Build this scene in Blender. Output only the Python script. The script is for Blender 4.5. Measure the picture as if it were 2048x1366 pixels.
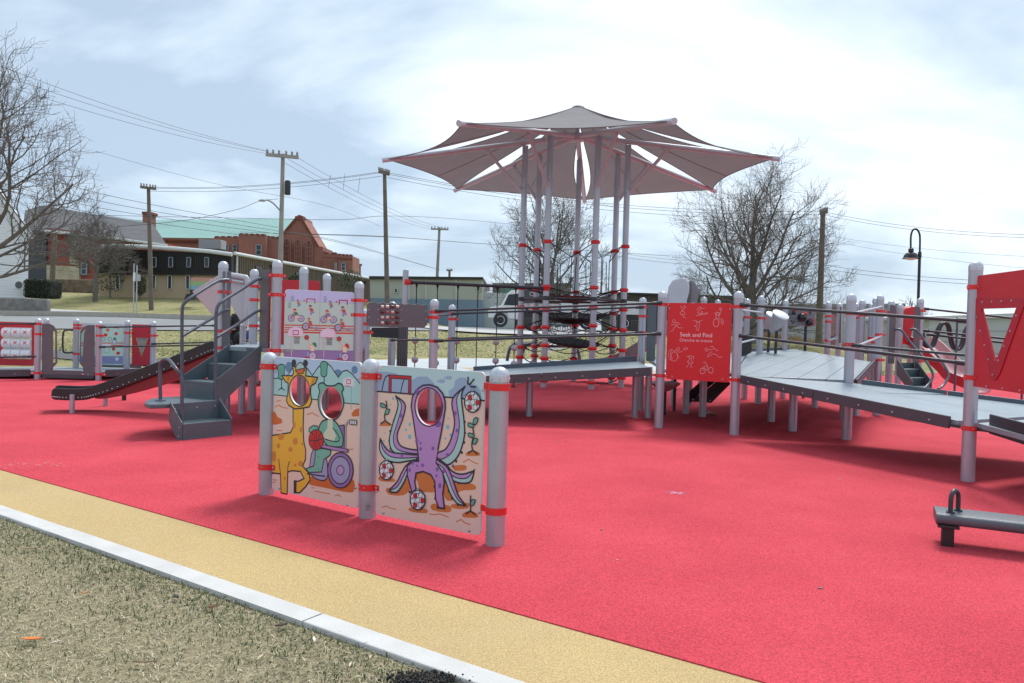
import bpy, math, random
import numpy as np
from mathutils import Vector, Matrix, noise as mnoise
from mathutils.geometry import tessellate_polygon
for _o in list(bpy.data.objects): bpy.data.objects.remove(_o)
SC = bpy.context.scene
COL = SC.collection
rnd = random.Random(7)
R = math.radians
# ------------------------------------------------------------------ camera
F_PX, PITCH, ROLL, CZ = 1511.5, 0.02, 0.0273, 1.42
_fw = Vector((0, math.cos(PITCH), -math.sin(PITCH)))
_up = Vector((0, math.sin(PITCH), math.cos(PITCH)))
_rt = Vector((1, 0, 0))
_r2 = math.cos(ROLL) * _rt + math.sin(ROLL) * _up
_u2 = -math.sin(ROLL) * _rt + math.cos(ROLL) * _up
cam_d = bpy.data.cameras.new('camera')
cam = bpy.data.objects.new('camera', cam_d)
COL.objects.link(cam)
cam.matrix_world = Matrix(((_r2.x, _u2.x, -_fw.x, 0), (_r2.y, _u2.y, -_fw.y, 0), (_r2.z, _u2.z, -_fw.z, CZ), (0, 0, 0, 1)))
cam_d.sensor_width = 36
cam_d.lens = 36 * F_PX / 2048
cam_d.clip_start = 0.05
cam_d.clip_end = 3000
SC.camera = cam
# ------------------------------------------------------------------ light
SUN_EL, SUN_AZ = R(56), R(24)          # azimuth from +Y towards +X
sun_dir = Vector((math.sin(SUN_AZ) * math.cos(SUN_EL), math.cos(SUN_AZ) * math.cos(SUN_EL), math.sin(SUN_EL)))
sd = bpy.data.lights.new('sun', 'SUN')
sd.energy = 2.25
sd.angle = R(17)
sd.color = (1.0, 0.975, 0.94)
so = bpy.data.objects.new('sun', sd)
COL.objects.link(so)
so.rotation_euler = (-sun_dir).to_track_quat('-Z', 'Y').to_euler()
so.location = (0, 0, 40)
W = bpy.data.worlds.new('World')
SC.world = W
W.use_nodes = True
def build_world():
    nt = W.node_tree
    N, L = nt.nodes, nt.links
    N.clear()
    out = N.new('ShaderNodeOutputWorld')
    bg = N.new('ShaderNodeBackground')
    L.new(bg.outputs[0], out.inputs[0])
    sky = N.new('ShaderNodeTexSky')
    sky.sky_type = 'NISHITA'
    sky.sun_disc = False
    sky.sun_elevation = SUN_EL
    sky.sun_rotation = SUN_AZ
    skys = N.new('ShaderNodeVectorMath'); skys.operation = 'SCALE'
    skys.inputs['Scale'].default_value = 0.10
    L.new(sky.outputs[0], skys.inputs[0])
    tc = N.new('ShaderNodeTexCoord')
    sep = N.new('ShaderNodeSeparateXYZ')
    L.new(tc.outputs['Generated'], sep.inputs[0])
    def math_(op, a, b=None, clamp=False):
        n = N.new('ShaderNodeMath'); n.operation = op; n.use_clamp = clamp
        for i, x in enumerate((a, b)):
            if x is None: continue
            if isinstance(x, (int, float)): n.inputs[i].default_value = x
            else: L.new(x, n.inputs[i])
        return n.outputs[0]
    zc = math_('ADD', math_('MAXIMUM', sep.outputs['Z'], 0.0), 0.32)
    cx = math_('DIVIDE', sep.outputs['X'], zc)
    cy = math_('DIVIDE', sep.outputs['Y'], zc)
    cmb = N.new('ShaderNodeCombineXYZ')
    L.new(cx, cmb.inputs[0]); L.new(cy, cmb.inputs[1])
    mp = N.new('ShaderNodeMapping')
    mp.inputs['Location'].default_value = (11.2, 0.8, 0.4)
    mp.inputs['Scale'].default_value = (0.62, 0.95, 1)
    mp.inputs['Rotation'].default_value = (0, 0, R(-18))
    L.new(cmb.outputs[0], mp.inputs[0])
    n1 = N.new('ShaderNodeTexNoise')
    n1.inputs['Scale'].default_value = 1.5
    n1.inputs['Detail'].default_value = 7
    n1.inputs['Roughness'].default_value = 0.53
    n1.inputs['Distortion'].default_value = 0.25
    L.new(mp.outputs[0], n1.inputs['Vector'])
    # bright veil round the hidden sun
    vd = N.new('ShaderNodeVectorMath'); vd.operation = 'DOT_PRODUCT'
    L.new(tc.outputs['Generated'], vd.inputs[0])
    vd.inputs[1].default_value = sun_dir
    glow = math_('POWER', math_('MAXIMUM', vd.outputs['Value'], 0.0), 5.0)
    k = math_('ADD', n1.outputs['Fac'], math_('MULTIPLY', glow, 0.06))
    rmp = N.new('ShaderNodeValToRGB')
    el = rmp.color_ramp.elements
    el[0].position = 0.42; el[0].color = (0.35, 0.44, 0.545, 1)
    el[1].position = 0.72; el[1].color = (0.77, 0.785, 0.80, 1)
    e = el.new(0.51); e.color = (0.51, 0.605, 0.70, 1)
    e = el.new(0.60); e.color = (0.675, 0.735, 0.79, 1)
    L.new(k, rmp.inputs[0])
    mix = N.new('ShaderNodeMix'); mix.data_type = 'RGBA'
    mix.inputs['Factor'].default_value = 0.9
    L.new(skys.outputs[0], mix.inputs['A'])
    L.new(rmp.outputs[0], mix.inputs['B'])
    L.new(mix.outputs['Result'], bg.inputs['Color'])
    bg.inputs['Strength'].default_value = 1.0
build_world()
SC.view_settings.view_transform = 'Standard'
SC.view_settings.look = 'None'
SC.view_settings.exposure = 0.64
SC.view_settings.gamma = 1.0
SC.view_settings.use_curve_mapping = False
SC.cycles.max_bounces = 8
SC.cycles.use_denoising = True

# ------------------------------------------------------------------ helpers
def V(*a): return Vector(a)
def ray(px, py): return _fw + _r2 * ((px - 1024) / F_PX) + _u2 * ((683 - py) / F_PX)
def at_z(px, py, z=0.0):
    d = ray(px, py); t = (z - CZ) / d.z
    return Vector((d.x * t, d.y * t, z))
def at_y(px, py, Y):
    d = ray(px, py); t = Y / d.y
    return Vector((d.x * t, Y, CZ + d.z * t))
def lin(c):
    if isinstance(c, str):
        c = c.lstrip('#'); c = [int(c[i:i + 2], 16) / 255 for i in (0, 2, 4)]
        return tuple(x / 12.92 if x <= .04045 else ((x + .055) / 1.055) ** 2.4 for x in c)
    return tuple(c)
MATS = {}
def mat(name, col, rough=.55, metal=0.0, var=.06, scale=6.0, bump=0.0, bscale=80.0, spec=.5, col2=None, speck=0.0, sscale=220.0, dirt=0.0):
    if name in MATS: return MATS[name]
    m = bpy.data.materials.new(name); m.use_nodes = True
    N, L = m.node_tree.nodes, m.node_tree.links
    b = N['Principled BSDF']
    col = lin(col)
    b.inputs['Roughness'].default_value = rough
    b.inputs['Metallic'].default_value = metal
    b.inputs['Specular IOR Level'].default_value = spec
    tc = N.new('ShaderNodeTexCoord')
    n = N.new('ShaderNodeTexNoise'); n.inputs['Scale'].default_value = scale; n.inputs['Detail'].default_value = 5
    L.new(tc.outputs['Object'], n.inputs['Vector'])
    mr = N.new('ShaderNodeMapRange')
    mr.inputs['From Min'].default_value = .3; mr.inputs['From Max'].default_value = .7
    L.new(n.outputs['Fac'], mr.inputs['Value'])
    mx = N.new('ShaderNodeMix'); mx.data_type = 'RGBA'
    c2 = lin(col2) if col2 else tuple(min(1, c * (1 + var)) for c in col)
    c1 = col if col2 else tuple(c * (1 - var) for c in col)
    mx.inputs['A'].default_value = (*c1, 1); mx.inputs['B'].default_value = (*c2, 1)
    L.new(mr.outputs[0], mx.inputs['Factor'])
    last = mx.outputs['Result']
    if speck:
        s = N.new('ShaderNodeTexNoise'); s.inputs['Scale'].default_value = sscale; s.inputs['Detail'].default_value = 2
        L.new(tc.outputs['Object'], s.inputs['Vector'])
        sm = N.new('ShaderNodeMapRange'); sm.inputs['From Min'].default_value = .32; sm.inputs['From Max'].default_value = .68
        sm.inputs['To Min'].default_value = 1 - speck; sm.inputs['To Max'].default_value = 1 + speck
        L.new(s.outputs['Fac'], sm.inputs['Value'])
        vm = N.new('ShaderNodeVectorMath'); vm.operation = 'SCALE'
        L.new(last, vm.inputs[0]); L.new(sm.outputs[0], vm.inputs['Scale'])
        last = vm.outputs[0]
    if dirt:
        d = N.new('ShaderNodeTexNoise'); d.inputs['Scale'].default_value = 1.1; d.inputs['Detail'].default_value = 8; d.inputs['Roughness'].default_value = .65
        L.new(tc.outputs['Object'], d.inputs['Vector'])
        dm = N.new('ShaderNodeMapRange'); dm.inputs['From Min'].default_value = .45; dm.inputs['From Max'].default_value = .75
        dm.inputs['To Min'].default_value = 0; dm.inputs['To Max'].default_value = dirt
        L.new(d.outputs['Fac'], dm.inputs['Value'])
        dx = N.new('ShaderNodeMix'); dx.data_type = 'RGBA'
        L.new(dm.outputs[0], dx.inputs['Factor']); L.new(last, dx.inputs['A'])
        g = sum(col) / 3
        dx.inputs['B'].default_value = (g * .9 + col[0] * .2, g * .8 + .1 * col[1], g * .75, 1)
        last = dx.outputs['Result']
    L.new(last, b.inputs['Base Color'])
    # uneven gloss
    rr = N.new('ShaderNodeMapRange'); rr.inputs['To Min'].default_value = max(.03, rough - .07); rr.inputs['To Max'].default_value = min(1, rough + .09)
    n2 = N.new('ShaderNodeTexNoise'); n2.inputs['Scale'].default_value = scale * 2.7; n2.inputs['Detail'].default_value = 6
    L.new(tc.outputs['Object'], n2.inputs['Vector']); L.new(n2.outputs['Fac'], rr.inputs['Value']); L.new(rr.outputs[0], b.inputs['Roughness'])
    if bump:
        bn = N.new('ShaderNodeTexNoise'); bn.inputs['Scale'].default_value = bscale; bn.inputs['Detail'].default_value = 3
        L.new(tc.outputs['Object'], bn.inputs['Vector'])
        bp = N.new('ShaderNodeBump'); bp.inputs['Strength'].default_value = bump; bp.inputs['Distance'].default_value = .01
        L.new(bn.outputs['Fac'], bp.inputs['Height']); L.new(bp.outputs[0], b.inputs['Normal'])
    MATS[name] = m
    return m
def ink(col):
    return mat('print ' + col, col, rough=.42, var=.02, scale=3)

class B:
    """collects geometry for ONE mesh object"""
    def __init__(s): s.v, s.f, s.m = [], [], []
    def add(s, vs, fs, mi=0):
        k = len(s.v); s.v += [tuple(v) for v in vs]
        for f in fs: s.f.append(tuple(i + k for i in f)); s.m.append(mi)
    def box(s, c, d, mi=0, rz=0.0, M=None):
        x, y, z = d[0] / 2, d[1] / 2, d[2] / 2
        P = [Vector((a, b, e)) for e in (-z, z) for a, b in ((-x, -y), (x, -y), (x, y), (-x, y))]
        if M is None: M = Matrix.Rotation(rz, 3, 'Z')
        c = Vector(c)
        s.add([M @ p + c for p in P], [(3, 2, 1, 0), (4, 5, 6, 7), (0, 1, 5, 4), (1, 2, 6, 5), (2, 3, 7, 6), (3, 0, 4, 7)], mi)
    def bar(s, p0, p1, w, h, mi=0, up=(0, 0, 1)):
        """box from p0 to p1, w across, h along up"""
        p0, p1 = Vector(p0), Vector(p1); d = p1 - p0
        t = d.normalized(); u = Vector(up); sd_ = t.cross(u)
        if sd_.length < 1e-6: sd_ = t.cross(Vector((0, 1, 0)))
        sd_.normalize(); u = sd_.cross(t).normalized()
        a, b = sd_ * (w / 2), u * (h / 2)
        s.add([p0 - a - b, p0 + a - b, p0 + a + b, p0 - a + b, p1 - a - b, p1 + a - b, p1 + a + b, p1 - a + b],
              [(3, 2, 1, 0), (4, 5, 6, 7), (0, 1, 5, 4), (1, 2, 6, 5), (2, 3, 7, 6), (3, 0, 4, 7)], mi)
    def path(s, pts, r, n=10, mi=0, caps=True, closed=False):
        pts = [Vector(p) for p in pts]
        k = len(pts); rs = r if isinstance(r, (list, tuple)) else [r] * k
        base = len(s.v); prev = None
        for i, p in enumerate(pts):
            if closed: t = (pts[(i + 1) % k] - pts[i - 1])
            else: t = pts[min(i + 1, k - 1)] - pts[max(i - 1, 0)]
            t = t.normalized() if t.length > 1e-9 else Vector((0, 0, 1))
            if prev is None:
                a = t.cross(Vector((0, 0, 1)))
                if a.length < .05: a = t.cross(Vector((1, 0, 0)))
            else:
                a = prev - t * prev.dot(t)
            a.normalize(); prev = a
            b = t.cross(a)
            for j in range(n):
                q = 2 * math.pi * j / n
                s.v.append(tuple(p + (a * math.cos(q) + b * math.sin(q)) * rs[i]))
        for i in range(k if closed else k - 1):
            i2 = (i + 1) % k
            for j in range(n):
                j2 = (j + 1) % n
                s.f.append((base + i * n + j, base + i * n + j2, base + i2 * n + j2, base + i2 * n + j)); s.m.append(mi)
        if caps and not closed:
            s.f.append(tuple(base + j for j in range(n))[::-1]); s.m.append(mi)
            s.f.append(tuple(base + (k - 1) * n + j for j in range(n))); s.m.append(mi)
    def tube(s, p0, p1, r, n=12, mi=0, caps=True): s.path([p0, p1], r, n, mi, caps)
    def lathe(s, prof, c=(0, 0, 0), n=24, mi=0, M=None):
        c = Vector(c); base = len(s.v); k = len(prof)
        for r, z in prof:
            for j in range(n):
                q = 2 * math.pi * j / n
                p = Vector((r * math.cos(q), r * math.sin(q), z))
                s.v.append(tuple((M @ p if M is not None else p) + c))
        for i in range(k - 1):
            for j in range(n):
                j2 = (j + 1) % n
                s.f.append((base + i * n + j, base + i * n + j2, base + (i + 1) * n + j2, base + (i + 1) * n + j)); s.m.append(mi)
        if prof[0][0] > 1e-5: s.f.append(tuple(base + j for j in range(n))[::-1]); s.m.append(mi)
        if prof[-1][0] > 1e-5: s.f.append(tuple(base + (k - 1) * n + j for j in range(n))); s.m.append(mi)
    def ball(s, c, r, n=12, mi=0, sc=(1, 1, 1)):
        prof = [(max(1e-6, math.sin(math.pi * i / (n // 2 + 1))) * r, -math.cos(math.pi * i / (n // 2 + 1)) * r) for i in range(n // 2 + 2)]
        s.lathe(prof, c, n, mi, Matrix.Diagonal(Vector(sc)).to_3x3())
    def prism(s, poly, vec, mi=0, holes=()):
        """planar polygon (3D points) extruded by vec"""
        vec = Vector(vec)
        loops = [[Vector(p) for p in poly]] + [[Vector(p) for p in h] for h in holes]
        flat = [p for l in loops for p in l]
        tris = tessellate_polygon(loops)
        nrm = Vector((0, 0, 0))
        l0 = loops[0]
        for i in range(len(l0)): nrm += l0[i].cross(l0[(i + 1) % len(l0)])
        k = len(flat)
        F = []
        for t in tris:
            a, b, c = (flat[i] for i in t)
            fl = (b - a).cross(c - a).dot(vec) > 0
            F.append(tuple(reversed(t)) if fl else tuple(t))
            F.append(tuple(i + k for i in (t if fl else reversed(t))))
        o = 0
        for li, l in enumerate(loops):
            n = len(l)
            for i in range(n):
                a, b = o + i, o + (i + 1) % n
                F.append((a, b, b + k, a + k))
            o += n
        s.add(flat + [p + vec for p in flat], F, mi)
    def build(s, name, mats, parent=None, smooth=True, bevel=0.0, angle=40, segs=2):
        me = bpy.data.meshes.new(name)
        me.from_pydata(s.v, [], s.f)
        for m in (mats if isinstance(mats, (list, tuple)) else [mats]): me.materials.append(m)
        if len(me.materials) > 1: me.polygons.foreach_set('material_index', s.m)
        me.update()
        import bmesh
        bm = bmesh.new(); bm.from_mesh(me)
        bmesh.ops.recalc_face_normals(bm, faces=bm.faces)
        bm.to_mesh(me); bm.free()
        if smooth:
            me.polygons.foreach_set('use_smooth', [True] * len(me.polygons))
            me.set_sharp_from_angle(angle=R(angle))
        return link(name, me, parent, bevel, segs)
def link(name, me, parent=None, bevel=0.0, segs=2):
    o = bpy.data.objects.new(name, me); COL.objects.link(o)
    if parent is not None: attach(o, parent)
    if bevel:
        md = o.modifiers.new('bevel', 'BEVEL'); md.width = bevel; md.segments = segs; md.limit_method = 'ANGLE'; md.angle_limit = R(40)
    return o
WORLD = {}
def wm(o):
    return WORLD.get(o.name, Matrix.Identity(4))
def attach(o, parent):
    o.parent = parent
    o.matrix_parent_inverse = wm(parent).inverted()
def place(o, loc, rz=0.0, sc=None):
    o.location = loc; o.rotation_euler = (0, 0, rz)
    if sc: o.scale = sc
    WORLD[o.name] = Matrix.Translation(Vector(loc)) @ Matrix.Rotation(rz, 4, 'Z')
def tag(o, label, cat=None, group=None, kind=None):
    if label: o['label'] = label
    if cat: o['category'] = cat
    if group: o['group'] = group
    if kind: o['kind'] = kind
    return o
def thing(name, label, cat, loc=(0, 0, 0), group=None):
    o = bpy.data.objects.new(name, None); COL.objects.link(o)
    o.empty_display_size = .1
    place(o, loc)
    return tag(o, label, cat, group)
def catmull(pts, k=6, closed=False):
    P = [Vector(p) for p in pts]; n = len(P); out = []
    if n < 3: return P
    for i in range(n if closed else n - 1):
        if closed: a, b, c, d = P[i - 1], P[i], P[(i + 1) % n], P[(i + 2) % n]
        else: a, b, c, d = P[max(i - 1, 0)], P[i], P[i + 1], P[min(i + 2, n - 1)]
        for j in range(k):
            t = j / k
            out.append(.5 * ((2 * b) + (c - a) * t + (2 * a - 5 * b + 4 * c - d) * t * t + (3 * b - a - 3 * c + d) * t ** 3))
    if not closed: out.append(P[-1])
    return out
def clip_half(poly, p, n):
    """keep side where (q-p).n >= 0 ; poly list of 2D Vectors"""
    out = []
    for i in range(len(poly)):
        a, b = poly[i], poly[(i + 1) % len(poly)]
        da, db = (a - p).dot(n), (b - p).dot(n)
        if da >= 0: out.append(a)
        if (da >= 0) != (db >= 0): out.append(a + (b - a) * (da / (da - db)))
    return out
def smooth01(t):
    t = max(0., min(1., t)); return t * t * (3 - 2 * t)

# ------------------------------------------------------------------ materials
M_POST = mat('silver powder coat', (.40, .425, .49), rough=.34, metal=.5, var=.05, scale=4, bump=.04, bscale=200, dirt=.25)
M_CAP = mat('silver cap', (.50, .53, .59), rough=.3, metal=.4, var=.03, scale=9)
M_RED = mat('red clamp paint', (.66, .02, .022), rough=.35, var=.05, scale=12)
M_BOLT = mat('steel bolt', (.45, .45, .46), rough=.28, metal=.9, var=.1)
M_BLACKRAIL = mat('black rail coat', (.03, .033, .042), rough=.42, var=.1, scale=10)
M_GREYRAIL = mat('slate grey rail', (.08, .10, .13), rough=.36, metal=.15, var=.08, scale=8)
M_SKIRT = mat('charcoal deck skirt', (.062, .062, .076), rough=.5, var=.1, scale=3, bump=.05, bscale=200)
M_DECK = mat('grey deck coating', (.235, .285, .325), rough=.34, var=.09, scale=1.6, bump=.25, bscale=55, speck=.05, sscale=90, dirt=.25)
M_STAIR = mat('grey stair coating', (.08, .112, .132), rough=.45, var=.1, scale=4, bump=.3, bscale=70)
M_GREYPANEL = mat('dark grey plastic panel', (.115, .115, .13), rough=.5, var=.06, scale=5, bump=.06, bscale=250)
M_REDPANEL = mat('red plastic panel', (.52, .016, .03), rough=.45, var=.05, scale=4, bump=.05, bscale=260)
M_REDPANEL2 = mat('crimson plastic panel', (.42, .014, .032), rough=.5, var=.05, scale=4, bump=.05, bscale=260)
M_SLIDE = mat('black roller slide', (.018, .017, .02), rough=.42, var=.15, scale=7)
M_LGREY = mat('light grey moulded plastic', (.47, .49, .54), rough=.4, var=.04, scale=4)
M_ROPE = mat('black rope', (.014, .014, .016), rough=.75, var=.25, scale=40)
M_WHITE = mat('white moulded plastic', (.72, .74, .77), rough=.4, var=.04)
M_EDGE = mat('panel core edge', (.62, .64, .66), rough=.5)

# ------------------------------------------------------------------ playground parts
def post_mesh(h, r):
    key = 'post_%.3f_%.3f' % (h, r)
    if key in bpy.data.meshes: return bpy.data.meshes[key]
    b = B(); b.lathe([(r, 0), (r, h)], n=28)
    o = b.build(key, M_POST); me = o.data; me.name = key
    bpy.data.objects.remove(o); return me
def cap_mesh(r):
    key = 'cap_%.3f' % r
    if key in bpy.data.meshes: return bpy.data.meshes[key]
    b = B(); k = r * 1.035
    prof = [(k, 0), (k, .035)] + [(k * math.cos(a), .035 + k * .92 * math.sin(a)) for a in [R(x) for x in (12, 25, 38, 50, 62, 74, 84)]] + [(1e-6, .035 + k * .925)]
    b.lathe(prof, n=28)
    for a in (-2.1, -1.25, .4): b.ball((k * math.cos(a), k * math.sin(a), .018), .006, 8, 1)
    o = b.build(key, [M_CAP, M_BOLT]); me = o.data; me.name = key
    bpy.data.objects.remove(o); return me
def clamp_mesh(r, two):
    key = 'clamp_%.3f_%d' % (r, two)
    if key in bpy.data.meshes: return bpy.data.meshes[key]
    b = B(); k = r + .007
    b.lathe([(r * .99, 0), (k, 0), (k, .045), (r * .99, .045)], n=28)
    for sg in ((1, -1) if two else (1,)):
        b.box((sg * (k + .018), 0, .0225), (.05, .024, .041))
        b.lathe([(.0095, 0), (.0095, .006), (.004, .009), (1e-6, .009)], (sg * (k + .020), -.012, .0225), 8, 1, Matrix.Rotation(R(90), 3, 'X'))
    for a in (-1.95, -1.25):
        c = Vector((math.cos(a), math.sin(a), 0))
        b.ball((c.x * k, c.y * k, .0225), .0062, 8, 1)
    o = b.build(key, [M_RED, M_BOLT]); me = o.data; me.name = key
    bpy.data.objects.remove(o); return me
def post(root, x, y, h, clamps=(), ang=0.0, r=.0635, zb=0.0, cap=True, two=False):
    """post of total height h (cap included) with red clamps at the given heights"""
    ch = .035 + r * .96 if cap else 0
    o = link('post', post_mesh(round(h - ch - zb, 3), r)); place(o, (x, y, zb)); attach(o, root)
    if cap:
        c = link('cap', cap_mesh(r)); place(c, (x, y, h - ch), rz=rnd.uniform(-.3, .3)); attach(c, o)
    for z in clamps:
        a = ang
        if isinstance(z, tuple): z, a = z
        c = link('clamp', clamp_mesh(r, two)); place(c, (x, y, z - .0225), rz=a); attach(c, o)
    return o
def rail(root, p0, p1, r=.017, m=None, ends=True, name='rail'):
    b = B(); p0, p1 = Vector(p0), Vector(p1); t = (p1 - p0).normalized()
    b.tube(p0, p1, r, 12)
    if ends:
        b.tube(p0, p0 + t * .13, r * 1.45, 12); b.tube(p1 - t * .13, p1, r * 1.45, 12)
    return b.build(name, m or M_BLACKRAIL, root)
def rpath(root, pts, r, m, name='rail', k=6, n=12):
    b = B(); b.path(catmull(pts, k), r, n)
    return b.build(name, m, root)
def bolts(b, pts, nrm, r=.009, mi=1):
    q = Vector((0, 0, 1)).rotation_difference(Vector(nrm)).to_matrix()
    for p in pts: b.lathe([(r, -.002), (r, .003), (r * .6, .006), (1e-6, .0065)], p, 8, mi, q)
def rounded(u0, v0, u1, v1, r, k=5):
    out = []
    for cx, cy, a0 in ((u1 - r, v0 + r, -90), (u1 - r, v1 - r, 0), (u0 + r, v1 - r, 90), (u0 + r, v0 + r, 180)):
        for i in range(k + 1):
            a = R(a0 + 90 * i / k); out.append((cx + r * math.cos(a), cy + r * math.sin(a)))
    return out
def ellipse(cx, cy, a, b, n=32, rot=0.0):
    c, s_ = math.cos(rot), math.sin(rot)
    return [(cx + a * math.cos(t) * c - b * math.sin(t) * s_, cy + a * math.cos(t) * s_ + b * math.sin(t) * c) for t in [2 * math.pi * i / n for i in range(n)]]
class Frame:
    """a vertical plane: u along p0->p1, v = height; n points to the viewer side"""
    def __init__(s, p0, p1):
        s.o = Vector((p0[0], p0[1], 0)); d = Vector((p1[0] - p0[0], p1[1] - p0[1], 0)); s.len = d.length
        s.u = d.normalized(); s.n = Vector((s.u.y, -s.u.x, 0))
        if s.n.dot(Vector((0, 0, CZ)) - s.o) < 0: s.n = -s.n
    def P(s, u, v, w=0.0): return s.o + s.u * u + Vector((0, 0, v)) + s.n * w
    def px(s, x, y, w=0.0):
        """u,v where the sight line of a photo pixel meets the plane (w in front of it)"""
        d = ray(x, y); c = Vector((0, 0, CZ)); t = ((s.o + s.n * w) - c).dot(s.n) / d.dot(s.n)
        q = c + d * t - s.o
        return (q.dot(s.u), q.z)
def panel(root, fr, outline, m, holes=(), th=.018, name='panel', bevel=.003):
    b = B()
    b.prism([fr.P(u, v, -th / 2) for u, v in outline], fr.n * th, 0, [[fr.P(u, v, -th / 2) for u, v in h] for h in holes])
    return b.build(name, m, root, bevel=bevel, angle=30)
class Print:
    """flat ink on the front of a panel: many thin fills, one mesh"""
    def __init__(s, fr, w0, holes=(), conv=None):
        s.fr, s.w0 = fr, w0; s.b = B(); s.cols = []; s.conv = conv or (lambda x, y: (x, y))
        s.holes = [[Vector(p) for p in h] for h in holes]; s.k = 0
    def _mi(s, c):
        if c not in s.cols: s.cols.append(c)
        return s.cols.index(c)
    def _emit(s, tri, w, mi):
        P = [tri]
        for h in s.holes:
            nxt = []
            hx0, hx1 = min(p.x for p in h), max(p.x for p in h); hy0, hy1 = min(p.y for p in h), max(p.y for p in h)
            for q in P:
                if max(p.x for p in q) < hx0 or min(p.x for p in q) > hx1 or max(p.y for p in q) < hy0 or min(p.y for p in q) > hy1:
                    nxt.append(q); continue
                rem = q
                for i in range(len(h)):
                    a, c = h[i], h[(i + 1) % len(h)]; e = c - a; n_in = Vector((-e.y, e.x))
                    o = clip_half(rem, a, -n_in)
                    if len(o) > 2: nxt.append(o)
                    rem = clip_half(rem, a, n_in)
                    if len(rem) < 3: break
            P = nxt
        for q in P: s.b.add([s.fr.P(p.x, p.y, w) for p in q], [tuple(range(len(q)))], mi)
    def fill(s, pts, c, sm=0, raw=False):
        if sm: pts = [(p.x, p.y) for p in catmull([(x, y, 0) for x, y in pts], sm, True)]
        Q = [Vector(p if raw else s.conv(*p)) for p in pts]
        s.k += 1; w = s.w0 + s.k * 4e-5; mi = s._mi(c)
        for t in tessellate_polygon([[Vector((q.x, q.y, 0)) for q in Q]]):
            s._emit([Q[i] for i in t], w, mi)
    def line(s, pts, wd, c, sm=0, closed=False, raw=False):
        """wd in metres"""
        if sm: pts = [(p.x, p.y) for p in catmull([(x, y, 0) for x, y in pts], sm, closed)]
        Q = [Vector(p if raw else s.conv(*p)) for p in pts]
        s.k += 1; w = s.w0 + s.k * 4e-5; mi = s._mi(c); n = len(Q); L_, R_ = [], []
        for i in range(n):
            if closed: t0, t1 = Q[i] - Q[i - 1], Q[(i + 1) % n] - Q[i]
            else: t0, t1 = Q[i] - Q[max(i - 1, 0)], Q[min(i + 1, n - 1)] - Q[i]
            if t0.length < 1e-9: t0 = t1
            if t1.length < 1e-9: t1 = t0
            if t0.length < 1e-9: t0 = t1 = Vector((1, 0))
            t = (t0.normalized() + t1.normalized())
            t = t.normalized() if t.length > 1e-6 else t1.normalized()
            nn = Vector((-t.y, t.x)); k = 1 / max(.5, abs(nn.dot(Vector((-t1.y, t1.x)).normalized())))
            L_.append(Q[i] + nn * wd / 2 * k); R_.append(Q[i] - nn * wd / 2 * k)
        for i in range(n if closed else n - 1):
            j = (i + 1) % n
            s._emit([R_[i], R_[j], L_[j]], w, mi); s._emit([R_[i], L_[j], L_[i]], w, mi)
        if not closed:
            for q in (Q[0], Q[-1]): s._emit([Vector((q.x + wd / 2 * math.cos(a), q.y + wd / 2 * math.sin(a))) for a in [i * math.pi / 4 for i in range(8)]], w, mi)
    def shape(s, pts, c, wd, lc, sm=0):
        s.fill(pts, c, sm); s.line(pts, wd, lc, sm, True)
    def dot(s, x, y, a, b, c, n=14, rot=0.0): s.fill(ellipse(x, y, a, b, n, rot), c)
    def build(s, parent, name='printed_picture'):
        return s.b.build(name, [ink(c) for c in s.cols], parent, smooth=False)
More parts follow.
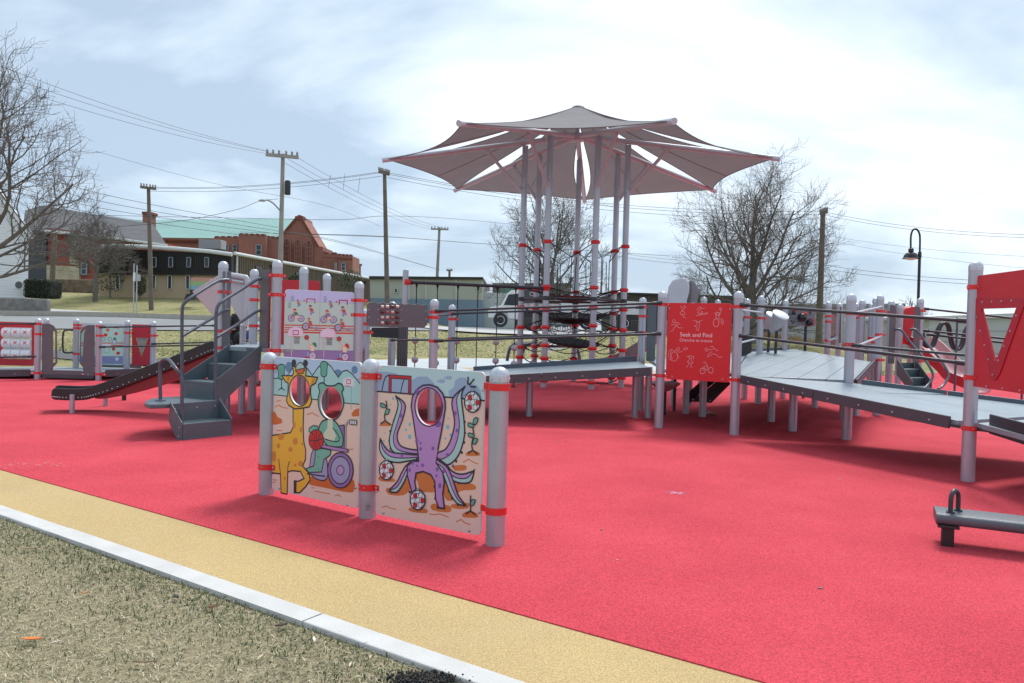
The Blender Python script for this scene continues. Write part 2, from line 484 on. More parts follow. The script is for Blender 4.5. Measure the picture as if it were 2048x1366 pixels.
# ================================================================== SETTING
def terrain(x, y):
    l1 = smooth01((26 - x) / 14); l2 = smooth01((-5 - x) / 12)
    z = l1 * 1.25 * smooth01((y - 33) / 12) + l2 * .13 * max(0, min(y - 47, 15))
    if y > 34: z += .05 * l1 * mnoise.noise(Vector((x * .15, y * .15, 0)))
    return z - .02
def drape_grid(name, xs, ys, dz, m):
    b = B(); nx = len(xs)
    vs = [(x, y, terrain(x, y) + dz) for y in ys for x in xs]
    fs = [(j * nx + i, j * nx + i + 1, (j + 1) * nx + i + 1, (j + 1) * nx + i) for j in range(len(ys) - 1) for i in range(nx - 1)]
    b.add(vs, fs); return b.build(name, m)
def ground_material():
    m = bpy.data.materials.new('spring lawn'); m.use_nodes = True
    N, L = m.node_tree.nodes, m.node_tree.links; b = N['Principled BSDF']; b.inputs['Roughness'].default_value = .95
    b.inputs['Specular IOR Level'].default_value = .1
    tc = N.new('ShaderNodeTexCoord')
    def noise(sc, det, ro=.6):
        n = N.new('ShaderNodeTexNoise'); n.inputs['Scale'].default_value = sc; n.inputs['Detail'].default_value = det; n.inputs['Roughness'].default_value = ro
        L.new(tc.outputs['Object'], n.inputs['Vector']); return n.outputs['Fac']
    r1 = N.new('ShaderNodeValToRGB'); e = r1.color_ramp.elements
    e[0].position = .38; e[0].color = (.125, .15, .05, 1); e[1].position = .64; e[1].color = (.44, .38, .235, 1)
    x = e.new(.5); x.color = (.27, .255, .125, 1)
    mx = N.new('ShaderNodeMix'); mx.data_type = 'FLOAT'; mx.inputs['Factor'].default_value = .55
    L.new(noise(.3, 9, .7), mx.inputs['A']); L.new(noise(7, 8, .75), mx.inputs['B'])
    L.new(mx.outputs['Result'], r1.inputs[0])
    f = noise(90, 4, .8)
    mr = N.new('ShaderNodeMapRange'); mr.inputs['From Min'].default_value = .3; mr.inputs['From Max'].default_value = .7; mr.inputs['To Min'].default_value = .55; mr.inputs['To Max'].default_value = 1.4
    L.new(f, mr.inputs['Value'])
    vm = N.new('ShaderNodeVectorMath'); vm.operation = 'SCALE'; L.new(r1.outputs[0], vm.inputs[0]); L.new(mr.outputs[0], vm.inputs['Scale'])
    L.new(vm.outputs[0], b.inputs['Base Color'])
    bp = N.new('ShaderNodeBump'); bp.inputs['Strength'].default_value = .7; bp.inputs['Distance'].default_value = .04
    L.new(noise(40, 6, .8), bp.inputs['Height']); L.new(bp.outputs[0], b.inputs['Normal'])
    return m
M_LAWN = ground_material()
xs = [-700, -300, -160, -100, -80] + [x * 2 for x in range(-35, 36)] + [80, 100, 160, 300, 700]
ys = [-40, -10] + list(range(0, 32, 4)) + [x for x in range(32, 68)] + [72, 80, 100, 140, 220, 400, 900]
tag(drape_grid('ground', xs, ys, 0, M_LAWN), None, kind='structure')

def sheet(name, poly, z, m, parent=None):
    b = B(); b.prism([V(p[0], p[1], z) for p in poly], (0, 0, -.05))
    o = b.build(name, m, parent, smooth=False)
    if parent is None: tag(o, None, kind='structure')
    return o
def offset(line, d):
    out = []
    for i, p in enumerate(line):
        a, c = line[max(i - 1, 0)], line[min(i + 1, len(line) - 1)]
        t = Vector((c[0] - a[0], c[1] - a[1])).normalized()
        out.append((p[0] - t.y * d, p[1] + t.x * d))
    return out
M_RUBBER = mat('red poured rubber', (.52, .056, .078), rough=.9, var=.09, scale=1.1, bump=.6, bscale=150, spec=.12, speck=.32, sscale=130, dirt=.06)
M_YELLOW = mat('sand yellow poured rubber', (.47, .345, .165), rough=.85, var=.07, scale=.9, bump=.6, bscale=150, spec=.2, speck=.26, sscale=130, dirt=.2)
M_BLUEPAD = mat('pale grey blue poured rubber', (.42, .46, .48), rough=.85, var=.05, scale=.8, bump=.3, bscale=150, spec=.2, speck=.1, sscale=240)
M_CONC = mat('kerb concrete', (.50, .50, .49), rough=.85, var=.08, scale=5, bump=.25, bscale=120, speck=.07, sscale=150, dirt=.2)
M_ASPH = mat('asphalt', (.085, .085, .088), rough=.9, var=.12, scale=.6, bump=.3, bscale=90, speck=.2, sscale=120)
M_ROAD = mat('worn road asphalt', (.22, .23, .235), rough=.9, var=.08, scale=.25, bump=.2, bscale=90, speck=.1)
M_WALK = mat('sidewalk concrete', (.42, .42, .41), rough=.9, var=.08, scale=.4, speck=.08)
# edge lines read off the photograph, carried on past the frame as smooth curves
def edge_line(pa, pb, t0, t1, n=30):
    a, c = at_z(*pa), at_z(*pb); return [(a.x + (c.x - a.x) * t, a.y + (c.y - a.y) * t) for t in [t0 + (t1 - t0) * i / n for i in range(n + 1)]]
red_edge = edge_line((0, 941), (1515, 1366), -1.35, 2.3)
yel_edge = edge_line((0, 1012), (1040, 1366), -1.9, 3.4)
kerb_out = offset(yel_edge, -.125)
sheet('red_rubber_surface', red_edge + [(20, 2), (24, 16), (19.5, 27.5), (17.3, 30.6), (12, 26), (8.5, 23.5), (2, 22.3), (-5, 21.8), (-9, 19.5), (-13.5, 17.3), (-15, 16)], .012, M_RUBBER)
sheet('yellow_rubber_border', yel_edge + red_edge[::-1], .006, M_YELLOW)
pad = [(p.x, p.y) for p in catmull([(-11, 24.5, 0), (-6.5, 27.5, 0), (-2.5, 32.2, 0), (2, 33.2, 0), (7, 31.5, 0), (11, 28, 0), (9.5, 24.5, 0), (2, 21.5, 0), (-6, 21, 0)], 8, True)]
cxp, cyp = 0, 26.5
sheet('yellow_rubber_rim', pad, .002, M_YELLOW)
sheet('grey_blue_rubber_pad', [(cxp + (x - cxp) * .955, cyp + (y - cyp) * .94) for x, y in pad], .006, M_BLUEPAD)
sheet('yellow_rubber_swirl', offset([(-1.5, 24.6), (1.5, 26.2), (5, 25.8)], .5) + offset([(-1.5, 24.6), (1.5, 26.2), (5, 25.8)], -.35)[::-1], .01, M_YELLOW)
# concrete kerb in cast lengths
kroot = B(); kroot.prism([V(x, y, -.02) for x, y in kerb_out] + [V(x, y, -.02) for x, y in yel_edge[::-1]], (0, 0, -.1))
kerb = tag(kroot.build('kerb', M_CONC, smooth=False), None, kind='structure')
step = 3
for i in range(0, len(yel_edge) - 1, step):
    a = yel_edge[i:i + step + 1]; c = kerb_out[i:i + step + 1]
    if len(a) < 2: break
    def sh(p, q, d): t = (Vector(q) - Vector(p)).normalized(); return tuple(Vector(p) + t * d)
    a = [sh(a[0], a[1], .003)] + a[1:-1] + [sh(a[-1], a[-2], .003)]
    c = [sh(c[0], c[1], .003)] + c[1:-1] + [sh(c[-1], c[-2], .003)]
    b = B(); b.prism([V(x, y, .012 + .002 * rnd.random()) for x, y in c] + [V(x, y, .013) for x, y in a[::-1]], (0, 0, -.09))
    b.build('kerb_length', M_CONC, kerb, smooth=False, bevel=.008)
# street, sidewalks and paths draped over the bank
def ribbon(name, line, w, dz, m, parent=None):
    L_ = [(p.x, p.y) for p in catmull([(a, b, 0) for a, b in line], 10)]
    b = B(); k = 6; vs = []
    rows = [offset(L_, w * (j / k - .5)) for j in range(k + 1)]
    for i in range(len(L_)):
        for j in range(k + 1):
            x, y = rows[j][i]; vs.append((x, y, terrain(x, y) + dz))
    fs = [(i * (k + 1) + j, i * (k + 1) + j + 1, (i + 1) * (k + 1) + j + 1, (i + 1) * (k + 1) + j) for i in range(len(L_) - 1) for j in range(k)]
    b.add(vs, fs); o = b.build(name, m, parent)
    if parent is None: tag(o, None, kind='structure')
    return o
road_line = [(-70, 38), (-45, 40), (-25, 42), (-8, 44.5), (6, 47.5), (18, 52), (40, 62)]
ribbon('road', road_line, 6.4, .05, M_ROAD)
def kerb_line(name, line, w, h, m):
    L_ = [(p.x, p.y) for p in catmull([(a, b, 0) for a, b in line], 8)]
    b = B()
    for i in range(len(L_) - 1):
        p, q = L_[i], L_[i + 1]
        b.bar((p[0], p[1], terrain(*p) + .05 + h / 2), (q[0], q[1], terrain(*q) + .05 + h / 2), w, h)
    return tag(b.build(name, m), None, kind='structure')
kerb_line('street_kerb', offset(road_line, 3.3)[:4], .25, .3, mat('old kerb concrete', (.40, .37, .32), rough=.9, var=.1))
ribbon('sidewalk', [(-46, 53), (-34, 50.5), (-24, 48.6), (-14, 48.2), (-6, 49.4)], 1.6, .07, M_WALK)
ribbon('sidewalk', [(-14, 47.2), (-7, 44.8), (-2, 42.2), (4, 42.6), (12, 46)], 1.5, .09, M_WALK)
ribbon('driveway', [(-30, 45), (-26, 46.5), (-21.5, 48.5)], 2.6, .06, M_ASPH)
# asphalt path that winds through the lawn behind the low ramp
ribbon('path', [(-30, 33), (-22, 30), (-17, 27.5), (-12.5, 24.2), (-9, 22.5), (-6, 22.8)], 2.4, .03, M_ASPH)
# ---------------------------------------------------------------- foreground lawn, real blades
def inside(p, poly):
    x, y = p; c = False
    for i in range(len(poly)):
        (x0, y0), (x1, y1) = poly[i], poly[i - 1]
        if (y0 > y) != (y1 > y) and x < (x1 - x0) * (y - y0) / (y1 - y0) + x0: c = not c
    return c
ko = np.array(kerb_out)
def blades(name, n, cols, label, hmin, hmax, wmin, wmax, lay, near=None, seed=1, xr=(-5.2, .45), yr=(1.55, 6.6)):
    g = np.random.default_rng(seed)
    P = np.column_stack([g.uniform(xr[0], xr[1], n), g.uniform(yr[0], yr[1], n)])
    d = np.full(n, 1e9); side = np.zeros(n)
    for i in range(len(ko) - 1):
        a, c = ko[i], ko[i + 1]; e = c - a; t = np.clip(((P - a) @ e) / (e @ e), 0, 1)
        q = a + t[:, None] * e; dd = np.linalg.norm(P - q, axis=1)
        cr = e[0] * (P[:, 1] - a[1]) - e[1] * (P[:, 0] - a[0])
        m_ = dd < d; d = np.where(m_, dd, d); side = np.where(m_, cr, side)
    ok = (side < 0)
    clump = np.sin(P[:, 0] * 7.3 + 2 * np.sin(P[:, 1] * 5.1)) * np.sin(P[:, 1] * 8.7 + 1.7 * np.sin(P[:, 0] * 4.3))
    if near is not None: ok &= (g.random(n) < np.exp(-d / near) * 2.2 + np.where(clump > .2, .42, .14))
    # only ground that the picture can show
    ok &= (np.abs(P[:, 0]) < P[:, 1] * .74) & (d < 2.9)
    P, d = P[ok], d[ok]; n = len(P)
    h = g.uniform(hmin, hmax, n); w = g.uniform(wmin, wmax, n); a = g.uniform(0, 2 * np.pi, n); l = g.uniform(lay[0], lay[1], n); b_ = a + g.uniform(-.9, .9, n)
    base = np.column_stack([P, np.full(n, -.022)])
    sx = np.column_stack([-np.sin(a), np.cos(a), np.zeros(n)]) * w[:, None] / 2
    mid = base + np.column_stack([np.cos(a) * np.sin(l) * .55, np.sin(a) * np.sin(l) * .55, np.cos(l) * .6]) * h[:, None]
    tip = base + np.column_stack([np.cos(b_) * np.sin(l + .35), np.sin(b_) * np.sin(l + .35), np.cos(l + .35) * .9]) * h[:, None]
    vs = np.stack([base - sx, base + sx, mid + sx * .8, mid - sx * .8, tip], 1).reshape(-1, 3)
    k = np.arange(n)[:, None] * 5
    fs = np.concatenate([k + np.array([[0, 1, 2, 3]])], 0).tolist() + (k + np.array([[3, 2, 4]])).tolist()
    me = bpy.data.meshes.new(name); me.from_pydata(vs.tolist(), [], fs)
    for c in cols: me.materials.append(c)
    mi = g.integers(0, len(cols), n); me.polygons.foreach_set('material_index', np.concatenate([mi, mi]).astype('i')); me.update()
    return tag(link(name, me), label, 'grass', kind='stuff')
dry = [mat('dry straw %d' % i, c, rough=.8, var=.15, scale=30, spec=.2) for i, c in enumerate([(.56, .48, .33), (.47, .40, .27), (.66, .58, .43), (.30, .25, .16), (.42, .39, .25)])]
grn = [mat('grass blade %d' % i, c, rough=.7, var=.15, scale=30, spec=.25) for i, c in enumerate([(.055, .095, .03), (.08, .125, .04), (.10, .14, .05), (.045, .075, .028)])]
blades('dry_grass', 200000, dry, 'dry straw coloured winter grass beside the concrete kerb', .028, .07, .0019, .004, (.8, 1.5), seed=3)
blades('green_grass', 120000, grn, 'short green grass sprouting along the concrete kerb', .025, .06, .003, .0055, (.25, 1.2), near=.13, seed=5)
sheet('dry_lawn_soil', kerb_out + [(6, -4), (-6, -3), (-14, 4)], -.012, mat('straw thatch and soil', (.12, .105, .06), rough=.95, col2=(.32, .27, .16), scale=45, bump=.8, bscale=120, speck=.4, sscale=160))
# litter lying on the dry grass
def litter(px, py, ln, wd, th, col, name, label, rz, group=None):
    p = at_z(px, py, -.02); b = B(); k = 9
    pts = [(ln * (i / (k - 1) - .5), wd * math.sin(math.pi * (i + .35) / (k - .3)) * (.8 + .3 * rnd.random())) for i in range(k)]
    poly = [(x, y / 2) for x, y in pts] + [(x, -y / 2) for x, y in pts[::-1]]
    c, s_ = math.cos(rz), math.sin(rz)
    b.prism([V(p.x + x * c - y * s_, p.y + x * s_ + y * c, .012) for x, y in poly], (0, 0, th))
    tag(b.build(name, mat('litter ' + col, col, rough=.7, var=.2, scale=40), smooth=False, bevel=.001), label, cat='litter' if 'chip' not in name else 'wood chip', group=group)
litter(64, 1292, .085, .026, .004, '#cf6f33', 'orange_leaf', 'bright orange leaf lying in the dry grass at lower left', .1)
litter(170, 1198, .035, .018, .004, '#b5774a', 'brown_leaf', 'small tan leaf near the kerb on the left', .4)
litter(424, 1226, .04, .03, .005, '#6b3a26', 'brown_leaf', 'dark reddish brown leaf in the middle of the dry grass', 1.2)
litter(628, 1294, .055, .012, .006, '#d8d2c4', 'wood_chip', 'pale upright sliver of wood beside the kerb', 1.9)
litter(110, 1300, .05, .01, .005, '#c9bfae', 'wood_chip', 'pale bark sliver right of the orange leaf', .8)
litter(60, 1107, .10, .012, .006, '#a98f70', 'wood_chip', 'long tan twig near the left edge of the dry grass', .35)
litter(292, 1340, .085, .008, .005, '#7d6a55', 'wood_chip', 'thin grey brown twig at the bottom of the dry grass', .1)
litter(562, 1264, .06, .025, .006, '#3a2f28', 'brown_leaf', 'dark curled leaf tucked against the kerb edge', .6)
litter(352, 1206, .05, .025, .006, '#2d2622', 'brown_leaf', 'blackish leaf scrap near the kerb between two leaves', 2.4)
for i, (x, y) in enumerate([(206, 1140), (48, 1175), (520, 1330), (250, 1250), (700, 1345), (740, 1330)]):
    litter(x, y, rnd.uniform(.03, .055), .008, .004, '#c3b496', 'wood_chip', 'tiny pale chip scattered in the dry grass', rnd.uniform(0, 3), 'pale chips scattered in the grass')
# black rubber crumbs spilled over the kerb at the bottom edge
b = B(); g = random.Random(4)
for i in range(1500):
    p = at_z(848 + g.gauss(0, 34), 1368 + abs(g.gauss(0, 14)) - 12 + g.uniform(-6, 10), -.015)
    s_ = g.uniform(.003, .008)
    b.box((p.x, p.y, g.uniform(-.015, .012)), (s_ * 1.6, s_, s_), 0 if g.random() < .8 else 1, M=Matrix.Rotation(g.uniform(0, 6), 3, (g.random(), g.random(), g.random() + .1)))
tag(b.build('rubber_crumbs', [mat('black rubber crumb', (.014, .014, .016), rough=.8, var=.3, scale=60), mat('brown crumb', (.07, .05, .035), rough=.9, var=.3, scale=60)], smooth=False), 'black rubber crumbs spilled on the grass by the kerb', 'crumbs', kind='stuff')
# chalk smear and scuffs on the red rubber are thin irregular flakes
def smear(px, py, a, c, col, name, label):
    p = at_z(px, py, .012); g = random.Random(px); b = B()
    for i in range(46):
        x, y = p.x + g.gauss(0, a), p.y + g.gauss(0, c); r = g.uniform(.002, .009)
        b.prism([V(x + r * (1.6 + .5 * g.random()) * math.cos(t), y + r * math.sin(t) * (.6 + .6 * g.random()), .013) for t in [k * 1.0472 for k in range(6)]], (0, 0, .0006 + i * 1e-5))
    tag(b.build(name, mat('chalk ' + col, col, rough=.9, var=.1), smooth=False), label, 'chalk mark', kind='stuff')
smear(1352, 986, .04, .025, '#c98fa8', 'chalk_mark', 'faint lilac chalk smear in the middle of the red rubber')
smear(60, 930, .16, .10, '#c99a88', 'sand_patch', 'pale sand dusting on the red rubber at left')
for i, (x, y) in enumerate([(1117, 884), (1131, 884), (1679, 958), (1806, 959), (1203, 1060), (1235, 1121), (1587, 931), (1641, 1177)]):
    p = at_z(x, y, .012); b = B(); r = rnd.uniform(.006, .012)
    b.prism([V(p.x + r * math.cos(t) * (1 + .5 * rnd.random()), p.y + r * math.sin(t), .0125) for t in [k * .9 for k in range(7)]], (0, 0, .004))
    tag(b.build('grit', mat('grit %d' % (i % 3), [(.34, .16, .15), (.12, .06, .06), (.42, .26, .23)][i % 3], var=.2), smooth=False), 'tiny speck of grit lying on the red rubber', 'grit', 'specks of grit on the red rubber')

# tufts that give the farther lawns their texture
def tufts(name, n, label, cols, seed):
    g = np.random.default_rng(seed); x = g.uniform(-40, 16, n); y = 21.5 + 27 * g.random(n) ** 1.3
    ok = (np.abs(x) < y * .72)
    ok &= ~((x > -11.5) & (x < 11.5) & (y < 33.4)) & ~((y < 23) & (x > -14))
    rl = np.interp(x, [-45, -25, -8, 6, 18], [40, 42, 44.5, 47.5, 52]); ok &= np.abs(y - rl) > 3.5
    pl = np.interp(x, [-30, -22, -17, -12.5, -9, -6], [33, 30, 27.5, 24.2, 22.5, 22.8]); ok &= ~((np.abs(y - pl) < 1.6) & (x < -5))
    sl = np.interp(x, [-14, -7, -2, 4, 12], [47.2, 44.8, 42.2, 42.6, 46]); ok &= ~((np.abs(y - sl) < 1.1) & (x > -14))
    x, y = x[ok], y[ok]; n = len(x); vs, fs = [], []
    h = g.uniform(.02, .06, n); w = g.uniform(.02, .05, n); a = g.uniform(0, 3.14, n); dx = g.normal(0, .05, n)
    for i in range(n):
        z = terrain(x[i], y[i]) - .005; c, s_ = math.cos(a[i]) * w[i], math.sin(a[i]) * w[i]
        vs += [(x[i] - c, y[i] - s_, z), (x[i] + c, y[i] + s_, z), (x[i] + dx[i], y[i] + dx[i] * .5, z + h[i])]; fs.append((3 * i, 3 * i + 1, 3 * i + 2))
    me = bpy.data.meshes.new(name); me.from_pydata(vs, [], fs)
    for c in cols: me.materials.append(c)
    patch = np.sin(x * .5 + 2 * np.sin(y * .31)) + np.sin(y * .7 + x * .23) + g.normal(0, .9, n)
    me.polygons.foreach_set('material_index', np.clip(((patch + 2) / 4 * len(cols)).astype('i'), 0, len(cols) - 1)); me.update()
    return tag(link(name, me), label, 'grass', kind='stuff')
tufts('lawn_grass', 52000, 'patchy green and straw lawn between the playground and the street', grn[1:3] + [mat('olive tuft', (.20, .19, .08), rough=.9, var=.2)] + [mat('dull tuft %d' % i, c, rough=.9, var=.2) for i, c in enumerate([(.24, .22, .105), (.27, .245, .125), (.22, .195, .095)])], 9)
# ================================================================== FOREGROUND CUT-OUT PANEL STAND
fp = [V(-1.955, 6.097, 0), V(-1.012, 5.449, 0), V(-.074, 4.851, 0)]
stand = thing('cutout_panel_stand', 'three silver posts holding two cartoon panels with oval face holes, on red rubber', 'play panel', (fp[1].x, fp[1].y, 0))
def ang(a, c): return math.atan2(c[1] - a[1], c[0] - a[0])
a01, a12 = ang(fp[0], fp[1]), ang(fp[1], fp[2])
post(stand, fp[0].x, fp[0].y, 1.16, [(1.045, a01), (.235, a01)])
p2 = post(stand, fp[1].x, fp[1].y, 1.16, [(1.035, a12), (.235, a12)])
post(stand, fp[2].x, fp[2].y, 1.16, [(1.03, a12 + math.pi), (.235, a12 + math.pi)])
fr1 = Frame(fp[0], fp[1]); fr2 = Frame(fp[1], fp[2])
def zc(x, y): return (480 + x / 3.177, 680 + y / 3.177)
TH = .016
def conv(fr, w): return lambda x, y: fr.px(*zc(x, y), w=w)
W0 = TH / 2 + .0006
c1, c2 = conv(fr1, W0), conv(fr2, W0)
LW = .0115; K = '#2b2a36'
# --- panel one
h1 = [c1(378, 322), c1(578, 400)]
hole_g = ellipse(h1[0][0], h1[0][1], abs(c1(441, 322)[0] - c1(315, 322)[0]) / 2, abs(c1(378, 228)[1] - c1(378, 416)[1]) / 2, 32)
hole_f = ellipse(h1[1][0], h1[1][1], abs(c1(650, 400)[0] - c1(508, 400)[0]) / 2, abs(c1(578, 297)[1] - c1(578, 503)[1]) / 2, 32)
u0, v1 = c1(218, 104); u1, v0 = c1(740, 1070)
u1 = c1(766, 400)[0]; u0 = c1(210, 500)[0]
out1 = rounded(u0, v0, u1, v1, .035)
pan1 = panel(stand, fr1, out1, M_EDGE, [hole_g, hole_f], TH)
tag(pan1, 'cartoon panel with giraffe and frog in a wheelchair')
pr = Print(fr1, W0, [hole_g, hole_f], c1)
SKYB, HILL, SAND, ORG, TEAL, YEL, PUR, LPUR, DBL = '#b0c6e2', '#a2cccd', '#dfc2b4', '#c8662c', '#5fa697', '#e2ae36', '#8d6aa6', '#9a97bd', '#5f84a8'
e = .006
full = rounded(u0 + e, v0 + e, u1 - e, v1 - e, .03)
pr.fill(full, SAND, raw=True)
def topband(fr, u0, u1, v1, pts, cv):
    return [(u0 + e, v1 - .03)] + [(u0 + .035, v1 - e), (u1 - .035, v1 - e), (u1 - e, v1 - .035)] + [cv(*p) for p in pts]
pr.fill(topband(fr1, u0, u1, v1, [(757, 408), (600, 395), (480, 378), (215, 348)], c1), SKYB, raw=True)
hills = [(217, 348), (217, 245), (270, 215), (322, 232), (385, 150), (460, 225), (545, 138), (625, 238), (668, 190), (715, 215), (762, 275), (757, 408), (600, 395), (480, 378)]
pr.dot(310, 172, 22, 34, DBL); pr.dot(622, 208, 24, 22, DBL); pr.dot(728, 190, 20, 26, DBL)
pr.fill(hills, HILL)
pr.line([(217, 245), (255, 240), (300, 225), (335, 180), (385, 150)], LW * .7, K, 3)
pr.line([(385, 150), (425, 178), (460, 225), (500, 170), (545, 138), (580, 170), (625, 238), (650, 200), (680, 192), (712, 215), (762, 275)], LW * .8, K)
pr.line([(215, 348), (480, 378), (600, 395), (757, 408)], LW * .7, K)
for tx, ty, k in ((262, 200, 1.0), (533, 182, 1.0)):     # trees
    pr.line([(tx + 2, ty + 45), (tx + 2, ty + 112)], LW * .9, K)
    pr.shape([(tx - 24, ty - 20), (tx - 14, ty - 42), (tx + 6, ty - 46), (tx + 24, ty - 32), (tx + 20, ty + 2), (tx + 18, ty + 40), (tx, ty + 52), (tx - 18, ty + 40), (tx - 18, ty + 4)], TEAL, LW * .7, K, 4)
pr.line([(244, 320), (264, 302), (284, 320)], LW * .7, K)
# hoop
pr.line([(708, 290), (705, 438)], .007, '#9aa4b8')
pr.fill([(652, 290), (655, 252), (690, 232), (725, 250), (729, 296)], '#d4d3e2'); pr.line([(678, 252), (702, 252), (702, 277), (678, 277)], .006, '#c4202b', closed=True); pr.line([(668, 292), (700, 294)], .007, '#c8662c')
# clouds of sand, scribbles
pr.fill([(208, 460), (225, 462), (240, 490), (262, 500), (268, 525), (240, 535), (208, 532)], ORG, 3); pr.fill([(758, 432), (725, 445), (708, 470), (716, 486), (757, 484)], ORG)
pr.fill([(430, 868), (560, 880), (700, 880), (727, 905), (725, 955), (690, 968), (520, 935), (440, 915)], ORG, 3)
for a in ([(222, 425), (248, 412), (262, 425), (305, 434)], [(425, 475), (460, 462), (478, 475), (500, 485)], [(232, 388), (258, 386)], [(232, 574), (266, 576)], [(455, 938), (475, 941)], [(475, 960), (570, 977)], [(605, 990), (625, 982), (642, 996)], [(205, 888), (235, 890)], [(205, 903), (225, 905)], [(695, 694), (718, 694)]):
    pr.line(a, .006, ORG)
# giraffe
body = [(207, 606), (280, 595), (322, 588), (338, 555), (338, 430), (405, 430), (402, 545), (405, 640), (418, 700), (416, 760), (398, 800), (440, 850), (445, 890), (420, 930), (380, 970), (345, 970), (345, 895), (372, 898), (408, 880), (385, 835), (330, 830), (304, 838), (300, 980), (262, 972), (258, 850), (205, 845)]
pr.fill(body, YEL); pr.line(body[1:-1], LW, K); pr.line([(207, 606), (280, 595)], LW, K); pr.line([(258, 850), (205, 845)], LW, K); pr.line([(247, 757), (258, 850)], LW * .8, K); pr.line([(316, 772), (306, 800), (304, 838)], LW * .8, K)
pr.fill([(345, 895), (361, 896), (359, 972), (345, 970)], K)
for x, y, a, c in ((345, 540, 10, 22), (352, 643, 16, 23), (245, 672, 12, 17), (322, 695, 14, 16), (262, 615, 20, 22), (217, 740, 14, 36), (385, 785, 16, 18), (352, 795, 9, 10), (388, 570, 8, 18), (285, 880, 5, 12), (398, 660, 6, 10)):
    pr.dot(x, y, a, c, '#c98034')
head = [(335, 228), (342, 205), (335, 165), (357, 172), (357, 200), (402, 205), (410, 172), (424, 178), (417, 228), (494, 238), (480, 275), (452, 290), (448, 330), (456, 390), (440, 425), (400, 432), (350, 438), (310, 415), (296, 385), (305, 340), (308, 275), (288, 262), (268, 226)]
pr.shape(head, YEL, LW, K)
pr.fill([(300, 240), (318, 236), (312, 262), (300, 258)], '#c98034'); pr.fill([(462, 246), (484, 243), (474, 272), (452, 280)], '#c98034')
pr.shape([(358, 200), (360, 165), (385, 142), (410, 168), (410, 198)], '#a9c3c4', LW * .7, K, 3); pr.shape([(358, 190), (410, 178), (404, 212), (366, 216)], ORG, LW * .6, K)
for x, y in ((343, 145), (417, 147)): pr.dot(x, y, 15, 22, K)
pr.line([(p[0], p[1]) for p in ellipse(*h1[0], 0.001, 0.001)][:0] or ellipse(h1[0][0], h1[0][1], (max(p[0] for p in hole_g) - h1[0][0]) + .006, (max(p[1] for p in hole_g) - h1[0][1]) + .006, 40), .009, K, closed=True, raw=True)
# frog in the wheelchair
FR = '#6fae9c'
pr.shape([(500, 300), (503, 280), (530, 272), (552, 290), (600, 290), (625, 275), (650, 285), (658, 312), (648, 335), (660, 380), (655, 430), (625, 490), (580, 510), (530, 485), (503, 430), (498, 370), (508, 330)], FR, LW, K, 3)
pr.shape([(448, 772), (446, 830), (465, 870), (515, 892), (548, 885), (560, 840), (540, 720), (470, 690)], LPUR, LW * .8, K, 2)
pr.shape([(630, 545), (662, 540), (665, 690), (630, 690)], PUR, LW * .7, K)
pr.shape([(525, 515), (585, 505), (625, 540), (655, 610), (655, 660), (640, 680), (560, 672), (535, 640), (500, 620), (500, 570)], FR, LW, K, 2)
pr.fill([(560, 505), (590, 505), (592, 560), (612, 610), (600, 640), (540, 630), (530, 600), (556, 560)], '#c9cdb6')
pr.line([(592, 560), (625, 600), (632, 640), (595, 645), (540, 628)], LW * .8, K, 2)
pr.shape([(480, 690), (530, 690), (580, 700), (575, 730), (535, 760), (520, 838), (440, 842), (420, 818), (470, 800), (480, 740)], FR, LW * .8, K)
for x, y, a, c in ((486, 790, 4, 6), (500, 740, 4, 6), (640, 620, 4, 6), (618, 575, 3, 5), (530, 560, 3, 5), (500, 820, 4, 5)): pr.dot(x, y, a, c, '#4c8f7e')
pr.line([(518, 672), (600, 690), (685, 703)], .030, K); pr.line([(518, 672), (600, 690), (682, 703)], .018, '#a57db9')
pr.line([(670, 690), (672, 545), (690, 518), (742, 522)], .017, K); pr.line([(670, 690), (672, 545), (690, 518), (742, 522)], .008, '#b9bccb')
pr.shape([(700, 507), (742, 510), (742, 540), (700, 535)], '#d0cfd6', LW * .6, K)
for x in (714, 728): pr.line([(x, 510), (x, 538)], .006, K)
pr.shape([(462, 548), (470, 542), (480, 548), (492, 545), (498, 560), (500, 580), (462, 592), (440, 582), (442, 560)], FR, LW * .7, K)
pr.dot(486, 634, 49, 68, K, 28); pr.dot(486, 634, 44, 62, '#c41a26', 28)
for a in ([(486, 572), (489, 634), (486, 696)], [(442, 634), (486, 640), (530, 625)], [(455, 585), (478, 620), (470, 680)], [(520, 585), (500, 630), (512, 678)]): pr.line(a, LW * .65, K, 3)
pr.line([(430, 850), (470, 856), (540, 865)], .010, K)
for a, c, co in ((84, 117, K), (77, 108, PUR), (64, 91, K), (58, 83, LPUR), (26, 33, K), (21, 27, '#b48fc4')): pr.dot(640, 827, a, c, co, 40)
pr.build(pan1)
bb = B(); bolts(bb, [fr1.P(*c1(*p), TH / 2) for p in ((757, 245), (228, 200), (735, 940), (212, 835), (250, 943), (683, 1048))], fr1.n, .010, 0); bb.build('bolt_row', M_BOLT, pan1)['kind'] = 'stuff'
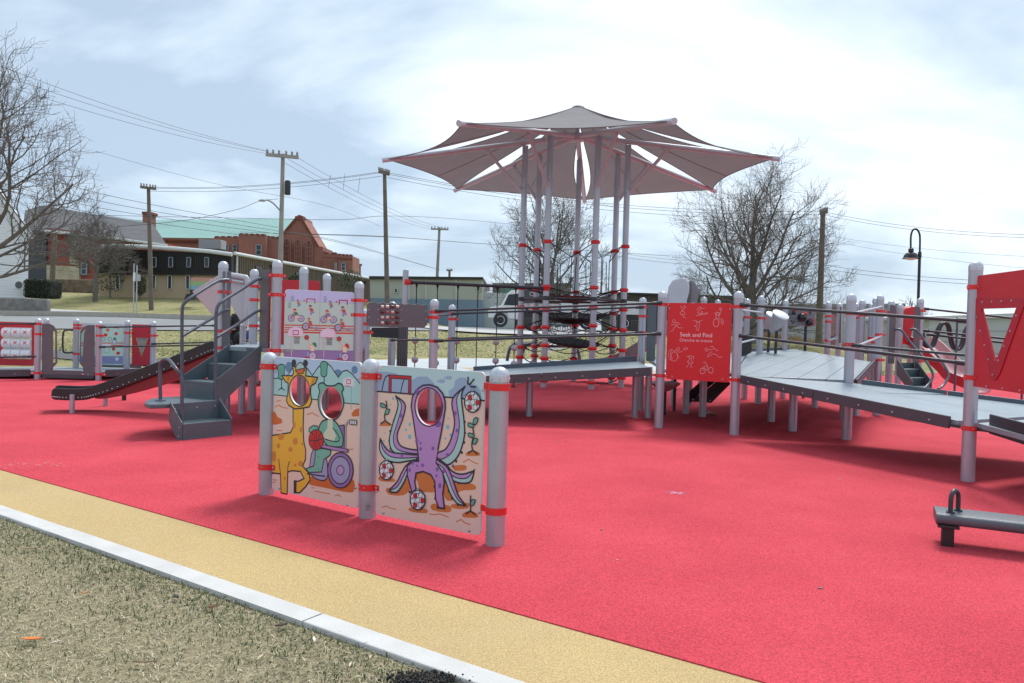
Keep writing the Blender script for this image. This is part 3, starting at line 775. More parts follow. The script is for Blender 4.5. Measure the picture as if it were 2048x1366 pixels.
# --- panel two
hc = c2(1200, 425); hw = abs(c2(1283, 425)[0] - c2(1116, 425)[0]) / 2; hh = abs(c2(1200, 308)[1] - c2(1200, 542)[1]) / 2
hole_o = ellipse(*hc, hw, hh, 40)
u0 = c2(872, 600)[0]; v1 = c2(872, 158)[1]; u1 = c2(1545, 600)[0]; v0 = c2(1500, 1240)[1]
pan2 = panel(stand, fr2, rounded(u0, v0, u1, v1, .035), M_EDGE, [hole_o], TH)
tag(pan2, 'cartoon panel with purple octopus juggling footballs')
pr = Print(fr2, W0, [hole_o], c2)
pr.fill(rounded(u0 + e, v0 + e, u1 - e, v1 - e, .03), SAND, raw=True)
SKY2, CL = '#b3cfd6', '#95a8c8'
pr.fill([(u0 + e, v1 - .03), (u0 + .035, v1 - e), (u1 - .035, v1 - e), (u1 - e, v1 - .035)] + [c2(*p) for p in ((1553, 386), (1300, 362), (1090, 344), (870, 326))], SKY2, raw=True)
pr.fill([(872, 325), (872, 205), (930, 200), (990, 212), (1080, 262), (1130, 232), (1190, 232), (1235, 275), (1240, 358), (1000, 336)], CL)
pr.fill([(1330, 366), (1325, 325), (1360, 300), (1365, 262), (1395, 238), (1432, 240), (1462, 280), (1500, 285), (1530, 320), (1535, 384)], CL)
pr.line([(870, 326), (1090, 344), (1300, 362), (1553, 386)], LW, K)
for x, y in ((1282, 262), (1326, 240)): pr.dot(x, y, 22, 13, CL); pr.fill([(x - 18, y), (x - 30, y - 9), (x - 29, y + 9)], CL)
# goal
pr.line([(902, 322), (912, 270), (925, 235), (945, 222), (1085, 232)], LW * .8, K); pr.line([(1022, 332), (1032, 280), (1045, 245)], LW * .7, K)
pr.line([(953, 328), (955, 232), (1080, 240), (1078, 338)], .030, K); pr.line([(953, 328), (955, 232), (1080, 240), (1078, 338)], .017, '#b9202c')
# orange ground
for q in ([(890, 865), (975, 880), (980, 900), (890, 895)], [(935, 940), (1010, 940), (1075, 870), (1085, 940), (1040, 985), (960, 985), (930, 965)], [(1110, 840), (1190, 832), (1240, 870), (1250, 960), (1150, 960), (1130, 905)], [(1290, 900), (1360, 900), (1480, 915), (1495, 950), (1400, 960), (1345, 1020), (1300, 1000)], [(1080, 1065), (1180, 1072), (1185, 1100), (1085, 1090)], [(1225, 1040), (1335, 1055), (1330, 1095), (1222, 1080)], [(1345, 1045), (1450, 1035), (1445, 1070), (1360, 1070)], [(1360, 800), (1430, 795), (1435, 825), (1365, 830)], [(890, 535), (920, 520), (958, 530), (960, 545), (890, 545)], [(1440, 715), (1480, 700), (1520, 715), (1520, 735), (1440, 735)], [(1420, 1100), (1465, 1085), (1510, 1105), (1505, 1128), (1420, 1125)]): pr.fill(q, '#c8743c', 3)
for a in ([(905, 1062), (935, 1055), (955, 1068), (990, 1075)], [(1205, 1105), (1245, 1110), (1265, 1103), (1325, 1125)], [(1375, 1155), (1405, 1140), (1430, 1162), (1462, 1172)], [(1420, 775), (1455, 757), (1480, 775), (1512, 787)]): pr.line(a, .006, ORG)
# bubbles
for x, y, r_ in ((1078, 615, 12), (1080, 535, 9), (1054, 570, 7), (1320, 553, 12), (1337, 603, 8), (1306, 625, 6), (974, 372, 7), (956, 410, 5), (928, 680, 7), (915, 640, 5), (922, 590, 4), (1322, 498, 5), (1326, 665, 5)): pr.dot(x, y, r_ * .85, r_ * 1.25, '#6fb3d8')
# octopus: back arms first
OC, OL, OD = '#b488c4', '#a3c6c6', '#7f55a0'
def arm(outer, inner, pale=None, suck=()):
    for x, y in suck: pr.dot(x, y, 7, 9, K)
    poly = outer + inner[::-1]
    pp = [(p.x, p.y) for p in catmull([(x, y, 0) for x, y in outer], 5)] + [(p.x, p.y) for p in catmull([(x, y, 0) for x, y in inner], 5)][::-1]
    pr.fill(pp, OC)
    if pale:
        mid = [((o[0] + i[0]) / 2, (o[1] + i[1]) / 2) for o, i in zip(outer, inner)]
        a_ = [(p.x, p.y) for p in catmull([(x, y, 0) for x, y in (outer if pale == 1 else inner)], 5)]
        m_ = [(p.x, p.y) for p in catmull([(x, y, 0) for x, y in mid], 5)]
        pr.fill(a_ + m_[::-1], OL); pr.line(m_, LW * .7, K)
    pr.line(pp, LW, K, closed=True)
arm([(990, 355), (1005, 420), (970, 540), (950, 640), (975, 710), (1060, 740), (1130, 745)], [(992, 357), (1050, 410), (1035, 500), (1000, 600), (1015, 665), (1065, 690), (1135, 700)], 1, [(1002, 470), (978, 515), (956, 580), (950, 640), (958, 690)])
arm([(1430, 296), (1408, 360), (1425, 520), (1425, 620), (1390, 730), (1330, 790), (1260, 780)], [(1428, 298), (1350, 380), (1365, 520), (1345, 620), (1310, 690), (1262, 715), (1250, 728)], 1, [(1412, 450), (1428, 520), (1430, 590), (1425, 650), (1410, 715), (1375, 770)])
arm([(892, 628), (890, 700), (930, 760), (1000, 778), (1060, 770), (1120, 760)], [(895, 632), (930, 690), (975, 715), (1040, 722), (1090, 728), (1140, 730)], 1, [(893, 680), (915, 735), (965, 775)])
arm([(1490, 825), (1470, 895), (1420, 910), (1360, 895), (1300, 850), (1240, 770)], [(1486, 832), (1430, 850), (1385, 850), (1345, 830), (1310, 790), (1250, 745)], 1, [(1472, 885), (1435, 908), (1390, 908)])
arm([(950, 960), (1000, 965), (1045, 900), (1075, 830), (1120, 790), (1180, 790)], [(952, 950), (1000, 900), (1030, 840), (1060, 795), (1110, 765), (1180, 755)], 1, [(965, 965), (1008, 950), (1035, 910)])
arm([(1435, 1050), (1385, 1040), (1340, 980), (1310, 900), (1280, 830), (1230, 790)], [(1432, 1045), (1390, 990), (1365, 920), (1340, 850), (1310, 800), (1245, 755)], 1, [(1425, 1050), (1385, 1045), (1350, 1005), (1328, 960)])
# body and front arms
bodyo = [(1090, 420), (1098, 360), (1125, 315), (1165, 288), (1208, 285), (1255, 300), (1290, 340), (1305, 390), (1305, 440), (1285, 560), (1262, 680), (1245, 775), (1290, 840), (1300, 900), (1290, 980), (1300, 1070), (1265, 1065), (1245, 1010), (1240, 900), (1215, 855), (1165, 835), (1120, 845), (1112, 900), (1120, 950), (1095, 970), (1085, 930), (1065, 860), (1065, 800), (1100, 770), (1138, 770), (1130, 690), (1112, 560)]
for x, y in ((1080, 965), (1290, 1065), (1258, 1062), (1243, 1005), (1238, 930), (1115, 850), (1135, 840)): pr.dot(x, y, 7, 9, K)
pr.fill(bodyo, OC); pr.line(bodyo, LW * 1.05, K, closed=True)
pr.fill([(1140, 690), (1258, 700), (1242, 785), (1142, 780)], OC)
for x, y, a, c in ((1260, 533, 22, 22), (1225, 535, 10, 12), (1150, 655, 7, 9), (1150, 692, 10, 12), (1228, 688, 10, 12), (1125, 640, 9, 18), (1130, 330, 12, 22), (1285, 420, 10, 28), (1163, 795, 10, 12), (1100, 782, 8, 11), (1128, 798, 6, 8), (1255, 822, 10, 14), (1272, 925, 11, 18), (1080, 825, 8, 14), (1250, 862, 7, 10), (1300, 830, 9, 16), (1025, 480, 7, 12), (1370, 465, 8, 14), (1030, 735, 8, 8), (1355, 800, 8, 10), (1380, 575, 7, 12), (1320, 730, 9, 12)): pr.dot(x, y, a, c, OD)
# ring round the hole
pr.line(ellipse(hc[0], hc[1], hw + .006, hh + .006, 44), .008, K, closed=True, raw=True)
# plants
def leaf(x, y, dx, dy):
    pr.shape([(x, y), (x + dx * .2 - dy * .35, y + dy * .2 + dx * .35), (x + dx, y + dy), (x + dx * .6 + dy * .4, y + dy * .6 - dx * .4)], TEAL, LW * .6, K, 3)
for st, lv in (([(930, 388), (935, 430), (920, 480), (925, 512)], [(922, 430, -24, -30), (925, 468, 28, -26)]), ([(1500, 492), (1482, 540), (1486, 600), (1475, 660), (1480, 700)], [(1485, 530, 30, -32), (1482, 555, -28, -30), (1485, 618, -30, -28), (1482, 655, 30, -26)]), ([(1468, 990), (1466, 1030), (1468, 1070), (1466, 1085)], [(1468, 1045, 30, -28)])):
    pr.line(st, LW * .8, K, 4)
    x, y = st[-1]; pr.line([(x - 28, y + 18), (x, y), (x + 30, y + 24)], LW * .8, K)
    for l in lv: leaf(*l)
# burst and footballs
for a in ([(1452, 238), (1450, 280)], [(1488, 250), (1460, 285)], [(1468, 296), (1498, 298)]): pr.line(a, LW * .9, K)
def football(x, y, a, c):
    pr.dot(x, y, a, c, K, 32); pr.dot(x, y, a * .88, c * .9, '#d9dbe2', 32)
    hexa = [(-.3, -.4), (.35, -.45), (-.62, .1), (.02, .02), (.62, .05), (-.3, .52), (.32, .5), (0, -.85), (-.75, -.4), (.8, -.45), (0, .9)]
    for i, (hx, hy) in enumerate(hexa):
        if hx * hx + hy * hy > .75: continue
        q = [(x + (hx + .27 * math.cos(t)) * a, y + (hy + .27 * math.sin(t)) * c) for t in [k * math.pi / 3 + .3 for k in range(6)]]
        pr.fill(q, '#c41a26' if i in (0, 4, 5) else '#d9dbe2'); pr.line(q, LW * .32, K, closed=True)
    pr.line([(x + a * .93 * math.cos(t), y + c * .94 * math.sin(t)) for t in [k * 2 * math.pi / 30 for k in range(30)]], LW * .8, K, closed=True)
football(1480, 393, 54, 70); football(934, 826, 48, 64); football(1133, 1015, 51, 66)
pr.build(pan2)
bb = B(); bolts(bb, [fr2.P(*c2(*p), TH / 2) for p in ((880, 260), (1545, 318), (866, 962), (1522, 1095), (912, 1098), (1456, 1212))], fr2.n, .010, 0); bb.build('bolt_row', M_BOLT, pan2)['kind'] = 'stuff'
# small maker's mark on the middle post: a few dark lines on a curved sticker
b = B()
ct = fp[1]; d0 = math.atan2(-ct.y, -ct.x)
for i in range(6):
    z = .075 + i * .009; wv = [.10, .2, .26, .26, .22, .14][i]
    pts = [V(ct.x + .0642 * math.cos(d0 + wv * t), ct.y + .0642 * math.sin(d0 + wv * t), z) for t in (-1, -.5, 0, .5, 1)]
    b.path(pts, .0013, 4)
b.build('printed_mark', ink('#3b3b45'), p2)
# ================================================================== CANOPY NET TOWER
CC = V(1.4756, 18.756, 0); CR, CZT, CROT, CRR = 4.72, 5.3535, -.1379, 1.281
TA = [R(a) + CROT for a in (192.86, 244.29, 295.71, 347.14, 38.57, 90, 141.43)]
def ring(a, r, z): return V(CC.x + r * math.cos(a), CC.y + r * math.sin(a), z)
tower = thing('canopy_net_tower', 'tall tower of seven silver poles with grey shade sails and black climbing nets', 'climbing tower', (CC.x, CC.y, 0))
M_SAIL = mat('grey shade cloth', (.215, .212, .218), rough=.9, var=.05, scale=1.2, bump=.08, bscale=400)
def sail_material():
    m = M_SAIL; N, L = m.node_tree.nodes, m.node_tree.links; b = N['Principled BSDF']
    t = N.new('ShaderNodeBsdfTranslucent'); mx = N.new('ShaderNodeMixShader'); mx.inputs[0].default_value = .22
    L.new(b.inputs['Base Color'].links[0].from_socket, t.inputs['Color'])
    o = N['Material Output']; L.new(b.outputs[0], mx.inputs[1]); L.new(t.outputs[0], mx.inputs[2]); L.new(mx.outputs[0], o.inputs[0])
sail_material()
apex = V(CC.x, CC.y, 6.90)
HUBZ = 6.14
poles = []
CLZ = [3.42, 2.37, 1.87, 1.44, .96, .66, .2]
for i, a in enumerate(TA):
    p = ring(a, CRR, 0); frac = CRR / CR
    topz = HUBZ + (CZT - HUBZ) * frac - .07
    o = link('pole', post_mesh(round(topz, 3), .073)); place(o, p); attach(o, tower); poles.append(o)
    b = B(); b.lathe([(.074, 0), (.098, 0), (.098, .03), (.074, .03)], V(p.x, p.y, 4.83 + .04 * math.sin(3 * i)), 20); b.build('flange', M_POST, o)
    for k, z in enumerate(CLZ):
        z += .05 * math.sin(i * 2.1 + k * 1.3) * (0 if k < 2 else 1)
        b = B(); b.lathe([(.07, 0), (.095, .004), (.108, .03), (.108, .06), (.095, .086), (.07, .09)], V(p.x, p.y, z - .045), 18)
        b.build('rope_collar', M_RED, o)
# rafters, struts, sails
tips = []
M_ARM = mat('lavender grey rafter paint', (.50, .51, .57), rough=.4, var=.04, scale=5)
for i, a in enumerate(TA):
    tip = ring(a, CR, CZT); tips.append(tip)
    b = B(); b.tube(ring(a, .12, HUBZ), tip, .062, 16); b.lathe([(.066, 0), (.066, .03)], tip, 16, 0, Vector((0, 0, 1)).rotation_difference((tip - apex).normalized()).to_matrix())
    b.build('rafter', M_ARM, tower)
    d = (tip - ring(a, .12, HUBZ)); s0 = ring(a, CRR + .04, 4.95 - .25); s1 = ring(a, 2.25, HUBZ + (CZT - HUBZ) * (2.25 / CR) - .04)
    b = B(); b.tube(s0, s1, .042, 12); b.bar(s0 - (s1 - s0).normalized() * .02, s0 + (s1 - s0).normalized() * .12, .1, .05); b.bar(s1 - (s1 - s0).normalized() * .12, s1, .1, .05)
    b.build('strut', M_ARM, tower)
b = B(); b.lathe([(.13, 0), (.17, .03), (.17, .16), (.13, .2)], V(CC.x, CC.y, HUBZ - .12), 20); b.tube(V(CC.x, CC.y, HUBZ), apex - V(0, 0, .03), .05, 12); b.lathe([(.16, 0), (.14, .03), (.05, .05), (1e-6, .055)], apex - V(0, 0, .05), 16); b.build('hub', M_ARM, tower)
for i in range(7):
    A, C = tips[i], tips[(i + 1) % 7]
    a0, a1 = TA[i], TA[(i + 1) % 7]
    if a1 < a0: a1 += 2 * math.pi
    n, m_ = 12, 12; b = B(); vs = []
    for j in range(n + 1):
        t = .03 + .95 * j / n
        for k in range(m_ + 1):
            s_ = k / m_
            L0 = apex.lerp(A, t); L1 = apex.lerp(C, t)
            # edges held along the rafters lower third, free edge sags inwards
            p = L0.lerp(L1, s_)
            bow = 4 * s_ * (1 - s_)
            inw = bow * t * t * .085
            p = p.lerp(V(CC.x, CC.y, p.z), inw)
            # sails hang between a raised and a lowered side
            p.z -= bow * t * .03 + 4 * .13 * t * (1 - t)
            # side edges curve in so that light gaps open beside each rafter
            e_ = math.sin(math.pi * min(1, t)) * .22
            p = p + (L1 - L0) * ((.5 - s_) * e_)
            vs.append(p)
    fs = [(j * (m_ + 1) + k, j * (m_ + 1) + k + 1, (j + 1) * (m_ + 1) + k + 1, (j + 1) * (m_ + 1) + k) for j in range(n) for k in range(m_)]
    b.add(vs, fs); sl = b.build('shade_sail', M_SAIL, tower, angle=180)
    hem = B(); hem.path([vs[n * (m_ + 1) + k] for k in range(m_ + 1)], .011, 6); hem.path([vs[j * (m_ + 1)] for j in range(n + 1)], .011, 6); hem.path([vs[j * (m_ + 1) + m_] for j in range(n + 1)], .011, 6)
    hem.build('hem', mat('sail hem', (.17, .15, .15), rough=.9), sl)
    mid = m_ // 2; sm = B(); sm.path([vs[j * (m_ + 1) + mid] - V(0, 0, .012) for j in range(2, n + 1)], .008, 5); sm.build('seam', mat('sail seam', (.26, .235, .23), rough=.9), sl)
    for e_i, tp in ((0, A), (m_, C)):
        q = vs[n * (m_ + 1) + e_i]; cb = B(); cb.path([q, q.lerp(tp, .5) + V(0, 0, .01), tp], .007, 6); cb.build('shackle', M_BOLT, sl)
# ropes
def rope(parent, pts, r=.011, name='rope', sag=0.0):
    pts = [Vector(p) for p in pts]
    if len(pts) == 2 and sag:
        pts = [pts[0].lerp(pts[1], t) - V(0, 0, 4 * sag * t * (1 - t)) for t in [i / 8 for i in range(9)]]
    b = B(); b.path(pts, r, 6); return b.build(name, M_ROPE, parent)
def pin(i, z, r=.1):
    a = TA[i % 7]; p = ring(a, CRR - r, z); return p
ORD = 7
junc = {}
for z, drop, nm in ((3.42, .32, 'upper'), (2.37, .12, 'low')):
    J = []
    for i in range(7):
        A, C = pin(i, z), pin(i + 1, z); m_ = A.lerp(C, .5); m_ = m_.lerp(V(CC.x, CC.y, m_.z), .16); m_.z = z - drop - .05 * math.sin(i * 3)
        J.append(m_); rope(tower, [A, m_]); rope(tower, [m_, C])
    junc[z] = J
for i in range(7):
    rope(tower, [junc[3.42][i], junc[2.37][i]]); q = junc[3.42][i].lerp(junc[3.42][(i + 1) % 7], .16); q2 = junc[2.37][i].lerp(junc[2.37][(i + 1) % 7], .12); rope(tower, [q, q2])
def dish(z, r, dip, m, name, tilt=(0, 0), hole=None, off=(0, 0)):
    b = B(); c = V(CC.x + off[0], CC.y + off[1], z)
    n = 28; rows = [r * k for k in (1, .85, .6, .35, .1)] if not hole else [r * k for k in (1, .85, .7, .5, .35)]
    M3 = Matrix.Rotation(tilt[0], 3, 'X') @ Matrix.Rotation(tilt[1], 3, 'Y')
    prof = [(q, -dip * (1 - (q / r) ** 2)) for q in rows] + [(q, -dip * (1 - (q / r) ** 2) - .035) for q in rows[::-1]]
    prof.append(prof[0]); b.lathe(prof, c, n, 0, M3)
    o = b.build(name, m, tower)
    return o, [c + M3 @ V(r * math.cos(t), r * math.sin(t), 0) for t in TA]
d1, e1 = dish(2.20, .62, .10, mat('dark red webbing', (.22, .018, .02), rough=.7, var=.15, scale=20), 'net_seat')
d2, e2 = dish(1.66, .62, .12, M_ROPE, 'net_seat')
d3, e3 = dish(1.10, .70, .12, M_ROPE, 'net_seat', tilt=(R(7), R(5)), hole=True)
tag(d1, 'dark red round seat of the net'); tag(d3, 'black ring seat with an open middle')
for i in range(7):
    for E_, zs in ((e1, (2.37, 2.12)), (e2, (1.87, 1.44)), (e3, (1.44, .96))):
        for z in zs:
            for k in (-1, 0, 1): rope(tower, [pin(i, z), E_[(i + k) % 7]] if k == 0 else [pin(i, z), E_[(i + k) % 7].lerp(E_[i], .6)], .008)
    for z, sg in ((1.87, .10), (1.44, .12), (.96, .14), (.66, .12)): rope(tower, [pin(i, z), pin(i + 1, z)], .011, sag=sg)
    if i not in (1,): rope(tower, [pin(i, .2), pin(i + 1, .2)], .011, sag=.08)
# black tubular ring of handholds
for z in (2.10,):
    for i in range(7):
        A, C = ring(TA[i], CRR, z), ring(TA[(i + 1) % 7], CRR, z); b = B(); b.tube(A, C, .030, 12); b.lathe([(.075, -.05), (.085, -.04), (.085, .04), (.075, .05)], A, 14); b.build('ring_bar', M_BLACKRAIL, tower)
# chute that leaves the tower on the right
M_CHUTE = mat('taupe grey slide', (.27, .245, .25), rough=.4, var=.06, scale=3)
def trough(root, pts, wid, hgt, m, name='chute', up=None, m2=None):
    """open U-shaped slide swept along pts"""
    C = catmull(pts, 6); b = B(); prof = [(-wid / 2 - .03, hgt), (-wid / 2, hgt), (-wid / 2 + .05, .04), (-wid / 4, 0), (wid / 4, 0), (wid / 2 - .05, .04), (wid / 2, hgt), (wid / 2 + .03, hgt), (wid / 2 + .03, .0), (wid / 4, -.04), (-wid / 4, -.04), (-wid / 2 - .03, .0)]
    n = len(prof); base = 0; vs = []
    for i, p in enumerate(C):
        t = (C[min(i + 1, len(C) - 1)] - C[max(i - 1, 0)]).normalized(); s_ = t.cross(V(0, 0, 1)).normalized(); u = s_.cross(t)
        vs += [p + s_ * x + u * y for x, y in prof]
    fs = [(i * n + j, i * n + (j + 1) % n, (i + 1) * n + (j + 1) % n, (i + 1) * n + j) for i in range(len(C) - 1) for j in range(n)]
    mi = [1 if (m2 and j >= 7) else 0 for i in range(len(C) - 1) for j in range(n)]
    b.add(vs, fs); b.m = mi; b.add([vs[j] for j in range(n)], [tuple(range(n))]); b.add([vs[(len(C) - 1) * n + j] for j in range(n)], [tuple(range(n))])
    return b.build(name, [m, m2 or m], root)
slide_g = thing('tower_slide', 'taupe grey curved slide coming down beside the net tower', 'slide', (3.0, 17.6, 0))
trough(slide_g, [V(4.55, 19.3, 1.62), V(4.1, 19.2, 1.45), V(3.55, 19.3, 1.02), V(2.9, 19.6, .55), V(2.3, 20.0, .36), V(1.9, 20.3, .34)], .62, .24, M_CHUTE, 'chute')
rpath(slide_g, [V(3.75, 19.0, .0), V(3.78, 19.0, .35), V(3.66, 19.05, .62), V(3.5, 19.2, .85)], .035, M_GREYRAIL, 'leg')
rpath(slide_g, [V(4.5, 19.0, .0), V(4.5, 19.1, .6), V(4.4, 19.2, 1.3)], .035, M_GREYRAIL, 'leg')
# ================================================================== OVERHEAD BEAM WITH HANGING BALL ROPES
beam = thing('ball_rope_beam', 'dark overhead beam with hanging ropes and grey balls left of the net tower', 'rope climber', (-2.4, 16.8, 0))
post(beam, -2.40, 16.8, 2.60, [], cap=False); 
b = B(); b.lathe([(.0635, 0), (.05, .012), (1e-6, .014)], V(-2.4, 16.8, 2.60), 20); b.build('post_top', M_CAP, beam)
bA, bC = V(-2.36, 16.8, 2.34), ring(TA[1], CRR, 2.33)
rail(beam, bA, bC, .038, M_BLACKRAIL, name='beam')
for p in (bA, bC):
    b = B(); b.lathe([(.078, -.06), (.085, -.05), (.085, .05), (.078, .06)], p, 18); b.build('clamp', M_RED, beam)
M_BALL = mat('grey rope ball', (.42, .40, .42), rough=.6, var=.1, scale=12, bump=.2, bscale=60)
for k, px in enumerate((836, 876, 916, 955.5, 994.7, 1032)):
    t = (at_y(px, 575, 17.1).x - bA.x) / (bC.x - bA.x); p = bA.lerp(bC, t)
    b = B(); b.path([p - V(0, 0, .03), p - V(0, 0, .12)], [.035, .012], 10); b.tube(p - V(0, 0, .1), V(p.x, p.y, .04), .011, 8); b.lathe([(.06, 0), (.06, .02), (.02, .035)], V(p.x, p.y, .012), 12)
    hr = b.build('hanging_rope', M_ROPE, beam)
    for z in ((1.05, .62) if k % 2 == 0 else (.92, .55)) if k != 3 else (.16,):
        if k == 3:
            b = B(); b.lathe([(.03, .05), (.2, .04), (.22, 0), (.2, -.04), (.03, -.05)], V(p.x, p.y, z), 20); b.build('rope_disc', M_BALL, hr)
        else:
            b = B(); b.ball((p.x, p.y, z), .078, 16); b.build('ball', M_BALL, hr)
# ================================================================== RAMP STRUCTURE
P1, P2, P3 = V(2.155, 10.917, 0), V(3.095, 10.393, 0), V(4.556, 7.472, 0)
Q1, Q2, P1B = V(-1.149, 11.064, 0), V(-1.056, 13.2, 0), V(2.265, 13.208, 0)
def skirt(root, p0, p1, h=.115, nb=5, toward=None, m=None):
    """charcoal fascia whose TOP edge runs p0-p1"""
    p0, p1 = Vector(p0), Vector(p1); d = (p1 - p0); t = d.normalized(); n = t.cross(V(0, 0, 1)).normalized()
    cdir = V(0, 0, CZ) - (p0 + p1) / 2
    if n.dot(cdir) < 0: n = -n
    b = B(); b.bar(p0 - V(0, 0, h / 2), p1 - V(0, 0, h / 2), .028, h)
    o = b.build('skirt', m or M_SKIRT, root, bevel=.006)
    if nb:
        bb = B(); bolts(bb, [p0 + d * ((i + .5) / nb) - V(0, 0, h * .62) + n * .014 for i in range(nb)], n, .011, 0); bb.build('bolt_row', M_BOLT, o)['kind'] = 'stuff'
    return o
def deck(root, poly, m=None, board=None, width=.30, gap=.006, th=.05, name='deck_board'):
    """poly: convex list of 3D corner points; split into boards along direction board"""
    m = m or M_DECK
    pts = [Vector(p) for p in poly]
    # plane fit z = a x + b y + c through the corners
    A = np.array([[p.x, p.y, 1] for p in pts]); z = np.array([p.z for p in pts]); co = np.linalg.lstsq(A, z, rcond=None)[0]
    zf = lambda x, y: co[0] * x + co[1] * y + co[2]
    P = [Vector((p.x, p.y)) for p in pts]
    t = Vector(board[:2]).normalized(); n = Vector((-t.y, t.x))
    ds = [p.dot(n) for p in P]; lo, hi = min(ds), max(ds); k = max(1, round((hi - lo) / width)); w = (hi - lo) / k
    for i in range(k):
        q = clip_half(P, n * (lo + i * w + gap / 2), n); q = clip_half(q, n * (lo + (i + 1) * w - gap / 2), -n)
        if len(q) < 3: continue
        b = B(); b.prism([V(p.x, p.y, zf(p.x, p.y)) for p in q], (0, 0, -th)); b.build(name, m, root, smooth=False, bevel=.004)
    return zf
def leg(root, x, y, h, r=.055):
    o = link('support_leg', post_mesh(round(h, 3), r)); place(o, (x, y, 0)); attach(o, root); return o
aL = ang(P1, P2)
# ---- left ramp (slopes down to the left)
lr = thing('left_ramp', 'long grey ramp with black handrails running left from the Seek and Find panel', 'ramp', (.5, 12, 0))
zL = lambda x: .875 - (P1.x - x) * .083
f0, f1 = V(2.02, 10.99, 0), V(-1.0, 11.10, 0); g0, g1 = V(2.2, 13.1, 0), V(-.95, 13.05, 0)
for p in (f0, f1, g0, g1): p.z = zL(p.x)
fm, gm = f0.lerp(f1, .45), g0.lerp(g1, .45)
deck(lr, [f0, fm, gm, g0], board=(1, -.03), width=.7, name='deck_plate'); deck(lr, [fm, f1, g1, gm], board=(1, -.03), width=.7, name='deck_plate')
fs0, fs1 = f0 + V(0, -.02, .02), f1 + V(0, -.02, .02); fsm = fs0.lerp(fs1, .52)
skirt(lr, fs0, fsm + V(.003, 0, 0), .125, 4); skirt(lr, fsm - V(.003, 0, 0), fs1, .125, 4)
skirt(lr, g0 + V(-.02, 0, .09), g1 + V(.3, 0, .09), .16, 0, m=M_GREYRAIL)
post(lr, Q1.x, Q1.y, 1.79, [(1.60, 0), (1.52, math.pi), (1.175, 0), (.60, 0)])
post(lr, Q2.x, Q2.y, 1.775, [(1.615, 0), (1.52, 0), (1.17, 0)])
post(lr, P1B.x, P1B.y, 1.99, [(1.82, 0), (1.66, 0), (1.375, 0)])
for x, y in ((2.21, 12.118), (2.0, 12.1), (.3, 11.9), (-.9, 12.1)): leg(lr, x, y, zL(x) - .05)
for z0, z1 in ((1.815, 1.612), (1.372, 1.178)):
    rail(lr, V(P1.x - .02, P1.y - .075, z0), V(Q1.x + .02, Q1.y - .075, z1)); rail(lr, V(P1B.x, P1B.y - .08, z0), V(Q2.x, Q2.y - .08, z1))
b = B(); b.path(catmull([V(.9, 12.6, .74), V(.6, 12.6, .60), V(.2, 12.6, .58), V(-.1, 12.6, .69)], 5), .012, 8); b.build('cable', M_ROPE, lr)
# entry post and rails that turn the corner behind the musical panel
cr = thing('corner_landing', 'grey corner landing with short rails behind the roller counter panel', 'landing', (-1.6, 12.4, 0))
deck(cr, [V(-1.0, 11.12, .625), V(-1.9, 10.55, .625), V(-2.7, 12.2, .625), V(-1.0, 13.05, .625)], board=(.3, 1), width=.7, name='deck_plate')
skirt(cr, V(-1.22, 10.99, .645), V(-1.9, 10.5, .645), .12, 2)
post(cr, -2.05, 12.9, 1.79, [(1.3, 0)])
rail(cr, V(-2.05, 12.85, 1.13), V(Q1.x, Q1.y + .08, 1.19)); rail(cr, V(-1.15, 11.2, 1.55), V(Q2.x, Q2.y, 1.60))
leg(cr, -1.6, 11.6, .57); leg(cr, -2.3, 12.1, .57)
b = B(); fr = Frame((-2.08, 14.0), (-1.60, 14.0))
for k in range(5): b.bar(V(-2.11 + k * .038, 14.0, .1), V(-2.11 + k * .038, 14.0, 1.42), .028, .03, up=(0, 1, 0))
b.box((-2.034, 14.03, .76), (.20, .02, 1.34)); b.build('ribbed_panel', M_GREYPANEL, cr)
# ---- Seek and Find panel
sk = thing('seek_and_find_panel', 'bright red panel reading Seek and Find between two silver posts', 'play panel', (2.6, 10.6, 0))
pp1 = post(sk, P1.x, P1.y, 1.99, [(1.795, aL), (.77, aL)], two=True); pp2 = post(sk, P2.x, P2.y, 1.99, [(1.775, aL + math.pi), (.77, aL + math.pi)], two=True)
frs = Frame(P1, P2); L_ = frs.len
sp = panel(sk, frs, rounded(.085, .725, L_ - .085, 1.82, .035), mat('signal red panel', (.62, .010, .018), rough=.42, var=.03, scale=3, bump=.03, bscale=260), th=.016)
pr = Print(frs, .0086, conv=lambda x, y: frs.px(1300 + x / 6.83, 580 + y / 6.83, w=.0086))
WH = '#e2b9bd'; lw = .0042
def st(*ls):
    for l in ls: pr.line(l, lw, WH)
st([(415, 215), (435, 250), (440, 290), (410, 310), (430, 345), (450, 330), (455, 370), (490, 380)], [(440, 290), (470, 300), (480, 330), (465, 345)], [(450, 240), (470, 215), (490, 235), (465, 255), (440, 290)])
st([(640, 270), (665, 235), (690, 232), (700, 255), (675, 270), (650, 310), (690, 320), (720, 300), (700, 285)], [(625, 345), (640, 350), (780, 325), (785, 310), (660, 335)], [(700, 250), (745, 250)])
st([(880, 310), (905, 330), (900, 380), (925, 395)], [(945, 345), (970, 300), (965, 270)], [(930, 390), (950, 350), (945, 310), (915, 300)])
pr.line([(p[0], p[1]) for p in ellipse(903, 448, 38, 55, 20)], lw * 1.2, WH, closed=True); pr.line(ellipse(965, 260, 16, 16, 12), lw, WH, closed=True); pr.line(ellipse(920, 328, 22, 22, 12), lw, WH, closed=True); st([(940, 400), (990, 395), (1005, 430), (995, 470), (975, 455), (985, 425), (945, 430)])
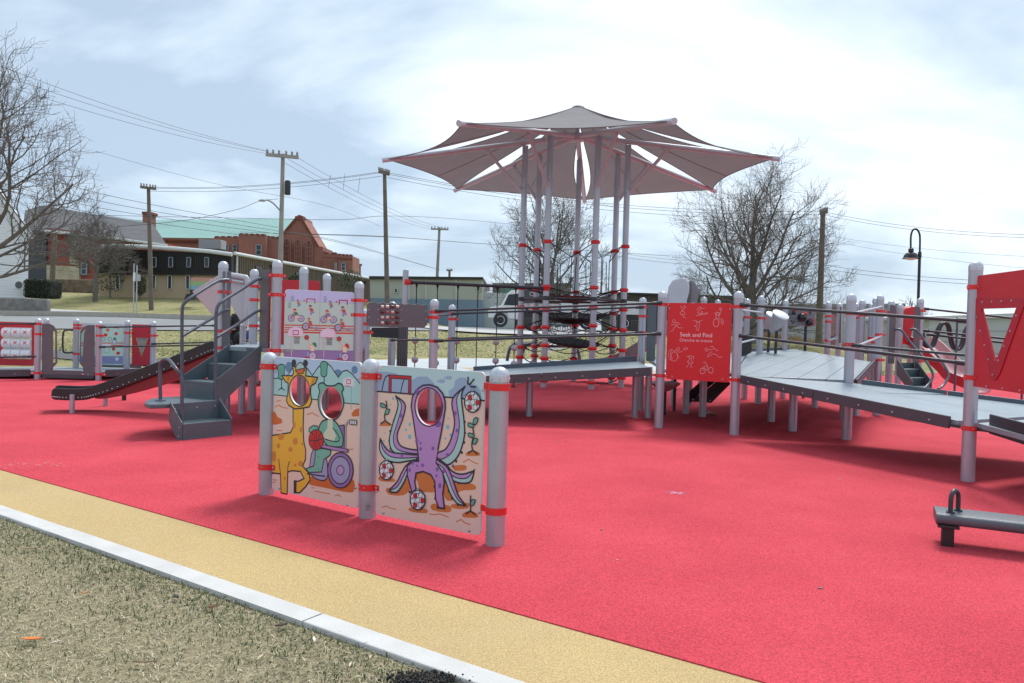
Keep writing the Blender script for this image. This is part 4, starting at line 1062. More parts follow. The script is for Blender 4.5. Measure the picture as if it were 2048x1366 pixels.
pr.line(ellipse(325, 425, 20, 20, 12), lw, WH, closed=True); st([(340, 440), (385, 445), (410, 475)], [(305, 480), (330, 465), (355, 490), (395, 515), (440, 520)], [(350, 450), (380, 480), (345, 500), (320, 530), (315, 560), (280, 565)], [(300, 460), (295, 485)])
st([(595, 415), (640, 425), (660, 445), (680, 425), (722, 408)], [(640, 430), (645, 480), (605, 490), (640, 510), (640, 550)], [(680, 430), (672, 500), (665, 550), (640, 550)])
pr.line(ellipse(485, 805, 30, 14, 14, -.2), lw, WH, closed=True); st([(390, 850), (445, 840)], [(265, 825), (300, 810), (330, 840), (360, 820), (390, 850)], [(290, 820), (280, 880), (310, 940)]); pr.line(ellipse(330, 910, 48, 62, 22), lw, WH, closed=True); pr.line(ellipse(385, 805, 20, 18, 12), lw, WH, closed=True); st([(262, 830), (250, 900), (270, 950), (310, 965)], [(375, 870), (395, 930)])
pr.line(ellipse(770, 815, 18, 22, 12), lw, WH, closed=True); st([(790, 820), (850, 810), (880, 800), (860, 770), (820, 775)], [(850, 840), (800, 880), (780, 915), (815, 905), (860, 870), (920, 890), (940, 920), (990, 915)], [(880, 805), (925, 825), (905, 835)])
pr.line(ellipse(555, 918, 22, 20, 12), lw, WH, closed=True); st([(500, 915), (540, 900)], [(600, 900), (590, 950)], [(545, 945), (510, 980), (550, 1000), (590, 995), (560, 950)], [(545, 1000), (495, 1058)], [(570, 1005), (555, 1050), (580, 1058)])
for x, y in ((718, 1105), (830, 1095)): pr.line(ellipse(x, y, 33, 40, 20), lw * 1.2, WH, closed=True)
st([(718, 1105), (740, 1040), (790, 1045), (775, 1100), (740, 1060)], [(720, 990), (770, 1000), (790, 1045)], [(745, 975), (760, 985)])
pr.build(sp)
def text_on(parent, fr, u, v, size, body, m, w=.0088, align='CENTER', name='lettering'):
    cu = bpy.data.curves.new(name, 'FONT'); cu.body = body; cu.size = size; cu.align_x = align; cu.extrude = .0002; cu.fill_mode = 'FRONT'
    tmp = bpy.data.objects.new('tmp_text', cu); COL.objects.link(tmp)
    me = bpy.data.meshes.new_from_object(tmp.evaluated_get(bpy.context.evaluated_depsgraph_get()))
    bpy.data.objects.remove(tmp); bpy.data.curves.remove(cu)
    n = fr.n; U = fr.u if fr.u.cross(V(0, 0, 1)).dot(n) > 0 else -fr.u
    o = fr.P(u, v, w)
    Mx = Matrix(((U.x, 0, n.x, o.x), (U.y, 0, n.y, o.y), (U.z, 1, n.z, o.z), (0, 0, 0, 1)))
    me.transform(Mx); me.materials.clear(); me.materials.append(m); o_ = link(name, me, parent); o_['kind'] = 'stuff'; return o_
u_, v_ = frs.px(1300 + 630 / 6.83, 580 + 640 / 6.83); text_on(sp, frs, u_, v_, .083, 'Seek and Find', ink('#ecd3d6'))
u_, v_ = frs.px(1300 + 627 / 6.83, 580 + 708 / 6.83); text_on(sp, frs, u_, v_, .062, 'Cherche et trouve', ink('#e6c3c7'))
bb = B(); bolts(bb, [frs.P(u, v, .008) for u, v in ((.11, 1.74), (L_ - .11, 1.74), (.18, .765), (L_ - .18, .765))], frs.n, .010, 0); bb.build('bolt_row', M_BOLT, sp)['kind'] = 'stuff'
# ---- right ramp
rr = thing('right_ramp', 'wide grey ramp with black handrails sloping down to the right front corner', 'ramp', (4.4, 9, 0))
A_, B_ = P2 + V(.06, -.09, .825), V(4.50, 7.56, .60); C_, D_ = V(4.62, 10.12, .79), V(6.75, 8.75, .60)
E_ = A_.lerp(B_, .42); Fm = C_.lerp(D_, .42)
deck(rr, [A_, E_, Fm, C_], board=(1, .35), width=.9, name='deck_plate'); deck(rr, [E_, B_, D_, Fm], board=(1, .35), width=1.2, name='deck_plate')
s0, s1 = A_ + V(-.03, -.03, .02), B_ + V(-.06, .05, .035); sm = s0.lerp(s1, .42)
skirt(rr, s0, sm + (s1 - s0).normalized() * -.003, .115, 4); skirt(rr, sm + (s1 - s0).normalized() * .003, s1, .125, 4)
skirt(rr, C_ + V(.06, -.05, .05), Fm + V(0, 0, .05), .075, 0, m=M_GREYRAIL); skirt(rr, Fm + V(.01, 0, .05), D_ + V(0, 0, .05), .075, 0, m=M_GREYRAIL)
b = B(); b.bar(s1 + V(0, .02, -.09), P3 + V(-.02, .03, .537), .03, .03); b.build('bracket', M_BLACKRAIL, rr)
T1 = V(4.56, 10.2, 0)
post(rr, T1.x, T1.y, 1.985, [(1.72, aL), (1.30, aL), (1.24, aL)])
for x, y in ((4.108, 10.953), (3.187, 12.495), (5.146, 11.517)): leg(rr, x, y, .74, .06)
def sag_rail(root, p0, p1): rail(root, p0, p1, .019)
sag_rail(rr, V(P2.x + .02, P2.y - .07, 1.80), V(P3.x - .02, P3.y + .02, 1.595)); sag_rail(rr, V(P2.x + .02, P2.y - .07, 1.378), V(P3.x - .02, P3.y + .02, 1.172))
rail(rr, V(T1.x, T1.y - .07, 1.295), V(6.0, 7.9, 1.17))
# landing in front right of the big post, with triangle window panel
tp = thing('triangle_window_panel', 'tall crimson panel with riveted triangle window on a silver post at right edge', 'play panel', (P3.x, P3.y, 0))
P4 = V(4.436, 6.30, 0); a34 = ang(P3, P4)
post(tp, P3.x, P3.y, 2.19, [(1.93, a34), (1.04, a34), (.537, a34)], two=True)
frt = Frame(P3, P4)
cw = lambda x, y: frt.px(1600 + x / 3.415, 500 + y / 3.415)
top = [cw(1182, 190), cw(1200, 176), cw(1530, 140)]
q0 = (cw(1182, 200)[0], 2.035)
tri = [cw(1245, 405), cw(1495, 392), cw(1352, 758), cw(1338, 755)]
uR = frt.len + .25
tri = [(cw(1248, 402)), (cw(1335, 755)), (cw(1352, 755)), (cw(1490, 395))]
out = rounded(.03, .955, uR, 2.04, .05)
tpan = panel(tp, frt, out, M_REDPANEL, [tri], th=.02)
# raised border of the window with rivets
bo = [cw(1188, 330), cw(1318, 885), cw(1345, 890), cw(1375, 850), cw(1560, 330)]
b = B(); b.prism([frt.P(u, v, .0115) for u, v in bo], frt.n * .007, 0, [[frt.P(u, v, .0115) for u, v in tri]])
fo = b.build('window_frame', M_REDPANEL2, tpan, bevel=.003)
bb = B(); bolts(bb, [frt.P(*cw(*p), .019) for p in ((1194, 362), (1258, 358), (1325, 355), (1392, 352), (1460, 348), (1220, 458), (1246, 553), (1274, 651), (1300, 750), (1330, 855), (1370, 756), (1410, 657), (1452, 555), (1492, 452))], frt.n, .012, 0)
bolts(bb, [frt.P(*cw(*p), .010) for p in ((1178, 920), (1281, 933), (1390, 947), (1508, 962))], frt.n, .012, 0); bb.build('rivet', M_BOLT, tpan)['kind'] = 'stuff'
fl = thing('front_landing', 'grey landing with black raised edge beyond the triangle window panel', 'landing', (5.4, 7.2, 0))
deck(fl, [V(4.60, 7.42, .595), V(4.42, 6.2, .595), V(6.6, 5.9, .595), V(6.8, 8.7, .595)], board=(.1, 1), width=1.1, name='deck_plate')
e0, e1_ = P3 + V(.09, -.18, .70), V(4.40, 6.1, .70)
skirt(fl, e0, e1_, .19, 3, m=M_BLACKRAIL); leg(fl, 6.3, 6.6, .54); leg(fl, 6.4, 8.3, .54)
b = B(); b.bar(P3 + V(0, 0, .535), e0 + V(0, -.05, -.16), .05, .03); b.build('bracket', M_BLACKRAIL, fl)
# ---- back ramp going up towards the musical corner
br = thing('back_ramp', 'grey ramp of long boards climbing away from the Seek and Find panel', 'ramp', (4.6, 13, 0))
U = V(6.55, 13.5, 0)
b0, b1 = V(2.30, 11.05, .86), V(4.62, 10.18, .80); b2, b3 = V(6.45, 13.55, .985), V(3.9, 15.6, 1.04)
deck(br, [P2 + V(.0, .10, .83), b1, b2, V(6.3, 16.8, 1.06), V(4.9, 15.6, 1.04)], board=(.55, 1), width=.34)
deck(br, [P1 + V(.1, .06, .86), P2 + V(-.02, .08, .845), V(4.88, 15.58, 1.04), V(2.4, 13.2, .9)], board=(.55, 1), width=.34)
skirt(br, b1 + V(.06, .05, .03), b2 + V(.06, -.05, .04), .11, 14)
skirt(br, V(5.0, 15.75, 1.10), V(6.2, 16.9, 1.12), .10, 0, m=M_GREYRAIL)
for x, y in ((4.178, 12.071), (5.865, 14.537)): leg(br, x, y, .85, .06)
leg(br, 5.6, 12.7, .9); leg(br, 6.1, 13.3, .93); leg(br, 3.0, 12.9, .8)
aU = ang(b1, b2)
post(br, U.x, U.y, 2.16, [(1.0, 0), (1.45, 0), (1.87, 0)])
MU = [V(4.95, 15.1, 0), V(5.0, 16.15, 0), V(5.98, 16.6, 0), V(7.05, 16.9, 0), V(7.6, 17.6, 0), V(7.25, 15.7, 0), V(7.0, 14.6, 0)]
for i, p in enumerate(MU): post(br, p.x, p.y, 2.17 if i != 1 else 2.15, [[(1.72, 0)], [(1.75, 0), (1.35, 0)], [], [(1.84, 0), (1.72, 0), (1.3, 0)], [], [(1.85, 0)], [(1.38, 0), (1.30, 0)]][i])
for z in (1.83, 1.33): rail(br, V(MU[0].x, MU[0].y - .07, z), V(3.1, 10.6, z - .08), .015, M_LGREY)
rail(br, V(MU[3].x, MU[3].y - .07, 1.3), V(T1.x + .2, T1.y + .9, 1.38), .015, M_LGREY)
rail(br, V(T1.x + .05, T1.y + .1, 1.72), V(U.x, U.y - .07, 1.95), .018, M_LGREY); rail(br, V(T1.x + .05, T1.y + .1, 1.24), V(U.x, U.y - .07, 1.42), .018, M_LGREY)
# second bongo drums
M_DRUM = mat('pale grey drum', (.42, .43, .46), rough=.45, var=.04)
for k, (px, py, Y, sz, lab) in enumerate(((1540, 640, 15.7, .68, 'small pale grey bongo drum partly behind the larger one'), (1555, 642, 15.2, .85, 'large pale grey bongo drum with tilted white head'))):
    c = at_y(px, py, Y); dr = thing('bongo_drum', lab, 'drum', (c.x, c.y, 0), 'bongo drums'); Mx = Matrix.Rotation(R(30), 3, 'X') @ Matrix.Rotation(R(14), 3, 'Y')
    b = B(); b.lathe([(.0001, -.30), (.07, -.30), (.09, -.24), (.11, -.2), (.15, 0), (.175, .10), (.185, .16)], c, 24, 0, Mx * sz); b.build('shell', M_DRUM, dr)
    b = B(); b.lathe([(.185, .15), (.2, .16), (.2, .19), (.185, .2), (.0001, .2)], c, 24, 0, Mx * sz); b.build('drum_head', M_WHITE, dr)
    b = B(); b.tube(c + V(0, .02, -.2), V(c.x, c.y + .06, .95), .03, 10); b.build('stand', M_BLACKRAIL, dr)
# chime panel
cp = thing('bell_music_panel', 'grey music panel with black bells and red clappers beside the drums', 'music panel', (6.5, 16.75, 0)); frc = Frame(MU[2], MU[3]); cx = lambda x, y: frc.px(1540 + x / 6.83, 560 + y / 6.83)
u0, v1 = cx(245, 355); u1, v0 = cx(610, 635)
pc = panel(cp, frc, rounded(u0, v0, u1, v1, .03), mat('slate panel', (.17, .2, .22), rough=.5), th=.02)
for x, y, r_ in ((305, 450, .042), (415, 512, .095), (515, 582, .075)):
    b = B(); p = frc.P(*cx(x, y), .06); b.ball(p, r_, 16); b.build('bell', mat('bell black', (.012, .013, .02), rough=.25), cp)
for x, y in ((322, 415), (440, 455), (470, 462), (562, 545), (562, 590)):
    b = B(); p = frc.P(*cx(x, y), .05); b.ball(p, .035, 10); b.build('clapper', M_RED, cp)
prc = Print(frc, .0105, conv=cx)
for y in (420, 470, 520, 560): prc.line([(255, y), (605, y + 14)], .006, '#3a4046')
for x, y in ((285, 560), (320, 575), (300, 590), (535, 440), (545, 460), (250, 480), (265, 520)):
    prc.dot(x, y, 11, 13, '#16181c'); prc.line([(x + 9, y), (x + 14, y - 45)], .008, '#16181c')
prc.build(pc)
rail(cp, frc.P((u0 + u1) / 2 + .12, v0, 0), V(frc.P((u0 + u1) / 2 + .12, 0, 0).x, frc.P((u0 + u1) / 2 + .12, 0, 0).y, 0), .03, mat('navy post', (.01, .014, .05), rough=.4), ends=False, name='stem')
# oval spiral panel
op = thing('oval_drum_panel', 'brown grey panel with a dark rimmed oval disc on the upper landing', 'play panel', (7.5, 17, 0)); fro = Frame(MU[4], MU[5] + V(.1, .1, 0)); co_ = lambda x, y: fro.px(1540 + x / 6.83, 560 + y / 6.83)
pts = [co_(790, 368), co_(970, 362), co_(965, 855), co_(780, 890)]
po = panel(op, fro, pts, mat('taupe panel', (.14, .125, .125), rough=.55), th=.02)
c0 = co_(868, 618); ru, rv = abs(co_(925, 618)[0] - co_(810, 618)[0]) / 2, abs(co_(868, 455)[1] - co_(868, 785)[1]) / 2
pro = Print(fro, .011, conv=co_); pro.fill(ellipse(*c0, ru * 1.12, rv * 1.06, 36), '#1d1b1e', raw=True); pro.fill(ellipse(*c0, ru * .95, rv * .93, 36), '#8a7c76', raw=True)
g = random.Random(2)
for k in range(60):
    a_, r_ = g.uniform(0, 6.28), math.sqrt(g.random()) * .85; pro.fill(ellipse(c0[0] + ru * r_ * math.cos(a_), c0[1] + rv * r_ * math.sin(a_), .016, .016, 8), '#6c625f', raw=True)
pro.build(po)
# grey entrance panels, stair and curved handrails on the far right
es = thing('back_stair', 'dark grey stair with two bent handrails beyond the right ramp', 'stair', (8.2, 14, 0))
EP = [at_y(1785, 720, 14.3), at_y(1833, 715, 14.6)]
EQ = [V(7.6, 14.5, 0), V(8.45, 14.8, 0)]
def entry(root, p, w, z0, z1):
    f = Frame((p.x - w / 2, p.y), (p.x + w / 2, p.y + .02)); return panel(root, f, rounded(0, z0, w, z1, .03), M_GREYPANEL, th=.02)
for px0, px1, y0, y1, Y in ((1776, 1793, 610, 727, 14.0), (1825, 1842, 613, 726, 14.3)):
    a_, c_ = at_y(px0, y1, Y), at_y(px1, y0, Y); f = Frame((a_.x, Y), (c_.x, Y + .01)); panel(es, f, [(0, a_.z), (f.len, a_.z), (f.len, c_.z - .12), (f.len * .8, c_.z - .02), (f.len * .5, c_.z), (0, c_.z)], M_GREYPANEL, th=.02)
for px, py, Y, cl in ((1783, 601, 14.9, (1.9,)), (1841, 596, 14.4, (1.93, 1.4, .97)), (1801, 608, 16.2, ()), (1745, 607, 15.6, (1.38,)), (1714, 606, 16.0, (1.8,))):
    p = at_y(px, py, Y); post(es, p.x, Y, p.z, [(z, 0) for z in cl])
sB = [at_y(1795, 722, 14.0), at_y(1828, 722, 14.2)]
def stair_flight(root, topL, topR, botL, botR, n, m=M_STAIR, sh=.2):
    """closed stringers either side, tread and riser plates between"""
    for i in range(n):
        t0, t1 = i / n, (i + 1) / n
        a0, a1 = topL.lerp(botL, t0), topL.lerp(botL, t1); c0, c1_ = topR.lerp(botR, t0), topR.lerp(botR, t1)
        z1 = a1.z
        b = B(); b.prism([V(a0.x, a0.y, z1), V(c0.x, c0.y, z1), V(c1_.x, c1_.y, z1), V(a1.x, a1.y, z1)], (0, 0, -.03)); b.build('tread', m, root, smooth=False, bevel=.004)
        b = B(); n_ = (a1 - a0); n_.z = 0; n_ = n_.normalized() * .012
        b.prism([V(a0.x, a0.y, z1 - .03) - n_, V(c0.x, c0.y, z1 - .03) - n_, V(c0.x, c0.y, a0.z - .032) - n_, V(a0.x, a0.y, a0.z - .032) - n_], n_ * .8); b.build('riser', m, root, smooth=False)
    for T, Bt in ((topL, botL), (topR, botR)):
        d = (Bt - T); d.z = 0; d.normalize()
        s_ = (topR - topL).normalized() * (.012 if T is topR else -.012)
        b = B(); b.prism([T + V(0, 0, .04) + s_, T + s_ - V(0, 0, sh), Bt + V(0, 0, -sh * .5) + s_, Bt + d * .02 + V(0, 0, .1) + s_], s_ * .8); b.build('stringer', m, root, smooth=False, bevel=.004)
stair_flight(es, at_y(1795, 722, 13.9), at_y(1829, 722, 14.2), at_y(1826, 775, 12.9), at_y(1862, 775, 13.2), 3, sh=.25)
for ox in (0, 31):
    rpath(es, [at_y(1790 + ox, 659, 14.0), at_y(1803 + ox, 661, 13.9), at_y(1822 + ox, 686, 13.7), at_y(1846 + ox, 714, 13.4), at_y(1860 + ox, 735, 13.2), at_y(1866 + ox, 752, 13.1), at_y(1856 + ox, 770, 13.0), at_y(1846 + ox, 778, 12.9)], .022, M_GREYRAIL, 'handrail')
# low rails and wave climber further right
wv = thing('wave_climber', 'black looping wave climber bars in front of the grey building at right', 'climber', (9.8, 15.5, 0))
for dx, dY in ((0, 0), (-5, .9)):
    pts = [(1846, 665), (1850, 686), (1858, 694), (1868, 690), (1876, 668), (1884, 650), (1892, 646), (1899, 652), (1903, 672), (1908, 692), (1917, 699), (1926, 690), (1932, 668), (1940, 652), (1948, 650), (1954, 664), (1958, 690), (1966, 698)]
    rpath(wv, [at_y(x + dx, y, 15 + dY) for x, y in pts], .028, M_BLACKRAIL, 'loop_bar', 5)
for y0, y1, x0, x1 in ((617, 640, 1846, 2060), (661, 682, 1846, 2060), (669, 692, 1855, 2070)): rail(wv, at_y(x0, y0, 15.2), at_y(x1, y1, 13.2), .02)
for px in (1915, 2050):
    p = at_y(px, 630, 14.2); b = B(); b.tube(V(p.x, p.y, 0), V(p.x, p.y, 1.82), .02, 10); b.build('leg', M_GREYRAIL, wv)
# red slide at the far right
rs = thing('red_slide', 'red sided pink slide going down behind the right ramp', 'slide', (9.6, 16, 0))
M_PINK = mat('faded pink slide bed', (.55, .30, .31), rough=.4, var=.05); 
trough(rs, [at_y(1836, 690, 16.6), at_y(1850, 697, 16.4), at_y(1875, 722, 16.0), at_y(1905, 748, 15.6), at_y(1930, 768, 15.2), at_y(1965, 785, 14.9)], .55, .2, M_PINK, 'chute', m2=M_REDPANEL)
hd = thing('red_hood', 'red curved hood above the red slide entrance', 'slide hood', (8.3, 16.5, 0))
b = B(); vs = []; f = lambda x, y, Y: at_y(x, y, Y)
pl = [(1806, 640), (1806, 626), (1812, 617), (1822, 613), (1832, 614), (1834, 626), (1828, 650), (1822, 676), (1816, 690), (1808, 682)]
b.prism([at_y(x, y, 16.4) for x, y in pl], (0, .25, 0)); b.build('hood_shell', M_REDPANEL, hd, bevel=.03, segs=3)
b = B(); b.tube(at_y(1820, 690, 16.5), V(at_y(1820, 690, 16.5).x, 16.5, 0), .05, 12); b.build('support_leg', M_POST, hd)
# grey hooded slide and black climber behind the Seek and Find panel
gh = thing('grey_slide_hood', 'rounded grey slide hood rising behind the Seek and Find panel', 'slide hood', (3.3, 14, 0))
hood = [(1334, 612), (1336, 590), (1338, 572), (1345, 561), (1358, 556), (1372, 557), (1378, 564), (1378, 585), (1374, 600), (1374, 612)]
b = B(); b.prism([at_y(x, y, 14.0) for x, y in hood], (.10, .55, 0)); b.build('hood_shell', M_LGREY, gh, bevel=.06, segs=4)
hood2 = [(1379, 612), (1381, 575), (1380, 559), (1388, 562), (1395, 572), (1397, 588), (1394, 605), (1392, 612)]
b = B(); b.prism([at_y(x, y, 14.35) for x, y in hood2], (.06, .35, 0)); b.build('hood_side', mat('mauve grey plastic', (.20, .185, .20), rough=.45), gh, bevel=.03, segs=3)
b = B(); b.tube(at_y(1352, 605, 14.2), V(at_y(1352, 605, 14.2).x, 14.2, 0), .05); b.tube(at_y(1385, 605, 14.3), V(at_y(1385, 605, 14.3).x, 14.3, 0), .05); b.build('support_legs', M_POST, gh)['kind'] = 'stuff'
for px, py, Y in ((1408, 593, 15.4), (1436, 599, 17.0)):
    p = at_y(px, py, Y); post(gh, p.x, Y, p.z, [])
b = B(); a_, c_ = at_y(1296, 612, 12.7), at_y(1310, 735, 12.7); f = Frame((a_.x, 12.7), (c_.x, 12.75)); panel(gh, f, rounded(0, .9, f.len, 1.84, .02), mat('blue grey panel', (.075, .10, .12), rough=.5), th=.02, name='side_panel')
cl = thing('black_climber', 'black bolted climber stringers under the Seek and Find panel', 'climber', (3.2, 13, 0))
for q in ([(1422, 745), (1440, 755), (1380, 806), (1363, 796)], [(1452, 755), (1460, 768), (1422, 806), (1384, 803), (1430, 765)]):
    Y = 13.2 if q[0][0] == 1422 else 12.9
    b = B(); b.prism([at_y(x, y, Y) for x, y in q], (.02, .04, 0)); b.build('stringer', M_SLIDE, cl, smooth=False, bevel=.004)
b = B(); b.prism([at_y(x, y, 14.2) for x, y in ((1476, 670), (1503, 668), (1503, 705), (1476, 718))], (0, .03, 0)); b.build('side_plate', M_SLIDE, cl, smooth=False)
bb = B(); bolts(bb, [at_y(x, y, 12.89) for x, y in ((1386, 799), (1398, 790), (1412, 776), (1436, 760), (1420, 801))], (0, -1, 0), .014, 0); bb.build('bolt_row', M_BOLT, cl)['kind'] = 'stuff'
# round seat on black stem, litter beneath the deck
sp_ = thing('spinner_seat', 'pale moulded seat on thin black stem behind the left silver post', 'spinner', (2.3, 12.9, 0))
b = B(); p = at_y(1330, 770, 12.6); b.lathe([(.0001, .05), (.2, .06), (.26, .03), (.2, -.02), (.06, -.10)], p, 20); b.build('seat', mat('pink seat', (.5, .32, .33), rough=.5), sp_)
b = B(); b.tube(p, V(p.x, p.y, 0), .03, 10); b.build('stem', M_BLACKRAIL, sp_); b = B(); q = at_z(1348, 824); b.tube(q, V(q.x, q.y, .80), .028, 10); b.build('stem', M_BLACKRAIL, sp_)
p = at_z(1420, 831); b = B(); g = random.Random(9)
b.add([V(p.x + x, p.y + y, .014 + z) for x, y, z in ((-.09, -.02, .0), (0, -.04, .05), (.09, -.01, .01), (.08, .06, .0), (0, .05, .07), (-.08, .05, .01))], [(0, 1, 4, 5), (1, 2, 3, 4)])
o = b.build('crumpled_paper', mat('paper litter', (.5, .48, .45), var=.25, scale=25), smooth=False); md = o.modifiers.new('s', 'SOLIDIFY'); md.thickness = .01
tag(o, 'crumpled scrap of pale paper on the ground below the Seek and Find panel', 'litter')
# ---- bench-like balance step at the right edge
bs = thing('balance_step', 'low grey balance bench with a loop handle at the right edge', 'bench', (3.0, 5.1, 0))
cA, cB = at_z(1873, 1027, .235), at_z(2048, 1047, .235)
d = (cB - cA).normalized(); nrm = V(-d.y, d.x, 0)
w_ = .29; h_ = .075; r_ = .034; sec = []
for cx_, cz_, a0 in ((w_ - r_, -h_ + r_, -90), (w_ - r_, -r_, 0), (r_, -r_, 90), (r_, -h_ + r_, 180)):
    for i in range(6): a_ = R(a0 + 18 * i); sec.append((cx_ + r_ * math.cos(a_), cz_ + r_ * math.sin(a_)))
b = B(); base = cA.copy(); b.prism([base + nrm * x + V(0, 0, z) for x, z in sec], d * 1.6); b.build('seat', mat('bench coating', (.085, .10, .12), rough=.38, var=.08, scale=6, bump=.35, bscale=160), bs, bevel=.004)
lg = at_z(1894, 1094); b = B(); b.box((lg.x, lg.y, .07), (.075, .075, .14), rz=math.atan2(d.y, d.x)); b.build('leg', M_SLIDE, bs, bevel=.006)
b = B(); b.box((lg.x, lg.y, .150), (.13, .14, .02), rz=math.atan2(d.y, d.x)); b.build('mount_plate', M_SLIDE, bs, bevel=.004)
b = B(); lg2 = lg + d * 1.35; b.box((lg2.x, lg2.y, .07), (.075, .075, .14), rz=math.atan2(d.y, d.x)); b.build('leg', M_SLIDE, bs, bevel=.006)
hb = base + d * .115 + nrm * .13
hn = (nrm + d * .55).normalized()
hp = [hb + hn * (.055 * math.cos(t)) + V(0, 0, .085 + .06 * math.sin(t)) for t in [i * math.pi / 10 for i in range(11)]]
b = B(); b.path([hb + hn * .055] + hp + [hb - hn * .055], .015, 12); b.build('loop_handle', M_BLACKRAIL, bs)
for s_ in (-1, 1):
    b = B(); q = hb + hn * .055 * s_; b.box((q.x, q.y, base.z + .004), (.05, .045, .012), rz=math.atan2(d.y, d.x)); b.build('foot_plate', M_BLACKRAIL, bs)
# ================================================================== STAIR PLATFORM ON THE LEFT
R0, R1, S4, S5 = V(-3.094, 9.9, 0), V(-2.118, 10.4, 0), V(-3.954, 10.3, 0), V(-4.0, 11.67, 0)
DZ = 1.04
pf = thing('stair_platform', 'raised grey platform on silver posts between the stair and the sports panel', 'platform', (-3.4, 11, 0))
deck(pf, [S4 + V(-.02, -.03, DZ), R0 + V(0, -.03, DZ), R1 + V(-.02, .05, DZ), V(-2.3, 12.2, DZ), V(-4.05, 11.9, DZ)], board=(.5, .86), width=.5, name='deck_plate')
deck(pf, [V(-4.3, 11.95, DZ), V(-2.75, 12.25, DZ), V(-2.85, 15.3, DZ), V(-4.4, 15.2, DZ)], board=(0, 1), width=.5, name='deck_plate')
post(pf, S4.x, S4.y, 2.20, [(1.93, .3), (1.78, .3), (1.25, .3), (1.02, .3)])
post(pf, S5.x, S5.y, 2.196, [(1.93, 0), (1.72, 0), (1.32, 0)])
post(pf, -3.05, 11.0, 2.205, []); post(pf, -2.96, 12.0, 2.178, []); post(pf, -3.5, 12.6, 2.1, [])
leg(pf, -3.653, 13.168, .99); leg(pf, -3.22, 13.113, .99); leg(pf, -4.25, 11.29, 1.0)
rp = Frame((-3.95, 12.3), (-2.2, 11.9)); 
a_, c_ = at_y(560, 560, 12.0), at_y(638, 572, 12.0)
panel(pf, Frame((a_.x, 12.0), (c_.x, 12.05)), rounded(0, 1.0, c_.x - a_.x, 2.06, .05), M_REDPANEL, name='red_back_panel')
# tall narrow grey gate leaves
def leaf_panel(root, q, Y0, Y1, m=M_GREYPANEL):
    b = B(); pts = [at_y(x, y, Y0 if i in (0, 3) else Y1) for i, (x, y) in enumerate(q)]
    b.prism(pts, (.012, .018, 0)); return b.build('gate_leaf', m, root, bevel=.003)
leaf_panel(pf, [(445.5, 542.5), (460, 542.5), (457, 693), (443, 700)], 10.22, 10.32)
leaf_panel(pf, [(521, 540), (538, 540), (533, 704), (518, 704)], 10.0, 9.95)
b = B(); b.prism([at_y(x, y, 10.05) for x, y in ((537, 545), (542, 545), (539, 700), (534, 700))], (0, .02, 0)); b.build('red_edge_strip', M_REDPANEL, pf)
# sports panel
spo = thing('sports_panel', 'white and purple panel printed with cyclists, runners and basketball players', 'play panel', (-2.6, 10.1, 0))
a01_ = ang(R0, R1)
post(spo, R0.x, R0.y, 2.204, [(2.0, a01_), (1.75, a01_), (1.02, a01_)], two=True); post(spo, R1.x, R1.y, 1.98, [(1.72, a01_), (1.52, a01_), (.8, a01_)], two=True)
frp = Frame(R0, R1); wsp = .0086
zs = lambda x, y: frp.px(560 + x / 6.21, 540 + y / 6.21, w=wsp)
uu0, uu1 = zs(55, 600)[0], zs(922, 600)[0]; vv1 = zs(100, 240)[1]; vv0 = .80
sw = panel(spo, frp, rounded(uu0, vv0, uu1, vv1, .04), M_EDGE, th=.016)
pr = Print(frp, wsp, conv=zs)
ed = .005
pr.fill(rounded(uu0 + ed, vv0 + ed, uu1 - ed, vv1 - ed, .036), '#b6d8cd', raw=True)
vl = lambda x, y: zs(x, y)
pr.fill([(uu0 + ed, vl(55, 380)[1]), (uu0 + ed, vv1 - .04), (uu0 + .04, vv1 - ed), (uu1 - .04, vv1 - ed), (uu1 - ed, vv1 - .04), (uu1 - ed, vl(922, 415)[1])], '#bcc8ee', raw=True)
pr.fill([(uu0 + ed, vv0 + ed), (uu1 - ed, vv0 + ed), (uu1 - ed, vl(922, 1005)[1]), (uu0 + ed, vl(40, 990)[1])], '#8d7fb0', raw=True)
for y0, y1 in ((675, 690), (708, 722), (735, 748), (760, 780)):
    pr.fill([(uu0 + ed, vl(50, y0)[1]), (uu0 + ed, vl(50, y1)[1]), (uu1 - ed, vl(920, y1 + 18)[1]), (uu1 - ed, vl(920, y0 + 18)[1])], '#c9412c', raw=True)
pr.line([(500, 262), (482, 1110)], .003, '#6d7280'); pr.line([(52, 380), (922, 415)], .003, '#7c86a0'); pr.line([(40, 990), (915, 1005)], .004, '#4d4a66')
DK = '#3f4358'
def person_ink(x, y, shirt, pants, cap_, s=1.0):
    pr.dot(x - 8 * s, y - 40 * s, 20 * s, 22 * s, '#d9a98c'); pr.fill([(x - 30 * s, y - 42 * s), (x - 20 * s, y - 66 * s), (x + 8 * s, y - 62 * s), (x + 18 * s, y - 42 * s)], cap_)
    pr.shape([(x - 18 * s, y - 20 * s), (x + 25 * s, y - 15 * s), (x + 40 * s, y + 25 * s), (x - 5 * s, y + 30 * s)], shirt, .003, DK)
    pr.fill([(x - 5 * s, y + 28 * s), (x + 40 * s, y + 24 * s), (x + 55 * s, y + 62 * s), (x + 20 * s, y + 55 * s), (x + 5 * s, y + 85 * s), (x - 12 * s, y + 80 * s)], pants)
    pr.line([(x - 15 * s, y - 10 * s), (x - 45 * s, y + 2 * s)], .010 * s, '#d9a98c')
